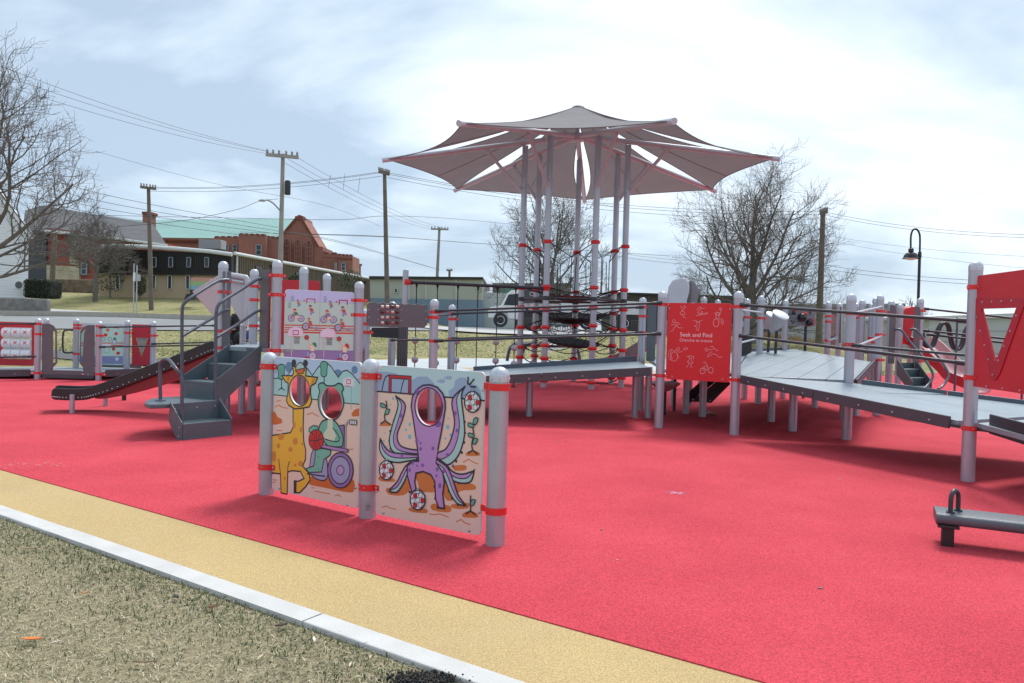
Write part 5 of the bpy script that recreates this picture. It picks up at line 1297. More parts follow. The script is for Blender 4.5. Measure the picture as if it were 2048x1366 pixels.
def wheel(x, y, a, c, col='#b9b6d4', hub=True):
    pr.dot(x, y, a, c, DK, 20); pr.dot(x, y, a * .84, c * .86, col, 20)
    if hub:
        for t in (0, .785, 1.57, 2.36): pr.line([(x - a * .8 * math.cos(t), y - c * .8 * math.sin(t)), (x + a * .8 * math.cos(t), y + c * .8 * math.sin(t))], .002, DK)
for dx, dy, sh, ball, capc in ((0, 0, '#3b8b62', '#c4402c', '#c62a2e'), (402, 16, '#8f7fb5', '#c4402c', '#c62a2e')):
    person_ink(225 + dx, 408 + dy, '#c9713c', '#6f88b8', '#4c4668', .62); person_ink(382 + dx, 490 + dy, '#c8483c', '#9a86bf', '#3c3a55', .85)
    pr.line([(332 + dx, 410 + dy), (334 + dx, 358 + dy), (434 + dx, 362 + dy), (432 + dx, 412 + dy)], .012, '#b02a32'); pr.dot(300 + dx, 378 + dy, 9, 10, '#c4402c')
    wheel(140 + dx, 598 + dy, 42, 44); wheel(262 + dx, 602 + dy, 42, 44); pr.line([(140 + dx, 598 + dy), (165 + dx, 545 + dy), (235 + dx, 575 + dy), (200 + dx, 600 + dy), (165 + dx, 560 + dy)], .007, '#8c3a4a'); person_ink(190 + dx, 540 + dy, sh, '#e0d2b4', capc, .95)
    wheel(318 + dx, 700 + dy, 44, 46); wheel(455 + dx, 725 + dy, 20, 22); pr.line([(345 + dx, 705 + dy), (455 + dx, 722 + dy)], .008, '#8088a8'); pr.fill([(352 + dx, 660 + dy), (390 + dx, 652 + dy), (385 + dx, 700 + dy), (350 + dx, 705 + dy)], '#7ea6d0'); person_ink(365 + dx, 645 + dy, '#c9574a', '#c9574a', '#c62a2e' if dx == 0 else '#3b8b62', .8); wheel(318 + dx, 700 + dy, 40, 42)
    pr.fill([(95 + dx, 818 + dy), (98 + dx, 760 + dy), (130 + dx, 722 + dy), (190 + dx, 706 + dy), (255 + dx, 720 + dy), (285 + dx, 765 + dy), (286 + dx, 822 + dy)], '#dcd3e6')
    if dx == 0: pr.line([(162, 752), (228, 752), (228, 802), (162, 802)], .010, '#a8303a', closed=True)
    pr.line([(142 + dx, 822 + dy), (140 + dx, 1068 + dy)], .011, '#cfc3da'); pr.line([(168 + dx, 826 + dy), (250 + dx, 828 + dy)], .008, '#c8662c')
    for k in range(4):
        pr.line([(172 + dx + 20 * k, 832 + dy), (195 + dx + 14 * k, 912 + dy)], .003, DK); pr.line([(190 + dx + 18 * k, 832 + dy), (172 + dx + 18 * k, 912 + dy)], .003, DK)
    for k in (855, 885, 912): pr.line([(172 + dx, k + dy), (248 + dx, k + dy)], .003, DK)
    pr.dot(330 + dx, 838 + dy, 30, 30, DK, 20); pr.dot(330 + dx, 838 + dy, 26, 26, '#b8382c', 20)
    pr.line([(355 + dx, 875 + dy), (385 + dx, 930 + dy)], .016, '#e6d2b8'); pr.line([(340 + dx, 930 + dy), (380 + dx, 965 + dy)], .016, '#e6d2b8'); pr.fill([(380 + dx, 935 + dy), (425 + dx, 945 + dy), (425 + dx, 1010 + dy), (375 + dx, 1005 + dy)], '#e6d7ba'); pr.fill([(398 + dx, 915 + dy), (425 + dx, 892 + dy), (452 + dx, 915 + dy), (456 + dx, 960 + dy), (432 + dx, 950 + dy)], '#3b8b62' if dx == 0 else '#c62a2e')
    wheel(405 + dx, 1065 + dy, 48, 50, '#cfc8de'); pr.fill([(335 + dx, 1020 + dy), (362 + dx, 1018 + dy), (358 + dx, 1075 + dy), (332 + dx, 1075 + dy)], '#86b2dc'); pr.fill([(310 + dx, 1078 + dy), (355 + dx, 1072 + dy), (350 + dx, 1095 + dy), (308 + dx, 1098 + dy)], '#b8303a')
    for x, y in ((155, 350), (120, 435), (560, 360)): 
        if dx == 0: pr.line([(x, y + 40), (x, y - 20)], .003, '#6a9a92'); pr.line(ellipse(x, y, 15, 34, 12), .004, '#6a9a92', closed=True)
pr.build(sw)
# roller counter panel
rc = thing('roller_counter_panel', 'dark grey wavy-topped panel with a grid of brown and white rollers', 'play panel', (-1.65, 10.7, 0))
frr = Frame(R1, Q1); zr = lambda x, y: frr.px(720 + x / 5.253, 540 + y / 5.253)
tu0, tu1 = zr(72, 480)[0], zr(706, 480)[0]; tv1 = 1.715; tv0 = 1.362
top = []
for i in range(40):
    s_ = i / 39; top.append((tu1 - .03 + (tu0 - tu1 + .06) * s_, tv1 - .022 * abs(math.sin(math.pi * s_ * 6.5)) ** .7))
out = [(tu0, tv0 + .05), (tu0 + .05, tv0), (tu1 - .05, tv0), (tu1, tv0 + .05), (tu1, tv1 - .05)] + top + [(tu0, tv1 - .05)]
rpn = panel(rc, frr, out, M_GREYPANEL, th=.02)
cols = [(.62, .52, .5), (.13, .03, .025), (.42, .17, .14), (.62, .52, .5)]
M_RO = [mat('roller ivory', (.60, .50, .48), rough=.35), mat('roller chocolate', (.10, .025, .02), rough=.35), mat('roller terracotta', (.38, .15, .12), rough=.35)]
pat = [[0, 0, 1, 0], [1, 2, 0, 1], [0, 0, 2, 1], [0, 1, 2, 1]]
for r_ in range(4):
    for c in range(4):
        u, v = zr(228 + 53 * c, 385 + 56 * r_); b = B(); b.path([frr.P(u - .022, v, .012), frr.P(u + .022, v, .012)], .022, 14); b.build('roller', M_RO[pat[r_][c]], rc)
bb = B(); bolts(bb, [frr.P(*zr(*p), .010) for p in ((92, 418), (92, 498), (185, 414), (185, 522), (432, 420), (430, 530), (690, 433), (690, 513))], frr.n, .009, 0); bb.build('bolt_row', M_BOLT, rpn)['kind'] = 'stuff'
b = B(); b.prism([at_y(x, y, 12.2) for x, y in ((743, 655), (798, 655), (796, 677), (742, 674))], (0, .06, 0)); o = b.build('relief_panel', mat('near black panel', (.02, .022, .026), rough=.5), cr, bevel=.006)
p = at_y(732, 640, 11.4); post(rc, p.x, 11.4, 1.62, [(1.4, 0), (1.27, 0)])
# ---- stair
sr = thing('entry_stair', 'dark grey perforated stair with turning landing and bent handrails', 'stair', (-3.8, 9.4, 0))
t3L, t3R = at_z(367, 760, .62), at_z(427, 765, .62); dkL, dkR = S4 + V(.08, -.04, DZ), R0 + V(-.14, .0, DZ)
st_dir = ((dkL + dkR) / 2 - (t3L + t3R) / 2); st_dir.z = 0
dkL = t3L + st_dir * 1.0; dkR = t3R + st_dir * 1.0
st1 = st_dir.normalized()
run = st_dir.length / 2
LZ = [.62, .83, 1.04]
side = (t3R - t3L); side.z = 0; wdt = side.length; side.normalize()
M_TREAD = M_STAIR
def perf(b, p, U_, V_, nu, nv, du, dv, r, n):
    q = Vector((0, 0, 1)).rotation_difference(Vector(n)).to_matrix()
    for i in range(nu):
        for j in range(nv): b.lathe([(r, .0), (r * .6, .0025), (1e-6, .003)], p + U_ * (du * (i + .5 * (j % 2))) + V_ * (dv * j), 6, 0, q)
for k in range(2):
    z = LZ[k]; f0_ = t3L + st1 * (run * k); f0_.z = z; g0_ = f0_ + side * wdt
    b = B(); b.prism([f0_, g0_, g0_ + st1 * (run - .002), f0_ + st1 * (run - .002)], (0, 0, -.035)); b.build('tread', M_TREAD, sr, smooth=False, bevel=.005)
    b = B(); rz_ = LZ[k + 1]; h0, h1_ = f0_ + st1 * run, g0_ + st1 * run
    b.prism([V(h0.x, h0.y, z - .03), V(h1_.x, h1_.y, z - .03), V(h1_.x, h1_.y, rz_ - .037), V(h0.x, h0.y, rz_ - .037)], st1 * .012); rs_ = b.build('riser', M_TREAD, sr, smooth=False)
    b = B(); perf(b, V(h0.x, h0.y, z + .05) + side * .06, side, V(0, 0, 1), 16, 5, .032, .024, .006, -st1); o = b.build('perforation', M_SKIRT, rs_); o['kind'] = 'stuff'
b = B(); h0, h1_ = t3L.copy(), t3R.copy(); b.prism([V(h0.x, h0.y, .40), V(h1_.x, h1_.y, .40), V(h1_.x, h1_.y, .585), V(h0.x, h0.y, .585)], st1 * .012); rs_ = b.build('riser', M_TREAD, sr, smooth=False)
b = B(); perf(b, V(h0.x, h0.y, .45) + side * .06, side, V(0, 0, 1), 16, 5, .032, .024, .006, -st1); b.build('perforation', M_SKIRT, rs_)['kind'] = 'stuff'
b = B(); q0, q1 = t3L + st1 * (2 * run), t3R + st1 * (2 * run); q0.z = q1.z = DZ
b.prism([q0, q1, V(R0.x - .02, R0.y + .12, DZ), V(S4.x + .05, S4.y + .05, DZ)], (0, 0, -.035)); b.build('tread', M_TREAD, sr, smooth=False, bevel=.004)
for s_, base in ((1, t3R), (-1, t3L)):
    o_ = side * (.004 * s_)
    pts = [(0, .40), (0, .64), (2 * run, 1.09), (2 * run, .80), (.12, .36)] if s_ == 1 else [(0, .44), (0, .68), (2 * run, 1.08), (2 * run, .84)]
    b = B(); b.prism([V(base.x, base.y, 0) + st1 * d_ + V(0, 0, z) + o_ for d_, z in pts], side * (.014 * s_)); b.build('stringer', M_TREAD, sr, smooth=False, bevel=.004)
# landing with rounded end
la, lb = at_z(332, 808, .41), at_z(428, 800.5, .41)
lf = (lb - la); lf.z = 0; lf.normalize(); lin_ = V(-lf.y, lf.x, 0)          # direction up the lower flight
land = [la, lb, V(t3R.x, t3R.y, .41) + st1 * .004, V(t3L.x, t3L.y, .41) + st1 * .004, V(-4.52, 9.72, .41), V(-4.66, 9.52, .41), V(-4.66, 9.28, .41), V(-4.55, 9.06, .41), at_z(300, 803, .41)]
land = [la, lb + lf * .035, V(t3R.x, t3R.y, .41) + side * .02, V(t3L.x, t3L.y, .41)] + [at_z(x, y, .41) for x, y in ((345, 793), (322, 794), (302, 797), (291, 801), (289, 806))] + [at_z(300, 809, .41)]
b = B(); b.prism(land, (0, 0, -.05)); b.build('landing', M_TREAD, sr, smooth=False, bevel=.01)
# bottom step
s1L, s1R = at_z(366, 848, .2), at_z(462, 839.5, .2)
bf = (s1R - s1L); bf.z = 0; bf.normalize(); bi = V(-bf.y, bf.x, 0)
if bi.dot(la - s1L) < 0: bi = -bi
dep = (V(la.x, la.y, 0) - V(s1L.x, s1L.y, 0)).dot(bi)
tl, tr = s1L + bi * dep, s1R + bi * dep
b = B(); b.prism([s1L, s1R, tr, tl], (0, 0, -.035)); b.build('tread', M_TREAD, sr, smooth=False, bevel=.006)
b = B(); b.prism([V(s1L.x, s1L.y, .01), V(s1R.x, s1R.y, .01), V(s1R.x, s1R.y, .166), V(s1L.x, s1L.y, .166)], bi * .014); rs_ = b.build('riser', M_TREAD, sr, smooth=False)
b = B(); perf(b, V(s1L.x, s1L.y, .05) + bf * .07, bf, V(0, 0, 1), 15, 5, .031, .022, .007, -bi); b.build('perforation', M_SKIRT, rs_)['kind'] = 'stuff'
b = B(); b.prism([V(tl.x, tl.y, .2), V(tr.x, tr.y, .2), V(tr.x, tr.y, .405), V(tl.x, tl.y, .405)], bi * .012); rs_ = b.build('riser', M_TREAD, sr, smooth=False)
b = B(); perf(b, V(tl.x, tl.y, .235) + bf * .07, bf, V(0, 0, 1), 15, 4, .031, .024, .007, -bi); b.build('perforation', M_SKIRT, rs_)['kind'] = 'stuff'
for base, s_ in ((s1L, -1), (s1R, 1)):
    b = B(); q = V(base.x, base.y, 0) + bf * (.003 * s_)
    b.prism([q + V(0, 0, .005), q + V(0, 0, .215), q + bi * dep + V(0, 0, .44), q + bi * (dep + .02) + V(0, 0, .20), q + bi * .1 + V(0, 0, .005)], bf * (.013 * s_)); b.build('stringer', M_TREAD, sr, smooth=False, bevel=.004)
bb = B(); bolts(bb, [V(s1L.x, s1L.y, 0) + bi * d_ + V(0, 0, z) - bf * .016 for d_, z in ((.05, .15), (.06, .05))], -bf, .012, 0); bolts(bb, [V(tl.x, tl.y, .345) + bf * d_ for d_ in (.05, .32, .56)], -bi, .010, 0); bb.build('bolt_row', M_BOLT, sr)['kind'] = 'stuff'
# handrails
gr = .021
A0 = at_y(296, 0, 9.4)
lowL = V(t3L.x, t3L.y, 0) - side * .04; lowR = V(t3R.x, t3R.y, 0) + side * .035
def zoom8(x, y): return (80 + x / 4.6545, 640 + y / 4.6545)
Yl, Yr = 9.55, 9.3
rpath(sr, [at_y(*zoom8(1325, 560), Yl), at_y(364, 700, Yl), at_y(364, 640, Yl), at_y(365, 615, Yl), at_y(370, 605, Yl + .02), at_y(385, 593, Yl + .1), at_y(430, 565, Yl + .5), at_y(447, 560, Yl + .62), at_y(458, 560, Yl + .7)], gr, M_GREYRAIL, 'handrail')
rpath(sr, [at_y(365, 672, Yl), at_y(400, 651, Yl + .3), at_y(432, 632, Yl + .55), at_y(447, 621, Yl + .65), at_y(458, 620, Yl + .7)], gr * .9, M_GREYRAIL, 'handrail')
rpath(sr, [at_y(431, 790, Yr - .02), at_y(431, 720, Yr - .02), at_y(432, 640, Yr), at_y(433, 622, Yr), at_y(437, 610, Yr + .03), at_y(447, 601, Yr + .1), at_y(490, 574, Yr + .45), at_y(514, 559, Yr + .6), at_y(522, 557, Yr + .65)], gr, M_GREYRAIL, 'handrail')
rpath(sr, [at_y(434, 674, Yr), at_y(470, 652, Yr + .3), at_y(510, 625, Yr + .58), at_y(522, 621, Yr + .65)], gr * .9, M_GREYRAIL, 'handrail')
hL = at_z(321, 802, .41); hR = at_z(363, 878, .01)
rpath(sr, [hL, at_y(320, 760, hL.y), at_y(320, 735, hL.y), at_y(324, 722, hL.y - .04), at_y(332, 718, hL.y - .1), at_y(340, 722, hL.y - .2), at_y(352, 738, hL.y - .34), at_y(361, 752, hR.y - .0), at_y(364, 766, hR.y), at_y(364, 800, hR.y), hR], gr, M_GREYRAIL, 'handrail')
b = B(); b.lathe([(.06, 0), (.06, .012), (.03, .02)], hL, 16); b.build('base_flange', M_GREYRAIL, sr)
for x, y in ((-4.25, 11.29), ): pass
leg(sr, -3.99, 11.2, .9, .05); leg(sr, -4.15, 9.9, .36, .05)
# ---- roller slide
rsl = thing('roller_slide', 'black roller slide with red underside running down to the left of the stair', 'slide', (-5.5, 11, 0))
sl_pts = [at_y(448, 692, 11.0), at_y(415, 703, 11.05), at_y(350, 728, 11.08), at_y(280, 754, 11.1), at_y(225, 774, 11.1), at_y(190, 783, 11.08), at_y(160, 786, 11.02), at_y(125, 785, 10.95), at_y(106, 784, 10.9)]
Cs = catmull(sl_pts, 5)
for sgn, nm in ((-1, 'side_rail'), (1, 'side_rail')):
    b = B(); vs = []
    for i, p in enumerate(Cs):
        t = (Cs[min(i + 1, len(Cs) - 1)] - Cs[max(i - 1, 0)]).normalized(); s_ = t.cross(V(0, 0, 1)).normalized(); u = s_.cross(t)
        c = p + s_ * (.23 * sgn); hgt = .085
        k = 1.0 if i < len(Cs) - 3 else [.95, .8, .45][i - len(Cs) + 3]
        for x, y in ((-.018, -hgt * k), (.018, -hgt * k), (.018, hgt * k), (-.018, hgt * k)): vs.append(c + s_ * x + u * y)
    fs = [(i * 4 + j, i * 4 + (j + 1) % 4, (i + 1) * 4 + (j + 1) % 4, (i + 1) * 4 + j) for i in range(len(Cs) - 1) for j in range(4)]
    b.add(vs, fs + [(0, 1, 2, 3), tuple(len(vs) - 4 + j for j in range(4))]); o = b.build(nm, M_SLIDE, rsl, bevel=.012, segs=3)
    # which side faces the camera
    if (Cs[5] - V(0, 0, CZ)).dot(s_ * sgn) < 0:
        bb = B()
        tot = 0
        for i in range(len(Cs) - 1):
            t = (Cs[i + 1] - Cs[i]); ss = t.normalized().cross(V(0, 0, 1)).normalized(); u = ss.cross(t.normalized())
            bolts(bb, [Cs[i] + t * .5 + ss * (.249 * sgn) - u * .045], ss * sgn, .010, 0)
        bb.build('axle_bolt', M_BOLT, o)['kind'] = 'stuff'
for i in range(len(Cs) * 2 - 4):
    f = i / 2; a = int(f); p = Cs[a].lerp(Cs[a + 1], f - a); t = (Cs[a + 1] - Cs[a]).normalized(); s_ = t.cross(V(0, 0, 1)).normalized(); u = s_.cross(t)
    b = B(); b.tube(p - s_ * .205 - u * .03, p + s_ * .205 - u * .03, .024, 10); b.build('roller', M_SLIDE, rsl)
b = B(); pl = Cs[:24]
for i in range(len(pl) - 1):
    for sgn in (-1, 1):
        p0, p1 = pl[i], pl[i + 1]; t = (p1 - p0).normalized(); s_ = t.cross(V(0, 0, 1)).normalized() * (.2 * sgn)
        k0, k1 = .17 * (1 - (i / 24) ** 3), .17 * (1 - ((i + 1) / 24) ** 3)
        b.add([p0 + s_ - V(0, 0, .08), p1 + s_ - V(0, 0, .08), p1 + s_ - V(0, 0, .08 + k1), p0 + s_ - V(0, 0, .08 + k0)], [(0, 1, 2, 3)])
    w0 = s_ / .2 * .2
    b.add([p0 + w0 - V(0, 0, .08 + k0), p1 + w0 - V(0, 0, .08 + k1), p1 - w0 - V(0, 0, .08 + k1), p0 - w0 - V(0, 0, .08 + k0)], [(0, 1, 2, 3)])
b.build('red_underside', mat('deep red slide shell', (.24, .012, .02), rough=.45, var=.08), rsl)
for px, py, zt in ((144, 828, .28), (211, 814, .33), (248, 802, .44)):
    p = at_z(px, py); b = B(); b.tube(p, V(p.x, p.y, zt), .035, 14); b.build('leg', M_POST if px < 240 else M_SLIDE, rsl)
# ---- grey hood of the far slide behind the platform
gh2 = thing('kite_hood', 'pale grey angular slide hood behind the stair platform', 'slide hood', (-5, 13, 0))
b = B(); b.prism([at_y(x, y, Y) for x, y, Y in ((384, 583, 13.4), (441, 547, 12.6), (446, 640, 12.6), (428, 634, 13.0))], (.02, .05, 0)); b.build('hood_side', M_LGREY, gh2, bevel=.01)
b = B(); b.prism([at_y(x, y, Y) for x, y, Y in ((459, 552, 12.4), (492, 556, 12.4), (491, 652, 12.4), (484, 648, 12.4), (459, 606, 12.4))], (.02, .04, 0)); b.build('hood_side', M_LGREY, gh2, bevel=.01)
b = B(); b.path(catmull([at_y(459, 550, 12.38), at_y(485, 554, 12.38), at_y(494, 560, 12.38), at_y(494, 600, 12.38), at_y(491, 652, 12.38)], 5), .045, 12); b.path([at_y(459, 560, 12.36), at_y(488, 565, 12.36)], .022, 10); b.build('hood_rim', M_LGREY, gh2)
b = B(); p = at_y(486, 650, 12.5); b.tube(p, V(p.x, p.y, 0), .05, 12); b.build('support_leg', M_POST, gh2)
# ================================================================== LOW RAMP AT THE FAR LEFT
lo = thing('low_ramp_deck', 'low grey deck with charcoal gate leaves at the far left', 'ramp', (-9.5, 16.8, 0))
zL2 = lambda x, y: (x / 6.0235, 620 + y / 6.0235)
LA, LB = V(-10.144, 16.168, 0), V(-8.893, 16.272, 0)
deck(lo, [V(-13.5, 15.0, .10), LA + V(-.08, .05, .20), V(-10.0, 17.7, .20), V(-13.4, 17.4, .1)], board=(1, .05), width=.8, name='deck_plate')
deck(lo, [LA + V(0, .05, .2), LB + V(0, .05, .2), V(-8.7, 17.7, .2), V(-9.95, 17.7, .2)], board=(1, .05), width=.8, name='deck_plate')
deck(lo, [LB + V(.03, .05, .2), V(-5.2, 15.9, .48), V(-5.0, 17.6, .48), V(-8.65, 17.7, .2)], board=(1, .05), width=.8, name='deck_plate')
skirt(lo, V(-13.5, 14.95, .12), LA + V(-.16, .02, .22), .15, 6); skirt(lo, LA + V(.1, .0, .13), LB + V(-.1, .0, .13), .09, 0); skirt(lo, LB + V(.14, .02, .24), V(-5.2, 15.88, .52), .15, 6)
skirt(lo, V(-9.95, 17.75, .30), V(-8.7, 17.75, .30), .1, 0, m=M_GREYRAIL)
post(lo, LA.x, LA.y, 1.32, [(.98, 0), (1.2, math.pi), (.15, 0)]); post(lo, LB.x, LB.y, 1.29, [(.98, 0), (1.18, 0), (.15, 0)])
for px, py, Y, cl in ((93, 636, 17.3, ()), (153, 637, 17.3, (1.18, 1.11, .52)), (255, 640, 17.4, (1.03,)), (307, 642, 17.5, (.98,))):
    p = at_y(px, py, Y); post(lo, p.x, Y, p.z, [(z, 0) for z in cl])
for z in (1.20, .50): rail(lo, V(LA.x - .02, LA.y - .08, z), V(-13.6, 14.9, z - .13)); 
for (x0, y0), (x1, y1) in (((199, 654.5), (436, 651)), ((199, 694), (436, 690))): rail(lo, at_y(x0, y0, 16.18), at_y(x1, y1, 16.0))
rail(lo, at_y(303, 688, 17.4), at_y(436, 684, 17.2))
p_e = at_y(436, 640, 16.0); post(lo, p_e.x, 16.0, 1.45, [])
leg(lo, -5.6, 16.6, .4); leg(lo, -7.2, 16.6, .25)
frl = Frame(LA, LB); cl_ = lambda x, y: frl.px(*zL2(x, y), w=.0)
for pts in ([(505, 165), (600, 165), (650, 190), (685, 240), (690, 640), (640, 690), (630, 795), (505, 795)], [(1140, 180), (1060, 180), (1000, 210), (968, 260), (958, 640), (1000, 690), (1003, 795), (1140, 795)]):
    hol = [(640, 260), (665, 255), (668, 630), (640, 635)] if pts[0][0] == 505 else [(975, 290), (1035, 215), (1012, 290), (995, 620), (972, 640)]
    b = B(); b.prism([frl.P(*cl_(x, y), -.01) for x, y in pts], frl.n * .018, 0, [[frl.P(*cl_(x, y), -.01) for x, y in hol]]); o = b.build('gate_leaf', M_GREYPANEL, lo, bevel=.003)
b = B(); b.bar(frl.P(.3, .17), frl.P(.9, .17), .02, .09); b.build('sill', M_GREYPANEL, lo)
bb = B(); bolts(bb, [frl.P(*cl_(x, 775), .012) for x in (558, 612, 1015, 1065)], frl.n, .014, 0); bb.build('bolt_row', M_BOLT, lo)['kind'] = 'stuff'
pc_ = at_y(153, 660, 17.25); rpath(lo, [at_y(*zL2(880, 243), 17.2), at_y(*zL2(800, 243), 17.1), at_y(*zL2(765, 270), 17.05), at_y(*zL2(755, 380), 17.05), at_y(*zL2(762, 490), 17.05), at_y(*zL2(795, 515), 17.1), at_y(*zL2(880, 510), 17.2)], .02, M_BLACKRAIL, 'grab_handle')
# tic tac toe panel
tt = thing('tic_tac_toe_panel', 'red panel with nine white turning cylinders marked with crosses at far left', 'play panel', (-10.9, 16.4, 0))
ftt = Frame((-11.9, 17.0), (-10.2, 17.15)); ct_ = lambda x, y: ftt.px(*zL2(x, y))
ax0, ax1 = ct_(-300, 300)[0], ct_(412, 300)[0]; az1 = ct_(200, 145)[1]; az0 = ct_(200, 670)[1]
hx0, hx1, hz1, hz0 = ct_(38, 400)[0], ct_(385, 400)[0], ct_(200, 212)[1], ct_(200, 590)[1]
panel(tt, ftt, rounded(ax0, az0, ax1, az1, .03), M_REDPANEL, [[(hx0, hz0), (hx1, hz0), (hx1, hz1), (hx0, hz1)]], th=.02)
cw_, chh = (hx1 - hx0) / 3, (hz1 - hz0) / 3
for i in range(3):
    for j in range(3):
        b = B(); x0, x1 = hx0 + cw_ * i + .006, hx0 + cw_ * (i + 1) - .006; zc_ = hz0 + chh * (j + .5); b.path([ftt.P(x0, zc_), ftt.P(x1, zc_)], chh * .46, 18); cyl = b.build('turning_cylinder', M_WHITE, tt)
        b = B(); c = ftt.P((x0 + x1) / 2, zc_ + (.02 if j else -.05), chh * .46 + .002); u = ftt.u; w = V(0, 0, 1); k = .038
        if (i, j) != (2, 0): b.bar(c - u * k - w * k, c + u * k + w * k, .003, .012, up=ftt.n.cross((u + w))); b.bar(c - u * k + w * k, c + u * k - w * k, .003, .012, up=ftt.n.cross((u - w)))
        else: b.path([c - u * k + w * k * .6, c + u * k + w * k * .6, c - w * k], .007, 6, closed=True)
        b.build('red_mark', M_RED, cyl)
# second copy of the sports print, smaller, and triangle window beyond the low deck
s2 = thing('small_sports_panel', 'pale green sports print panel between low posts at far left', 'play panel', (-8.7, 17.5, 0))
f2 = Frame(at_y(160, 700, 17.4), at_y(250, 700, 17.45)); c2_ = lambda x, y: f2.px(*zL2(x, y))
a0_, z1_ = c2_(968, 152); a1_, z0_ = c2_(1490, 665)
s2p = panel(s2, f2, rounded(a0_, z0_, a1_, z1_, .05), mat('pale aqua sheet', (.50, .62, .62), rough=.45), th=.016)
pr = Print(f2, .0088, conv=c2_)
pr.fill([(970, 215), (1484, 215), (1484, 555), (970, 555)], '#b5d8cc'); pr.fill([(970, 555), (1484, 555), (1484, 650), (970, 650)], '#8289b4')
for y in (392, 420): pr.fill([(970, y), (1488, y), (1488, y + 12), (970, y + 12)], '#c24a38')
for x, y, c in ((1300, 240, '#c9713c'), (1400, 285, '#c8483c'), (1275, 300, '#c62a2e'), (1385, 350, '#3b8b62'), (1425, 520, '#c62a2e'), (1370, 470, '#b8382c')): pr.dot(x, y, 22, 20, c)
for x in (1250, 1325): pr.dot(x, 348, 24, 24, '#50546a'); pr.dot(x, 348, 19, 19, '#b5d8cc')
for x, y in ((1380, 385), (1412, 590)): pr.dot(x, y, 30, 30, '#7c8ab0'); pr.dot(x, y, 22, 22, '#c6cde0')
pr.fill([(1230, 440), (1235, 412), (1285, 402), (1335, 415), (1340, 440)], '#dcd8e6'); pr.line([(1255, 445), (1255, 510), (1320, 510), (1320, 445)], .008, '#8a9096'); pr.line([(1385, 505), (1400, 550)], .03, '#e6d2b8'); pr.line([(1365, 215), (1430, 215), (1430, 235)], .012, '#b02a32')
pr.build(s2p)
s3 = thing('small_triangle_panel', 'crimson panel with small glazed triangle window at far left', 'play panel', (-8.0, 17.5, 0))
f3 = Frame(at_y(262, 700, 17.45), at_y(300, 700, 17.5)); c3_ = lambda x, y: f3.px(*zL2(x, y))
q = [c3_(1590, 670), c3_(1808, 665), c3_(1815, 178), c3_(1592, 172)]
trih = [c3_(1645, 335), c3_(1708, 560), c3_(1786, 338)]
p3 = panel(s3, f3, q, M_REDPANEL2, [trih], th=.02)
b = B(); b.path([f3.P(*t_, .012) for t_ in trih], .012, 6, closed=True); b.build('window_frame', mat('brass trim', (.45, .38, .24), rough=.4), p3)
b = B(); b.prism([f3.P(u, v, -.002) for u, v in trih], f3.n * .004); b.build('pane', mat('dull window plastic', (.25, .25, .24), rough=.25), p3)
# ================================================================== BACKGROUND
M_BARK = mat('grey bark', (.15, .135, .12), rough=.9, var=.25, scale=9, bump=.5, bscale=30)
M_TWIG = mat('dark twig', (.14, .125, .112), rough=.9, var=.2, scale=9)
def tree(name, label, base, H, trunk_r, seed, fork=.25, spread=1.0, bias=(0, 0), levels=5, kids=(9, 7, 7, 6, 4), twig_r=.008, up=.12, first=None, lens=None):
    g = random.Random(seed); tr, cr_ = B(), B()
    ln0 = H * .55 if lens is None else lens
    def grow(p, d, L_, r, lv):
        n = [9, 8, 6, 5, 4, 3][min(lv, 5)]
        pts, rad = [p.copy()], [r]
        dd = d.normalized(); wob = [.10, .2, .26, .3, .34, .34][min(lv, 5)]
        r1 = max(twig_r * .55, r * (.30 if lv else .35))
        for i in range(n):
            dd = (dd + V(g.gauss(0, wob), g.gauss(0, wob), g.gauss(0, wob * .7)) * .55 + V(0, 0, up * (1 if lv else .3)) + V(bias[0], bias[1], 0) * (.05 if lv else .0)).normalized()
            p = p + dd * (L_ / n); pts.append(p.copy()); rad.append(r + (r1 - r) * ((i + 1) / n) ** .8)
        (tr if lv <= 1 else cr_).path(pts, rad, [9, 7, 5, 4, 3, 3][min(lv, 5)], caps=lv < 2)
        if lv >= levels: return
        k = kids[min(lv, len(kids) - 1)]; k = max(2, round(k * g.uniform(.75, 1.25)))
        for j in range(k):
            f = (fork if lv == 0 else .16) + (1 - (fork if lv == 0 else .16)) * ((j + g.random() * .9) / k); f = min(f, .99)
            x = f * n; a = min(int(x), n - 1); q = pts[a].lerp(pts[a + 1], x - a); t = (pts[a + 1] - pts[a]).normalized()
            az = g.uniform(0, 6.283); s_ = t.cross(V(math.cos(az), math.sin(az), .3)).normalized()
            an = R(g.uniform(28, 62)) * (spread if lv < 2 else 1)
            nd = t * math.cos(an) + s_ * math.sin(an)
            if nd.z < -.1: nd.z *= .3
            Lc = L_ * g.uniform(.48, .78) * (1.05 - .45 * f if lv else 1.1 - .45 * f)
            rc_ = (rad[a] * (1 - (x - a)) + rad[a + 1] * (x - a)) * g.uniform(.45, .7)
            grow(q, nd, Lc, max(rc_, twig_r), lv + 1)
    if first:
        tr.path([Vector(q) for q in first['trunk']], first['rad'], 10)
        for p, d, L_, r in first['limbs']: grow(Vector(p), Vector(d), L_, r, 1)
    else:
        grow(Vector(base), V(g.gauss(0, .04), g.gauss(0, .04), 1), ln0, trunk_r, 0)
    root = thing(name, label, 'tree', base)
    tr.build('trunk', M_BARK, root); o = cr_.build('crown', M_TWIG, root)
    return root
def gz(px, Y): 
    x = at_y(px, 640, Y).x; return V(x, Y, terrain(x, Y) - .05)
bt = gz(1500, 41)
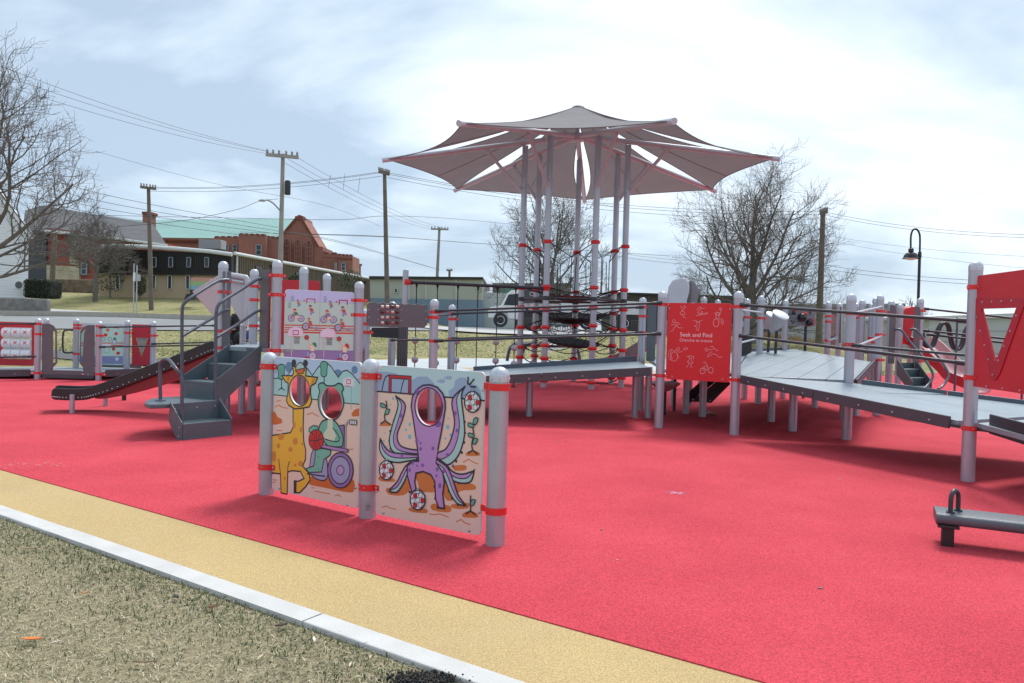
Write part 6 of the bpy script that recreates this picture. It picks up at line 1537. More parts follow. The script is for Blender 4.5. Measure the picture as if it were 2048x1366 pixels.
def limbs(b, n, seed, z0, z1, L0, L1, r0, elev=(25, 70)):
    g = random.Random(seed); out = []
    for i in range(n):
        az = i * 2.399 + g.uniform(-.3, .3); el = R(elev[0] + (elev[1] - elev[0]) * (i / max(1, n - 1)))
        out.append((b + V(0, 0, z0 + (z1 - z0) * i / n), V(math.cos(az) * math.cos(el), math.sin(az) * math.cos(el), math.sin(el)), L0 + (L1 - L0) * i / n, r0 * g.uniform(.7, 1.05)))
    return out
tree('bare_tree', 'broad bare tree standing behind the red Seek and Find panel', bt, 10, .3, 11, levels=4, kids=(9, 8, 7, 7, 5), twig_r=.0072, up=.045,
     first=dict(trunk=[bt, bt + V(.02, 0, 1.0), bt + V(.05, 0, 2.2), bt + V(0, 0, 3.2)], rad=[.36, .3, .27, .22], limbs=limbs(bt, 18, 5, .6, 3.1, 4.2, 5.7, .12, (-2, 80))))
bt = gz(1098, 52)
tree('bare_tree', 'bare tree seen through the poles of the net tower', bt, 9, .3, 23, levels=4, kids=(9, 8, 7, 6, 5), twig_r=.010, up=.045,
     first=dict(trunk=[bt, bt + V(0, 0, 1.4), bt + V(.1, 0, 2.6), bt + V(.05, 0, 4.0)], rad=[.36, .3, .26, .2], limbs=limbs(bt, 14, 8, 1.2, 3.9, 4.6, 5.4, .11, (0, 80))))
bt = at_y(-120, 640, 23); bt.z = -.05
LT = [(at_y(-45, 520, 23), V(.80, .1, .30), 3.7, .085), (at_y(-40, 500, 23.3), V(.75, -.2, .62), 4.1, .08), (at_y(-60, 440, 23), V(.5, .1, .9), 3.8, .075), (at_y(-95, 400, 23), V(.15, .2, 1), 3.9, .08), (at_y(-45, 560, 23), V(.9, .1, .10), 3.0, .065), (at_y(-80, 470, 22.6), V(.62, -.3, .8), 3.7, .065), (at_y(-90, 420, 23.4), V(-.5, .3, .9), 4.5, .09), (at_y(-70, 540, 23.4), V(.85, .35, .42), 3.7, .06)]
tree('bare_tree', 'large bare tree leaning in from the left edge of the picture', bt, 11, .4, 5, levels=4, kids=(9, 8, 7, 6, 4), twig_r=.006, up=.07,
     first=dict(trunk=[bt, at_y(-110, 660, 23), at_y(-80, 560, 23), at_y(-65, 480, 23), at_y(-95, 390, 23)], rad=[.42, .34, .3, .26, .18], limbs=LT))
bt = gz(190, 56); bt.z = at_y(190, 594, 56).z
tree('small_bare_tree', 'small bare street tree in front of the red building at left', bt, 6, .16, 31, levels=4, kids=(8, 8, 7, 6, 4), twig_r=.014, up=.05,
     first=dict(trunk=[bt - V(0, 0, .6), bt + V(0, 0, 1.2), bt + V(.05, 0, 2.0), bt + V(0, 0, 2.8)], rad=[.2, .17, .15, .11], limbs=limbs(bt, 9, 2, 1.7, 2.7, 2.6, 2.9, .08, (5, 75))))
bt = gz(232, 62); bt.z = at_y(232, 575, 62).z
bt = gz(1842, 62); tree('small_bare_tree', 'tiny bare tree beside the black street lamp', bt, 4, .08, 41, levels=3, kids=(8, 7, 6, 5), twig_r=.014, up=.15, fork=.3, lens=3.2)
# ---- leafy things
def leaves(c, d, n, size, seed, m1, m2=None, box=False):
    g = random.Random(seed); b = B()
    for i in range(n):
        if box:
            f = g.randrange(6); p = [g.uniform(-1, 1) for _ in range(3)]; p[f % 3] = (1 if f < 3 else -1) * g.uniform(.86, 1.03)
            e_ = 1 - .10 * (abs(p[0]) ** 6 + abs(p[2]) ** 6); p = [q * e_ for q in p]
        else:
            while True:
                p = [g.uniform(-1, 1) for _ in range(3)]; rr_ = sum(q * q for q in p)
                if .25 < rr_ < 1: break
        q = V(c[0] + p[0] * d[0], c[1] + p[1] * d[1], c[2] + p[2] * d[2]); s_ = size * g.uniform(.6, 1.3)
        M3 = Matrix.Rotation(g.uniform(0, 6.28), 3, V(g.gauss(0, 1), g.gauss(0, 1), g.gauss(0, 1)).normalized())
        b.add([q + M3 @ V(-s_, 0, 0), q + M3 @ V(0, -s_ * .45, 0), q + M3 @ V(s_, 0, 0), q + M3 @ V(0, s_ * .45, .2 * s_)], [(0, 1, 2, 3)], g.randrange(2) if m2 else 0)
    return b
M_HG = mat('hedge leaf dark', (.028, .042, .022), rough=.7, var=.25, scale=12); M_HG2 = mat('hedge leaf', (.05, .07, .028), rough=.7, var=.25, scale=12)
a_, c_ = at_y(42, 597, 46.4), at_y(98, 557, 46.4)
hg = thing('hedge', 'clipped dark green hedge beside the white house', 'hedge', ((a_.x + c_.x) / 2, 47, a_.z))
cc = V((a_.x + c_.x) / 2, 47.2, (a_.z + c_.z) / 2); dd = V((c_.x - a_.x) / 2, .8, (c_.z - a_.z) / 2)
leaves(cc, dd, 5200, .05, 3, M_HG, M_HG2, True).build('foliage', [M_HG, M_HG2], hg, smooth=False)
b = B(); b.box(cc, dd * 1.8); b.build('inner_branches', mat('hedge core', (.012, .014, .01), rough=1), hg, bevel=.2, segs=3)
def shrub(px, py, Y, w, h, label, seed, m=(M_HG, M_HG2)):
    p = at_y(px, py, Y); s_ = thing('shrub', label, 'shrub', (p.x, Y, p.z), 'shrubs by the dark building')
    leaves(p + V(0, 0, h * .55), V(w / 2, w / 2, h * .55), 700, .09, seed, *m).build('foliage', list(m), s_, smooth=False)
    b = B(); b.tube(p - V(0, 0, .3), p + V(0, 0, h * .6), .05, 6); b.build('stem', M_BARK, s_)
shrub(280, 592, 57.5, .9, 1.5, 'small dark shrub between the sign posts and the utility pole', 1)
shrub(220, 588, 58, 2.2, 2.6, 'dark evergreen shrub at the left corner of the dark building', 2); shrub(590, 572, 62, 1.2, .9, 'small green shrub above the red back panel', 4); shrub(700, 580, 60, 2.0, 1.5, 'green shrub showing left of the roller counter panel', 5)
# ---- white house
M_SIDING = mat('white siding', (.72, .73, .74), rough=.6, var=.03)
hs = thing('white_house', 'white clapboard house cut by the left edge of the picture', 'house', (-34, 49, 2))
HR = at_y(56, 590, 48).x; HL = HR - 9; HZ0, HZ1 = 2.2, at_y(56, 480, 48).z
b = B()
n = 34
for i in range(n):
    z0, z1 = HZ0 + (HZ1 + 2.4 - HZ0) * i / n, HZ0 + (HZ1 + 2.4 - HZ0) * (i + 1) / n
    xr = HR if z0 < HZ1 else HR - (z0 - HZ1) * .78
    b.add([(HL, 48 - .03, z0), (xr, 48 - .03, z0), (xr, 48, z1), (HL, 48, z1)], [(0, 1, 2, 3)]); b.add([(HL, 48, z0), (xr, 48, z0), (xr, 48 - .03, z0), (HL, 48 - .03, z0)], [(0, 1, 2, 3)])
    if z0 < HZ1: b.add([(HR, 48, z0), (HR * 56 / 48 - .3, 56, z0), (HR * 56 / 48 - .32, 56, z1), (HR - .02, 48, z1)], [(0, 1, 2, 3)])
sd_ = b.build('siding', M_SIDING, hs, smooth=False); sd_['kind'] = 'stuff'
ex, ez = at_y(71, 480, 47.6).x, at_y(71, 480, 47.6).z; ax, az = at_y(40, 440, 47.6).x - 1.2, at_y(40, 440, 47.6).z + 1.55
b = B(); b.bar(V(ex, 47.5, ez), V(ax, 47.5, az), .12, .26); b.build('barge_board', M_SIDING, hs)
b = B(); b.prism([V(ex + .1, 47.4, ez + .05), V(ax, 47.4, az + .1), V(ax - 5.6, 56, az + .1), V(ex - 5.5, 56, ez + .05)], (0, 0, .12)); b.build('roof', mat('grey shingle', (.11, .11, .115), rough=.9, var=.2, scale=3), hs)
b = B(); b.box((HL + 4.5, 47.95, 1.8), (9, .1, 1.2)); b.build('foundation', M_CONC, hs)
ac = at_y(37, 580, 47.4); acu = thing('heat_pump', 'white boxed heat pump unit on the white house wall', 'heat pump', (ac.x, 47.4, ac.z)); c_ = at_y(37, 570, 47.4)
b = B(); b.box((c_.x, 47.5, c_.z), (.78, .3, .56)); b.build('casing', M_SIDING, acu, bevel=.02)
b = B(); b.lathe([(.2, 0), (.22, .02), (.22, .03), (.18, .03)], V(c_.x + .06, 47.34, c_.z), 20, 0, Matrix.Rotation(R(90), 3, 'X')); b.build('fan_guard', mat('dark grille', (.1, .1, .1)), acu)
wl = thing('retaining_wall', 'low weathered concrete wall below the white house', 'wall', (-31, 45.6, 2)); a_, c_ = at_y(-80, 600, 45.6), at_y(94, 612, 45.6); t_ = at_y(94, 598, 45.6).z
b = B(); b.box(((a_.x + c_.x) / 2, 45.8, t_ - .7), (c_.x - a_.x, .4, 1.4)); b.build('wall_body', mat('lichen concrete', (.2, .195, .185), rough=.95, var=.3, scale=2.5, bump=.5, bscale=20), wl, bevel=.05)
# ---- generic openings on a frontal wall given in photo pixels
def wall_px(root, pts, Y, depth, m, name='wall'):
    b = B(); b.prism([at_y(x, y, Y) for x, y in pts], (0, depth, 0)); return b.build(name, m, root, smooth=False)
M_GLASS = mat('dark window glass', (.022, .028, .036), rough=.22, var=.2, scale=.5)
M_FRAMEW = mat('pale window frame', (.6, .62, .62), rough=.5)
def window(root, x0, y0, x1, y1, Y, fm=M_FRAMEW, bars=(0, 0), fw=.05):
    a, c = at_y(x0, y1, Y), at_y(x1, y0, Y); w = thing_part(root, 'window', a, c, Y, fm, bars, fw); return w
def thing_part(root, nm, a, c, Y, fm, bars, fw):
    b = B()
    b.box(((a.x + c.x) / 2, Y - .04, a.z), (c.x - a.x + fw, .1, fw)); b.box(((a.x + c.x) / 2, Y - .04, c.z), (c.x - a.x + fw, .1, fw)); b.box((a.x, Y - .04, (a.z + c.z) / 2), (fw, .1, c.z - a.z)); b.box((c.x, Y - .04, (a.z + c.z) / 2), (fw, .1, c.z - a.z))
    for i in range(bars[0]): x = a.x + (c.x - a.x) * (i + 1) / (bars[0] + 1); b.box((x, Y - .035, (a.z + c.z) / 2), (fw * .7, .07, c.z - a.z))
    for i in range(bars[1]): z = a.z + (c.z - a.z) * (i + 1) / (bars[1] + 1); b.box(((a.x + c.x) / 2, Y - .035, z), (c.x - a.x, .07, fw * .7))
    o = b.build(nm, fm, root, smooth=False)
    b = B(); b.box(((a.x + c.x) / 2, Y - .012, (a.z + c.z) / 2), (c.x - a.x, .02, c.z - a.z)); b.build('pane', M_GLASS, o, smooth=False)
    return o
# ---- dark two-tone building
M_DARKMETAL = mat('dark brown ribbed metal', (.015, .0125, .0115), rough=.5, var=.1); M_TAN = mat('tan ribbed metal', (.20, .16, .115), rough=.55, var=.08, scale=.6); M_BEIGE = mat('beige block wall', (.42, .33, .22), rough=.8, var=.06, scale=.5)
db = thing('dark_two_tone_building', 'low building with black upper band, beige base and tan ribbed side wing', 'building', (-28, 62, 3))
wall_px(db, [(198, 540), (462, 546), (462, 625), (198, 620)], 60, 8, M_BEIGE, 'base_wall')
wall_px(db, [(196, 496), (463, 508), (463, 551), (196, 548)], 59.7, 8, M_DARKMETAL, 'upper_wall')
b = B()
for i in range(70):
    x = 200 + i * 3.75; a = at_y(x, 548, 59.7); c = at_y(x, 500, 59.7); b.box((a.x, 59.67, (a.z + c.z) / 2), (.06, .06, c.z - a.z - .1))
b.build('wall_ribs', M_DARKMETAL, db, smooth=False)['kind'] = 'stuff'
b = B(); b.path([at_y(x, y, 59.4) for x, y in ((190, 494), (240, 492), (300, 494), (360, 498), (420, 503), (464, 509))], .16, 8); b.build('roof_edge', M_FRAMEW, db)
for x in (342, 378, 414, 309): window(db, x - 4, 515, x + 4, 534, 59.6, mat('grey blue trim', (.25, .3, .34)))
for x in (236, 308, 340, 376): window(db, x - 4, 551, x + 4, 578, 59.95)
# receding right wing
wg = [at_y(462, 508, 60), at_y(748, 559, 91)]
def wingpt(t, z): p = V(wg[0].x + (wg[1].x - wg[0].x) * t, 60 + 31 * t, z); return p
zt = wg[0].z; zb = zt - 2.6
for nm, z0, z1, m, o in (('upper_wall', zb, zt, M_TAN, 0), ('base_wall', zb - 3.5, zb, M_BEIGE, .1)):
    b = B(); b.prism([wingpt(0, z0) + V(0, o, 0), wingpt(1, z0) + V(0, o, 0), wingpt(1, z1) + V(0, o, 0), wingpt(0, z1) + V(0, o, 0)], (-2, 4, 0)); b.build(nm, m, db, smooth=False)
dirw = (wingpt(1, 0) - wingpt(0, 0)).normalized(); nw = V(dirw.y, -dirw.x, 0)
b = B()
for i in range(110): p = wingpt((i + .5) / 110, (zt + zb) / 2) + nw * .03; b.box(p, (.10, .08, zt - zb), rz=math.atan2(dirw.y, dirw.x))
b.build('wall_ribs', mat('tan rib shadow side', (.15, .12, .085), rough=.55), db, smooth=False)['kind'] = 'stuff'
b = B(); b.path([wingpt(0, zt + .05) + nw * .3, wingpt(1, zt + .05) + nw * .3], .14, 8); b.build('roof_edge', M_FRAMEW, db)
b = B(); b.tube(wingpt(.02, zt) + nw * .15, wingpt(.02, zt - 5) + nw * .15, .09, 8); b.build('downpipe', M_FRAMEW, db)
for t in (.13, .36): 
    p = wingpt(t, (zt + zb) / 2 + .1) + nw * .1; b = B(); b.box(p, (.9, .06, 1.15), rz=math.atan2(dirw.y, dirw.x)); b.build('window', M_GLASS, db)
for t in (.2, .42, .6, .75, .9):
    p = wingpt(t, zt - .45) + nw * .2; b = B(); b.box(p, (.25, .3, .22)); b.build('wall_lamp', M_DARKMETAL, db)
b = B(); a_, c_ = at_y(428, 498, 64), at_y(441, 480, 64); b.box(((a_.x + c_.x) / 2 - .6, 64.5, (a_.z + c_.z) / 2), (1.9, 1.2, c_.z - a_.z)); b.build('roof_unit', mat('roof unit grey', (.3, .3, .3)), db, bevel=.03)
# sign board on the lawn
sg = thing('lawn_sign', 'striped pastel sign board on dark stone base before the dark building', 'sign', (-24, 55, 3))
for i, (c, y0, y1) in enumerate((('#c08a78', 555, 562), ('#8fae7c', 562, 571), ('#7fa3c0', 571, 579))):
    b = B(); b.prism([at_y(x, y, 54) for x, y in ((381, y1), (421, y1 + 1), (421, y0 + 1), (381, y0))], (0, .25, 0)); b.build('sign_stripe', ink(c), sg, smooth=False)
b = B(); b.prism([at_y(x, y, 54.1) for x, y in ((368, 599), (392, 599), (392, 586), (372, 588))], (0, .6, 0)); b.prism([at_y(x, y, 54.05) for x, y in ((380, 600), (384, 600), (384, 553), (380, 553))], (0, .3, 0)); b.build('sign_base', mat('dark stone', (.06, .058, .055), rough=.9, var=.3, scale=4), sg, smooth=False)['kind'] = 'stuff'
# ---- red clad building with grey roof
M_REDCLAD = mat('red brick cladding', (.28, .075, .055), rough=.85, var=.12, scale=.8, bump=.2, bscale=8); M_STONE = mat('sandstone', (.42, .37, .26), rough=.9, var=.15, scale=1.2); M_GROOF = mat('slate roof', (.085, .085, .092), rough=.85, var=.18, scale=.7)
rb = thing('red_clad_building', 'red brick building with stone trim and long grey roof behind the bare trees', 'building', (-55, 84, 3))
wall_px(rb, [(92, 455), (330, 486), (330, 570), (92, 570)], 84, 12, M_REDCLAD)
wall_px(rb, [(52, 455), (92, 458), (92, 570), (52, 570)], 83.6, 12, mat('dark glazed bay', (.03, .035, .045), rough=.3), 'glazed_bay')
b = B(); b.prism([at_y(45, 462, 83), at_y(332, 492, 83), at_y(306, 452, 92), at_y(85, 415, 92), at_y(50, 425, 90)], (0, 0, .25)); b.build('roof', M_GROOF, rb, smooth=False)
b = B(); b.path([at_y(90, 462, 82.8), at_y(210, 474, 82.8), at_y(334, 491, 82.8)], .16, 6); b.build('gutter', M_FRAMEW, rb)
wall_px(rb, [(139, 470), (155, 472), (155, 530), (139, 528)], 83.7, .3, M_STONE, 'stone_pier'); wall_px(rb, [(92, 530), (158, 533), (158, 570), (92, 570)], 83.65, .35, M_STONE, 'stone_base'); wall_px(rb, [(222, 478), (236, 480), (236, 500), (222, 500)], 83.7, .3, M_STONE, 'stone_pier')
for x0, y0, x1, y1 in ((163, 484, 174, 506), (163, 527, 174, 549), (100, 540, 112, 558), (118, 538, 134, 558)): window(rb, x0, y0, x1, y1, 83.8, mat('grey blue trim', (.25, .3, .34)), (0, 1), .12)
lw_ = thing('stone_garden_wall', 'low brown stone wall with dead vines below the red clad building', 'wall', (-40, 68, 3)); a_, c_ = at_y(105, 585, 66), at_y(200, 560, 66)
b = B(); b.box(((a_.x + c_.x) / 2, 66, (a_.z + c_.z) / 2), (c_.x - a_.x, .6, c_.z - a_.z)); b.build('wall_body', mat('brown rubble', (.17, .125, .09), rough=.95, var=.35, scale=3, bump=.6, bscale=12), lw_, bevel=.1)
# ---- armoury style brick hall
M_BRICK = mat('old red brick', (.27, .115, .088), rough=.85, var=.14, scale=.5, bump=.15, bscale=10); M_BRICK2 = mat('dark brick trim', (.17, .055, .04), rough=.85, var=.15, scale=.7); M_COPPER = mat('verdigris roof', (.20, .36, .34), rough=.7, var=.07, scale=.15)
ah = thing('brick_hall', 'large red brick hall with pale green roof and three arched windows in a stepped gable', 'building', (-40, 112, 3))
YA = 112
gable = [(556, 545), (556, 476), (566, 468), (592, 436), (592, 432), (603, 432), (604, 438), (620, 465), (636, 492), (646, 494), (646, 502), (652, 502), (652, 545)]
gb = wall_px(ah, gable, YA, 6, M_BRICK, 'gable_wall')
b = B(); b.path([at_y(x, y, YA - .2) for x, y in ((556, 475), (566, 467), (592, 436))], .16, 6); b.path([at_y(x, y, YA - .2) for x, y in ((604, 438), (620, 465), (636, 492))], .16, 6); b.build('coping', M_BRICK2, ah)
b = B(); b.prism([at_y(x, y, YA - .3) for x, y in ((590, 438), (606, 438), (606, 432), (601, 432), (601, 430), (595, 430), (595, 432), (590, 432))], (0, 1.5, 0)); b.build('gable_crest', M_BRICK2, ah, smooth=False)
for cx_ in (574, 596, 618):
    dy_ = (cx_ - 574) * .09
    pts = [at_y(cx_ - 6.5, 536, YA - .15), at_y(cx_ + 6.5, 536, YA - .15)] + [at_y(cx_ + 6.5 * math.cos(t), 492 + dy_ - 14 * math.sin(t), YA - .15) for t in [k * math.pi / 10 for k in range(11)]]
    b = B(); b.prism(pts, (0, .1, 0)); w = b.build('arched_window', M_GLASS, ah, smooth=False)
    b = B(); b.path(pts[2:], .2, 6); b.path([pts[1], pts[2]], .2, 6); b.path([pts[-1], pts[0]], .2, 6)
    for k in (-2.2, 2.2): b.path([at_y(cx_ + k, 536, YA - .25), at_y(cx_ + k, 482 + dy_, YA - .25)], .13, 5)
    for y in (525, 513, 503, 492 + dy_): b.path([at_y(cx_ - 6.5, y, YA - .25), at_y(cx_ + 6.5, y, YA - .25)], .13, 5)
    b.build('mullions', mat('dark red mullion', (.22, .095, .072), rough=.6), w)
for x in (585, 607): wall_px(ah, [(x - 1.5, 540), (x + 1.5, 540), (x + 1.5, 497), (x - 1.5, 497)], YA - .3, .4, M_BRICK2, 'pilaster')
roofp = [at_y(238, 446, 118), at_y(250, 440, 128), at_y(590, 437, 128), at_y(592, 440, 113), at_y(556, 479, 112.5), at_y(250, 476, 112.5)]
b = B(); b.add([at_y(245, 440, 132), at_y(592, 437, 132), at_y(562, 478, 114), at_y(230, 474, 114)], [(0, 1, 2, 3)]); b.add([at_y(245, 440, 132), at_y(592, 437, 132), at_y(592, 478, 150), at_y(245, 478, 150)], [(0, 1, 2, 3)])
b.build('roof', M_COPPER, ah, smooth=False)
b = B()
for i in range(60):
    t = (i + .5) / 60; b.path([at_y(245 + (592 - 245) * t, 440 - 3 * t, 131.8), at_y(230 + (562 - 230) * t, 474 + 4 * t, 113.8)], .05, 4)
b.build('roof_seams', M_COPPER, ah)['kind'] = 'stuff'
wall_px(ah, [(300, 476), (430, 479), (430, 545), (300, 545)], 114.5, 6, M_BRICK, 'nave_wall'); b = B(); b.path([at_y(290, 479, 114), at_y(430, 481, 114)], .3, 6); b.build('eave', M_BRICK2, ah)
wall_px(ah, [(285, 470), (299, 470), (299, 424), (285, 424)], 111, 2.0, M_BRICK, 'chimney'); wall_px(ah, [(283.5, 428), (300.5, 428), (300.5, 423), (283.5, 423)], 110.8, 2.4, M_BRICK2, 'chimney_cap')
def battlement(x0, x1, y0, y1, Y, merl, h=4):
    n = max(2, round((x1 - x0) / merl)); b = B()
    for i in range(n):
        t0 = (i + .12) / n; t1 = (i + .7) / n; yy = y0 + (y1 - y0) * (i + .4) / n
        b.prism([at_y(x0 + (x1 - x0) * t0, yy, Y), at_y(x0 + (x1 - x0) * t1, yy, Y), at_y(x0 + (x1 - x0) * t1, yy - h, Y), at_y(x0 + (x1 - x0) * t0, yy - h, Y)], (0, 1, 0))
    b.build('battlement', M_BRICK2, ah, smooth=False)['kind'] = 'stuff'
wall_px(ah, [(428, 474), (477, 474), (477, 545), (428, 545)], 110, 5, M_BRICK, 'side_wing'); wall_px(ah, [(477, 470), (532, 472), (532, 545), (477, 545)], 108.5, 5, M_BRICK, 'turret'); wall_px(ah, [(532, 474), (560, 478), (560, 545), (532, 545)], 109.5, 4, M_BRICK, 'side_wing')
battlement(477, 532, 470, 472, 108.4, 11); battlement(532, 560, 475, 478, 109.4, 9); battlement(428, 477, 474, 474, 109.9, 14, 2)
for x0, y0, x1, y1, Y in ((512, 490, 523, 510, 108.4), (440, 490, 446, 502, 109.9), (451, 490, 457, 502, 109.9), (466, 490, 474, 503, 109.9)): window(ah, x0, y0, x1, y1, Y, mat('grey blue trim', (.25, .3, .34)), (0, 1), .12)
wall_px(ah, [(646, 507), (676, 507), (676, 560), (646, 560)], 111, 5, M_BRICK, 'side_wing'); wall_px(ah, [(676, 509), (705, 512), (705, 575), (676, 570)], 110, 5, M_BRICK, 'turret'); battlement(646, 676, 507, 507, 110.9, 12, 2.5); battlement(676, 705, 510, 512, 109.9, 8, 3)
for x0, y0, x1, y1 in ((683, 526, 691, 541), (670, 525, 673, 541)): window(ah, x0, y0, x1, y1, 109.9, mat('grey blue trim', (.25, .3, .34)), (0, 1), .12)
wall_px(ah, [(645, 513), (705, 517), (705, 519), (645, 515)], 109.8, .3, M_BRICK2, 'string_course')
# ---- two-tone grey and blue warehouse
gw = thing('two_tone_warehouse', 'flat roofed warehouse, pale green above and blue below, behind the rope beam', 'building', (-10, 72, 1))
wall_px(gw, [(740, 557), (964, 558), (964, 600), (740, 596)], 72, 20, mat('pale sage metal', (.36, .38, .33), rough=.6, var=.04, scale=.4), 'upper_wall'); wall_px(gw, [(740, 596), (966, 600), (966, 662), (740, 660)], 71.95, 20, mat('dusty blue metal', (.15, .22, .30), rough=.6, var=.05, scale=.4), 'lower_wall')
wall_px(gw, [(738, 552), (966, 554), (966, 559), (738, 558)], 71.7, 20.5, M_DARKMETAL, 'parapet'); wall_px(gw, [(965, 585), (1030, 586), (1030, 662), (965, 662)], 74, 18, mat('pale annex', (.45, .50, .53), rough=.6), 'annex')
for x in (818, 852, 912): wall_px(gw, [(x - .7, 600), (x + .7, 600), (x + .7, 558), (x - .7, 558)], 71.85, .15, M_FRAMEW, 'downpipe')
window(gw, 789, 577, 795, 585, 71.9)
# dark shed and green fascia behind the tree
ds = thing('dark_shed', 'long dark ribbed shed behind the right side of the net tower', 'building', (16, 70, 1))
wall_px(ds, [(1235, 588), (1478, 596), (1478, 668), (1235, 662)], 66, 12, mat('brown black shed wall', (.075, .066, .06), rough=.6, var=.1), 'wall')
b = B()
for i in range(64): x = 1237 + i * 3.75; b.path([at_y(x, 588 + (x - 1235) * .033, 65.97), at_y(x, 662, 65.97)], .05, 4)
b.build('wall_ribs', mat('shed rib', (.10, .09, .082), rough=.6), ds)['kind'] = 'stuff'
wall_px(ds, [(1232, 584), (1480, 592), (1480, 596), (1232, 588)], 65.7, 12.5, M_DARKMETAL, 'roof_edge')
gs = thing('green_fascia_shop', 'low dark building with green fascia behind the bare centre tree', 'building', (0, 76, 1)); wall_px(gs, [(985, 566), (1140, 566), (1140, 662), (985, 662)], 77, 10, mat('dim shop wall', (.07, .075, .075), rough=.6), 'wall'); wall_px(gs, [(1000, 574), (1030, 574), (1030, 588), (1000, 588)], 76.8, .3, mat('green fascia', (.03, .20, .13), rough=.5), 'fascia')
# ---- right hand sheds
M_SHED = mat('pale grey sheet metal', (.42, .44, .44), rough=.55, var=.04, scale=.5)
sh1 = thing('grey_shed', 'long pale grey sheet metal shed behind the music panels', 'building', (26, 62, 1))
wall_px(sh1, [(1480, 613), (1808, 611), (1808, 700), (1480, 694)], 64, 12, M_SHED, 'wall'); wall_px(sh1, [(1478, 609), (1811, 607), (1811, 613), (1478, 615)], 63.8, 12.5, mat('grey fascia', (.22, .23, .235)), 'roof_edge')
b = B()
for i in range(56): x = 1484 + i * 5.8; b.path([at_y(x, 614, 63.97), at_y(x, 694, 63.97)], .04, 4)
b.build('wall_ribs', M_SHED, sh1)['kind'] = 'stuff'
sh2 = thing('grey_shed', 'pale grey low shed wall behind the wave climber at right', 'building', (26, 42, 0))
wall_px(sh2, [(1858, 640), (2140, 632), (2140, 745), (1858, 732)], 41, 10, M_SHED, 'wall'); wall_px(sh2, [(1856, 633), (2140, 622), (2140, 632), (1856, 640)], 40.8, 10.4, mat('pale fascia', (.5, .52, .53)), 'roof_edge')
b = B()
for y in (660, 682, 705): b.path([at_y(1858, y, 40.97), at_y(2140, y + 3, 40.97)], .02, 4)
b.build('sheet_laps', M_SHED, sh2)['kind'] = 'stuff'
# dead grass hedge strip
hp = B(); g = random.Random(12)
for i in range(5200):
    x = g.uniform(10, 34); y = g.uniform(46, 50); h_ = g.uniform(.25, .75); z = terrain(x, y); dx, dy = g.gauss(0, .12), g.gauss(0, .12); w = .022
    hp.add([(x - w, y, z), (x + w, y, z), (x + dx, y + dy, z + h_)], [(0, 1, 2)])
tag(hp.build('dead_grass', mat('tall dead grass', (.30, .20, .10), rough=.9, var=.25, scale=3), smooth=False), 'strip of tall dead brown grass behind the music corner', 'grass', kind='stuff')
# ---- white box truck
tk = thing('box_truck', 'white cab truck with dark flatbed parked behind the net tower', 'truck', (3, 47, 1.2))
TY = 46.0; TZ = at_y(985, 654, TY).z; s0 = at_y(976, 650, TY).x
M_TW = mat('white truck paint', (.72, .73, .74), rough=.35, var=.02); M_TD = mat('truck black', (.02, .02, .022), rough=.5)
def tp3(x, z, y=0): return V(s0 + x, TY + y, TZ + z)
cab = [(0, .55), (0, 1.05), (.12, 1.2), (.75, 1.32), (1.15, 2.1), (1.35, 2.25), (2.0, 2.3), (2.0, .5), (1.25, .5), (1.15, .85), (.85, 1.0), (.5, .9), (.35, .55)]
b = B(); b.prism([tp3(x, z) for x, z in cab], (0, 1.9, 0)); cb = b.build('cab', M_TW, tk, bevel=.05, segs=3)
b = B(); b.prism([tp3(x, z, -.012) for x, z in ((.92, 1.35), (1.2, 2.0), (1.85, 2.08), (1.85, 1.35))], (0, .02, 0)); b.build('side_window', M_GLASS, cb)
b = B(); b.prism([tp3(x, z) for x, z in ((2.05, .65), (9.6, .65), (9.6, .95), (2.05, .95))], (0, 2.1, 0)); b.build('chassis', M_TD, tk)
b = B(); b.prism([tp3(x, z, -.02) for x, z in ((2.15, 1.0), (3.6, 1.0), (3.6, 2.35), (2.15, 2.35))], (0, 2.1, 0)); b.build('tool_body', mat('dark tool body', (.05, .055, .06)), tk, bevel=.03)
b = B(); b.prism([tp3(x, z, -.03) for x, z in ((2.1, .98), (4.3, .98), (4.3, 1.5), (2.1, 1.5))], (0, 2.1, 0)); b.build('graphic_panel', mat('patterned side panel', (.5, .4, .42), var=.5, scale=3), tk)
b = B(); b.prism([tp3(x, z, -.02) for x, z in ((4.4, .98), (9.6, .98), (9.6, 1.75), (4.4, 1.95))], (0, 2.1, 0)); b.build('cargo_body', mat('white cargo body', (.62, .64, .66)), tk, bevel=.03)
for x in (.75, 5.2, 6.0, 8.3):
    b = B(); b.lathe([(.2, -.14), (.42, -.14), (.44, -.08), (.44, .08), (.42, .14), (.2, .14)], tp3(x, .44, .12), 20, 0, Matrix.Rotation(R(90), 3, 'X')); wh = b.build('wheel', M_TD, tk)
    b = B(); b.lathe([(.0001, .13), (.2, .13), (.26, .15), (.26, .1)], tp3(x, .44, .12), 16, 0, Matrix.Rotation(R(90), 3, 'X')); b.build('rim', M_TW, wh)
text_on(tk, Frame((s0, TY - .03), (s0 + 5, TY - .03)), 2.75, TZ + 1.95, .35, 'City', ink('#b9bcc2'), w=.01)
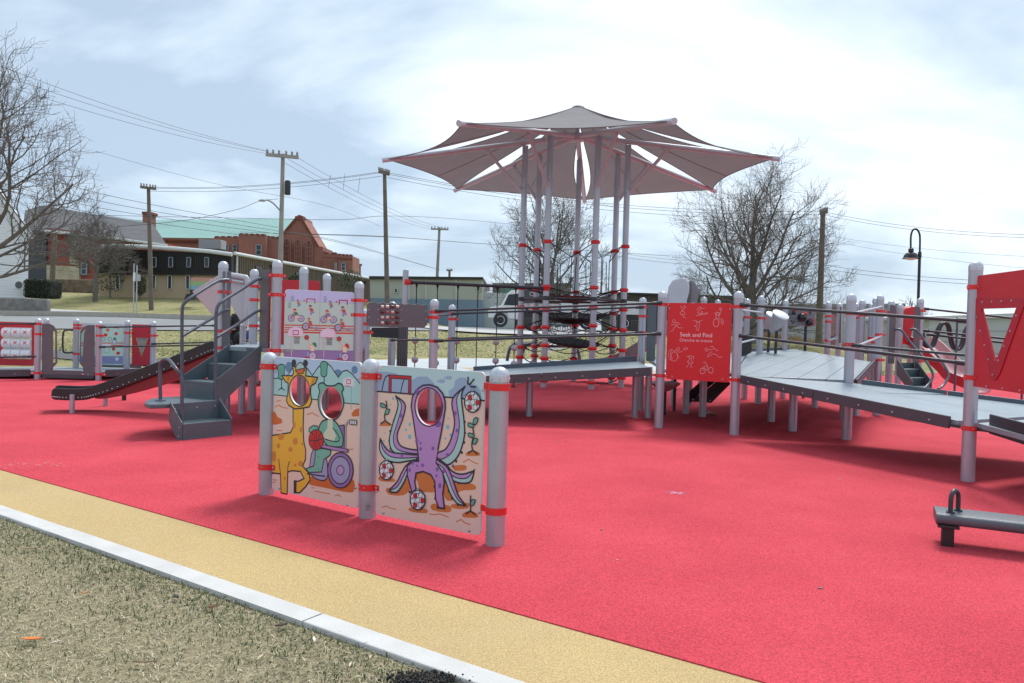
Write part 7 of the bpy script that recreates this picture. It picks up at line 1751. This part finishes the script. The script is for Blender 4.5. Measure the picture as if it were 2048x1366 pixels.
# ---- small things on the pad beyond the tower
cm = thing('chime_rack', 'rack of white vertical chimes standing beyond the net tower', 'chimes', (1.2, 27, 0))
for k in range(10):
    a = at_y(1098 + k * 5, 655 - (k % 3), 27); c = at_y(1096 + k * 5, 704 - k * 1.5 + 3 * (k % 2), 27); b = B(); b.tube(a, c, .035, 8); b.build('chime', M_WHITE, cm)
for px in (1092, 1150):
    a = at_y(px, 648, 27); b = B(); b.tube(V(a.x, a.y, 0), a, .045, 10); b.build('post', M_GREYRAIL, cm)
rail(cm, at_y(1092, 649, 27), at_y(1150, 648, 27), .04, M_GREYRAIL, ends=False)
ar = thing('arched_spinner', 'blue grey arched legs of a spinner left of the net tower', 'spinner', (-.2, 23, 0))
for q in ([(1014, 722), (1018, 702), (1024, 692), (1034, 688)], [(1042, 718), (1046, 702), (1052, 692), (1060, 686)], [(1160, 722), (1156, 702), (1148, 690), (1140, 686)]): rpath(ar, [at_y(x, y, 23) for x, y in q], .05, M_GREYRAIL, 'arched_leg')
b = B(); b.lathe([(.0001, .06), (.9, .05), (1.0, 0), (.9, -.08), (.0001, -.1)], at_y(1090, 688, 23), 28); b.build('disc', M_SLIDE, ar)
# ================================================================== STREET FURNITURE
M_POLE = mat('weathered timber pole', (.15, .125, .10), rough=.95, var=.2, scale=2, bump=.4, bscale=25); M_POLEG = mat('grey timber pole', (.30, .285, .265), rough=.95, var=.12, scale=2, bump=.4, bscale=25)
M_WIRE = mat('power wire', (.02, .02, .022), rough=.6)
poles_ = {}
def upole(key, bx, by, tx, ty, Y, r, m, label, arms=(), base_z=None):
    bt_, tp_ = at_y(bx, by, Y), at_y(tx, ty, Y); z0 = terrain(bt_.x, Y) - .2
    if base_z is None: base_z = min(bt_.z, z0)
    root = thing('utility_pole', label, 'utility pole', (bt_.x, Y, base_z), 'utility poles along the street')
    b = B(); b.path([V(bt_.x, Y, base_z), V((bt_.x + tp_.x) / 2, Y, (base_z + tp_.z) / 2), tp_], [r * 1.15, r, r * .8], 12); b.build('pole_shaft', m, root)
    for (x0, y0, x1, y1) in arms:
        a, c = at_y(x0, y0, Y - r - .05), at_y(x1, y1, Y - r - .05); b = B(); b.bar(a, c, .12, .16); ca = b.build('crossarm', m, root)
        for t in (.04, .22, .4, .62, .8, .96):
            q = a.lerp(c, t) + V(0, 0, .08); b = B(); b.lathe([(.03, 0), (.07, .05), (.04, .1), (.07, .15), (.02, .22)], q, 8); b.build('insulator', mat('insulator grey', (.25, .25, .26), rough=.4), ca)
    poles_[key] = root; return root
pA = upole('A', 303, 613, 297, 374, 52, .14, M_POLE, 'brown utility pole standing on the lawn at left', [(281, 374, 312, 378)])
pB = upole('B', 558, 640, 566, 308, 38, .12, M_POLEG, 'grey utility pole with black transformer box and street light arm', [(532, 309, 597, 315)])
pC = upole('C', 776, 640, 769, 342, 45, .135, M_POLE, 'dark utility pole between the brick hall and the warehouse', [(757, 343, 779, 349)])
pD = upole('D', 870, 640, 879, 455, 78, .16, M_POLEG, 'grey utility pole with wide crossarm above the warehouse', [(862, 458, 897, 459)])
pE = upole('E', 898, 640, 899, 540, 110, .2, M_POLE, 'small distant utility pole above the warehouse roof', [(893, 541, 905, 541)])
pF = upole('F', 1637, 690, 1646, 425, 44, .17, M_POLE, 'thick dark utility pole right of the broad bare tree', [(1640, 428, 1655, 424)])
pG = upole('G', 103, 585, 110, 470, 64, .2, M_POLE, 'dark pole in front of the red clad building at far left')
pH = upole('H', 720, 570, 720, 528, 120, .18, M_POLE, 'tiny distant pole right of the brick hall', [(716, 531, 724, 531)])
b = B(); a_, c_ = at_y(569, 389, 37.7), at_y(580, 361, 37.7); b.lathe([(.14, 0), (.15, .05), (.15, .62), (.12, .7)], V((a_.x + c_.x) / 2, 37.75, a_.z), 14); b.build('transformer', M_TD, pB)
rpath(pB, [at_y(560, 421, 37.9), at_y(548, 408, 37.6), at_y(537, 401, 37.3), at_y(528, 400, 37.1)], .035, M_POLEG, 'lamp_arm')
b = B(); q = at_y(525, 401, 37.05); b.ball(q, .16, 12, 0, (1.25, .6, .4)); b.build('street_light_head', mat('lamp casing', (.35, .36, .37), rough=.4), pB)
rpath(pF, [at_y(1640, 490, 43.9), at_y(1632, 482, 43.7), at_y(1624, 481, 43.5)], .03, M_POLE, 'lamp_arm')
def wire(root, pts, r=.011, sag=0.0):
    """pts: (px, py, Y)"""
    P = [at_y(*p) for p in pts]
    if len(P) == 2: P = [P[0].lerp(P[1], t) - V(0, 0, 4 * sag * t * (1 - t)) for t in [i / 14 for i in range(15)]]
    else: P = catmull(P, 8)
    b = B(); b.path(P, r, 4, caps=False); return b.build('wire', M_WIRE, root)
# near line coming over the left edge to pole B, then on to D
for y0, x1, y1 in ((128, 536, 302), (146, 545, 305), (166, 533, 307)): wire(pB, [(-40, y0 - 12, 26), (x1, y1, 38)], .008, .25)
for x0, y0, x1, y1 in ((590, 312, 894, 458), (576, 318, 886, 460), (570, 326, 866, 459)): wire(pB, [(x0, y0, 38), (x1, y1, 78)], .010, .5)
for y0, y1 in ((372, 343), (374, 345), (380, 352)): wire(pC, [(300, y0 + 2, 52), (764, y1, 45)], .011, .35)
for y0, y1 in ((345, 405), (348, 412), (355, 421)): wire(pC, [(775, y0, 45), (1660, y1 + 17, 44)], .011, .7)
wire(pC, [(180, 430, 44), (560, 438, 45), (690, 439, 45), (770, 432, 45), (900, 437, 50), (1060, 452, 60)], .012); wire(pC, [(620, 468, 46), (770, 473, 45), (960, 487, 50), (1340, 512, 60)], .016); wire(pC, [(480, 464, 46), (770, 474, 45)], .010)
for y0, y1 in ((330, 455), (352, 462), (372, 468), (385, 480)): wire(pB, [(-40, y0 - 20, 30), (150, y0 + (y1 - y0) * .35, 33), (320, y0 + (y1 - y0) * .66, 35), (556, y1, 38)], .010)
for y0 in (402, 430): wire(pB, [(556, 462, 38), (690, y0 * .1 + 445, 45), (880, 540, 70)], .011)
wire(pB, [(215, 455, 40), (360, 442, 39), (470, 420, 38.5), (520, 402, 37.2), (556, 398, 38)], .011); wire(pB, [(190, 302, 60), (420, 365, 60), (640, 408, 62), (760, 452, 66)], .010)
for y0, y1 in ((424, 470), (430, 476)): wire(pF, [(1650, y0, 44), (2100, y1, 34)], .009, .3)
for y0, y1 in ((470, 515), (479, 540)): wire(pF, [(1648, y0, 44), (2100, y1, 34)], .006, .2)
for y0, y1 in ((530, 566), (538, 574)): wire(pF, [(1648, y0, 44), (2100, y1, 34)], .010, .2)
for y0, y1 in ((508, 529), (515, 537)): wire(pF, [(1250, y0, 50), (1645, y1, 44)], .009, .25)
for k, (x, y0, y1) in enumerate(((661, 350, 375), (690, 347, 380), (720, 354, 385))): wire(pC, [(x, y0, 45), (x - 4, y1, 45)], .010)
# ---- bus stop sign posts
bu = thing('bus_stop_sign', 'slim white bus stop sign post on the verge at left', 'sign', (at_y(268, 620, 46.5).x, 46.5, 1.3))
for x, y0 in ((268, 527), (274, 531)):
    a, c = at_y(x - 1, 624, 46.5), at_y(x, y0, 46.5); b = B(); b.tube(V(a.x, 46.5, 1.1), c, .035, 8); b.build('sign_post', mat('galvanised', (.45, .46, .47), rough=.45, metal=.4), bu)
b = B(); a, c = at_y(266, 562, 46.4), at_y(271, 545, 46.4); b.box(((a.x + c.x) / 2, 46.4, (a.z + c.z) / 2), (c.x - a.x, .02, c.z - a.z)); b.build('sign_plate', M_TW, bu)
b = B(); a, c = at_y(272, 562, 46.35), at_y(281, 549, 46.35); b.box(((a.x + c.x) / 2, 46.35, (a.z + c.z) / 2), (c.x - a.x, .02, c.z - a.z)); b.build('sign_plate', mat('grey sign back', (.4, .42, .44)), bu)
# ---- black street lamp
lp = thing('street_lamp', 'black gooseneck street lamp with bell shade at right', 'street lamp', (at_y(1836, 640, 30).x, 30, 0)); Yp = 30
base = at_y(1836, 640, Yp)
b = B(); q = at_y(1839.5, 506, Yp); b.path([V(base.x, Yp, 0), q], .055, 14); b.lathe([(.12, 0), (.12, .3), (.08, .4), (.055, .45)], V(base.x, Yp, 0), 16); b.lathe([(.065, 0), (.07, .05), (.07, .2), (.05, .25)], q - V(0, 0, .2), 14); b.build('lamp_post', mat('black lamp paint', (.012, .013, .02), rough=.35), lp)
rpath(lp, [at_y(x, y, Yp) for x, y in ((1839.5, 508), (1840, 480), (1839, 468), (1835, 460), (1830.5, 458), (1826, 460), (1822.5, 468), (1821.5, 480), (1821.5, 496))], .036, mat('black lamp paint', (.012, .013, .02)), 'gooseneck')
q = at_y(1821.5, 517, Yp); b = B(); b.lathe([(.05, .42), (.1, .38), (.1, .27), (.07, .25), (.2, .2), (.26, .1), (.27, .04), (.32, .0), (.31, -.01), (.25, .03)], q, 26); b.build('lamp_shade', mat('black lamp paint', (.012, .013, .02)), lp)
b = B(); b.lathe([(.24, .03), (.2, -.03), (.1, -.06), (.0001, -.065)], q, 22); b.build('lens', M_WHITE, lp)
# ================================================================== PEOPLE
M_SKIN = mat('skin', (.50, .30, .22), rough=.6, var=.05); M_COAT = mat('black coat', (.012, .012, .014), rough=.75, var=.3, scale=9, bump=.3, bscale=40); M_HAIR = mat('brown hair', (.06, .032, .018), rough=.7, var=.3, scale=30)
def skin(name, pts, edges, rad, m, parent, root_i=0, sub=2):
    me = bpy.data.meshes.new(name); me.from_pydata([tuple(p) for p in pts], edges, []); me.materials.append(m)
    o = bpy.data.objects.new(name, me); COL.objects.link(o); attach(o, parent)
    md = o.modifiers.new('skin', 'SKIN'); sv = me.skin_vertices[0].data
    for i, r in enumerate(rad): sv[i].radius = r if isinstance(r, tuple) else (r, r); sv[i].use_root = (i == root_i)
    md.use_smooth_shade = True
    s_ = o.modifiers.new('sub', 'SUBSURF'); s_.levels = sub; s_.render_levels = sub
    return o
def person(loc, h, facing, label, coat, pants, hair, bag=False, stoop=0.0):
    root = thing('person', label, 'person', loc); k = h / 1.75; c, s_ = math.cos(facing), math.sin(facing)
    def T(x, y, z): return V(loc[0] + (x * c - y * s_) * k, loc[1] + (x * s_ + y * c) * k, loc[2] + z * k)
    f = stoop
    # x sideways, +y is forwards
    J = dict(pel=T(0, 0, .95), sp=T(0, .03 + f * .3, 1.15), ch=T(0, .04 + f * .6, 1.36), nk=T(0, .05 + f, 1.48), hd0=T(0, .07 + f * 1.2, 1.56), hd1=T(0, .09 + f * 1.35, 1.66),
             sl=T(-.19, .03 + f * .7, 1.40), sr=T(.19, .03 + f * .7, 1.40), el=T(-.25, .0 + f, 1.12), er=T(.25, .05 + f, 1.12), wl=T(-.24, .16 + f, .92), wr=T(.22, .2 + f, .92),
             hl=T(-.1, 0, .90), hr=T(.1, 0, .90), kl=T(-.11, .03, .50), kr=T(.12, -.02, .50), al=T(-.11, 0, .09), ar=T(.13, -.05, .09), tl=T(-.12, .14, .04), tr=T(.15, .09, .04))
    nm = list(J); ix = {n: i for i, n in enumerate(nm)}
    E_ = [('pel', 'sp'), ('sp', 'ch'), ('ch', 'nk'), ('nk', 'hd0'), ('hd0', 'hd1'), ('ch', 'sl'), ('ch', 'sr'), ('sl', 'el'), ('sr', 'er'), ('el', 'wl'), ('er', 'wr'), ('pel', 'hl'), ('pel', 'hr'), ('hl', 'kl'), ('hr', 'kr'), ('kl', 'al'), ('kr', 'ar'), ('al', 'tl'), ('ar', 'tr')]
    rad = dict(pel=(.15, .12), sp=(.145, .11), ch=(.16, .12), nk=.06, hd0=.085, hd1=.095, sl=.075, sr=.075, el=.055, er=.055, wl=.04, wr=.04, hl=.1, hr=.1, kl=.07, kr=.07, al=.05, ar=.05, tl=.045, tr=.045)
    body = skin('body', [J[n] for n in nm], [(ix[a], ix[b]) for a, b in E_], [tuple(q * k for q in rad[n]) if isinstance(rad[n], tuple) else rad[n] * k for n in nm], M_SKIN, root)
    # clothing: coat and trousers as slightly fuller skins over the body
    def cloth(name, ns, es, extra, m):
        id_ = {n: i for i, n in enumerate(ns)}
        return skin(name, [J[n] for n in ns], [(id_[a], id_[b]) for a, b in es], [tuple((q + extra) * k for q in (rad[n] if isinstance(rad[n], tuple) else (rad[n], rad[n]))) for n in ns], m, root)
    cloth('coat', ['pel', 'sp', 'ch', 'nk', 'sl', 'sr', 'el', 'er', 'wl', 'wr'], [('pel', 'sp'), ('sp', 'ch'), ('ch', 'nk'), ('ch', 'sl'), ('ch', 'sr'), ('sl', 'el'), ('sr', 'er'), ('el', 'wl'), ('er', 'wr')], .028, coat)
    cloth('trousers', ['pel', 'hl', 'hr', 'kl', 'kr', 'al', 'ar'], [('pel', 'hl'), ('pel', 'hr'), ('hl', 'kl'), ('hr', 'kr'), ('kl', 'al'), ('kr', 'ar')], .022, pants)
    b = B()
    for sx in (-1, 1): b.ball(T(.055 * sx * 1.0 + (-.115 if sx < 0 else .135) * 0 + (-.06 if sx < 0 else .08), .05 - (.05 if sx > 0 else 0), .05), .07 * k, 10, 0, (.8, 1.6, .7))
    b.build('shoes', M_COAT, root)['kind'] = 'stuff'
    b = B(); hc_ = (J['hd0'] + J['hd1']) / 2 + T(0, -.025, .045) - T(0, 0, 0); b.ball(hc_, .108 * k, 16, 0, (.95, 1.02, 1.05)); b.build('hair', hair, root)
    hb_ = B()
    for w in ('wl', 'wr'):
        d_ = (J[w] - J['el' if w == 'wl' else 'er']).normalized(); p0 = J[w]
        hb_.path([p0, p0 + d_ * .05 * k, p0 + d_ * .09 * k], [.03 * k, .042 * k, .036 * k], 8)
        for q in range(4): o_ = V((q - 1.5) * .02 * k * c, (q - 1.5) * .02 * k * s_, 0); hb_.path([p0 + d_ * .085 * k + o_, p0 + d_ * (.13 + .012 * (q in (1, 2))) * k + o_, p0 + d_ * .15 * k + o_ - V(0, 0, .015 * k)], .0088 * k, 6)
        hb_.path([p0 + d_ * .04 * k, p0 + d_ * .07 * k + V(.035 * k * c, .035 * k * s_, 0), p0 + d_ * .1 * k + V(.045 * k * c, .045 * k * s_, 0)], .0095 * k, 6)
    hb_.build('hands', M_SKIN, root)['kind'] = 'stuff'
    if bag:
        b = B(); p = T(.30, .12, .78); b.ball(p, .2 * k, 14, 0, (.7, .75, 1.0)); b.path([p + V(0, 0, .15), T(.26, .1, 1.1), T(.2, .05, 1.42)], .018, 6); bg = b.build('shoulder_bag', M_COAT); tag(bg, 'black shoulder bag carried by the person in black', 'bag')
    return root
px_ = at_y(466, 640, 24)
person((px_.x, 24, terrain(px_.x, 24)), 1.88, R(-62), 'person in a black coat and trousers standing behind the platform with head bowed', M_COAT, M_COAT, M_HAIR, True, .04)
px_ = at_y(493, 660, 27.0)
person((px_.x, 27.0, terrain(px_.x, 27)), 1.22, R(70), 'small child in a blue jacket partly hidden behind a silver post', mat('blue jacket', (.015, .03, .14), rough=.7), M_COAT, M_HAIR, False, .03)
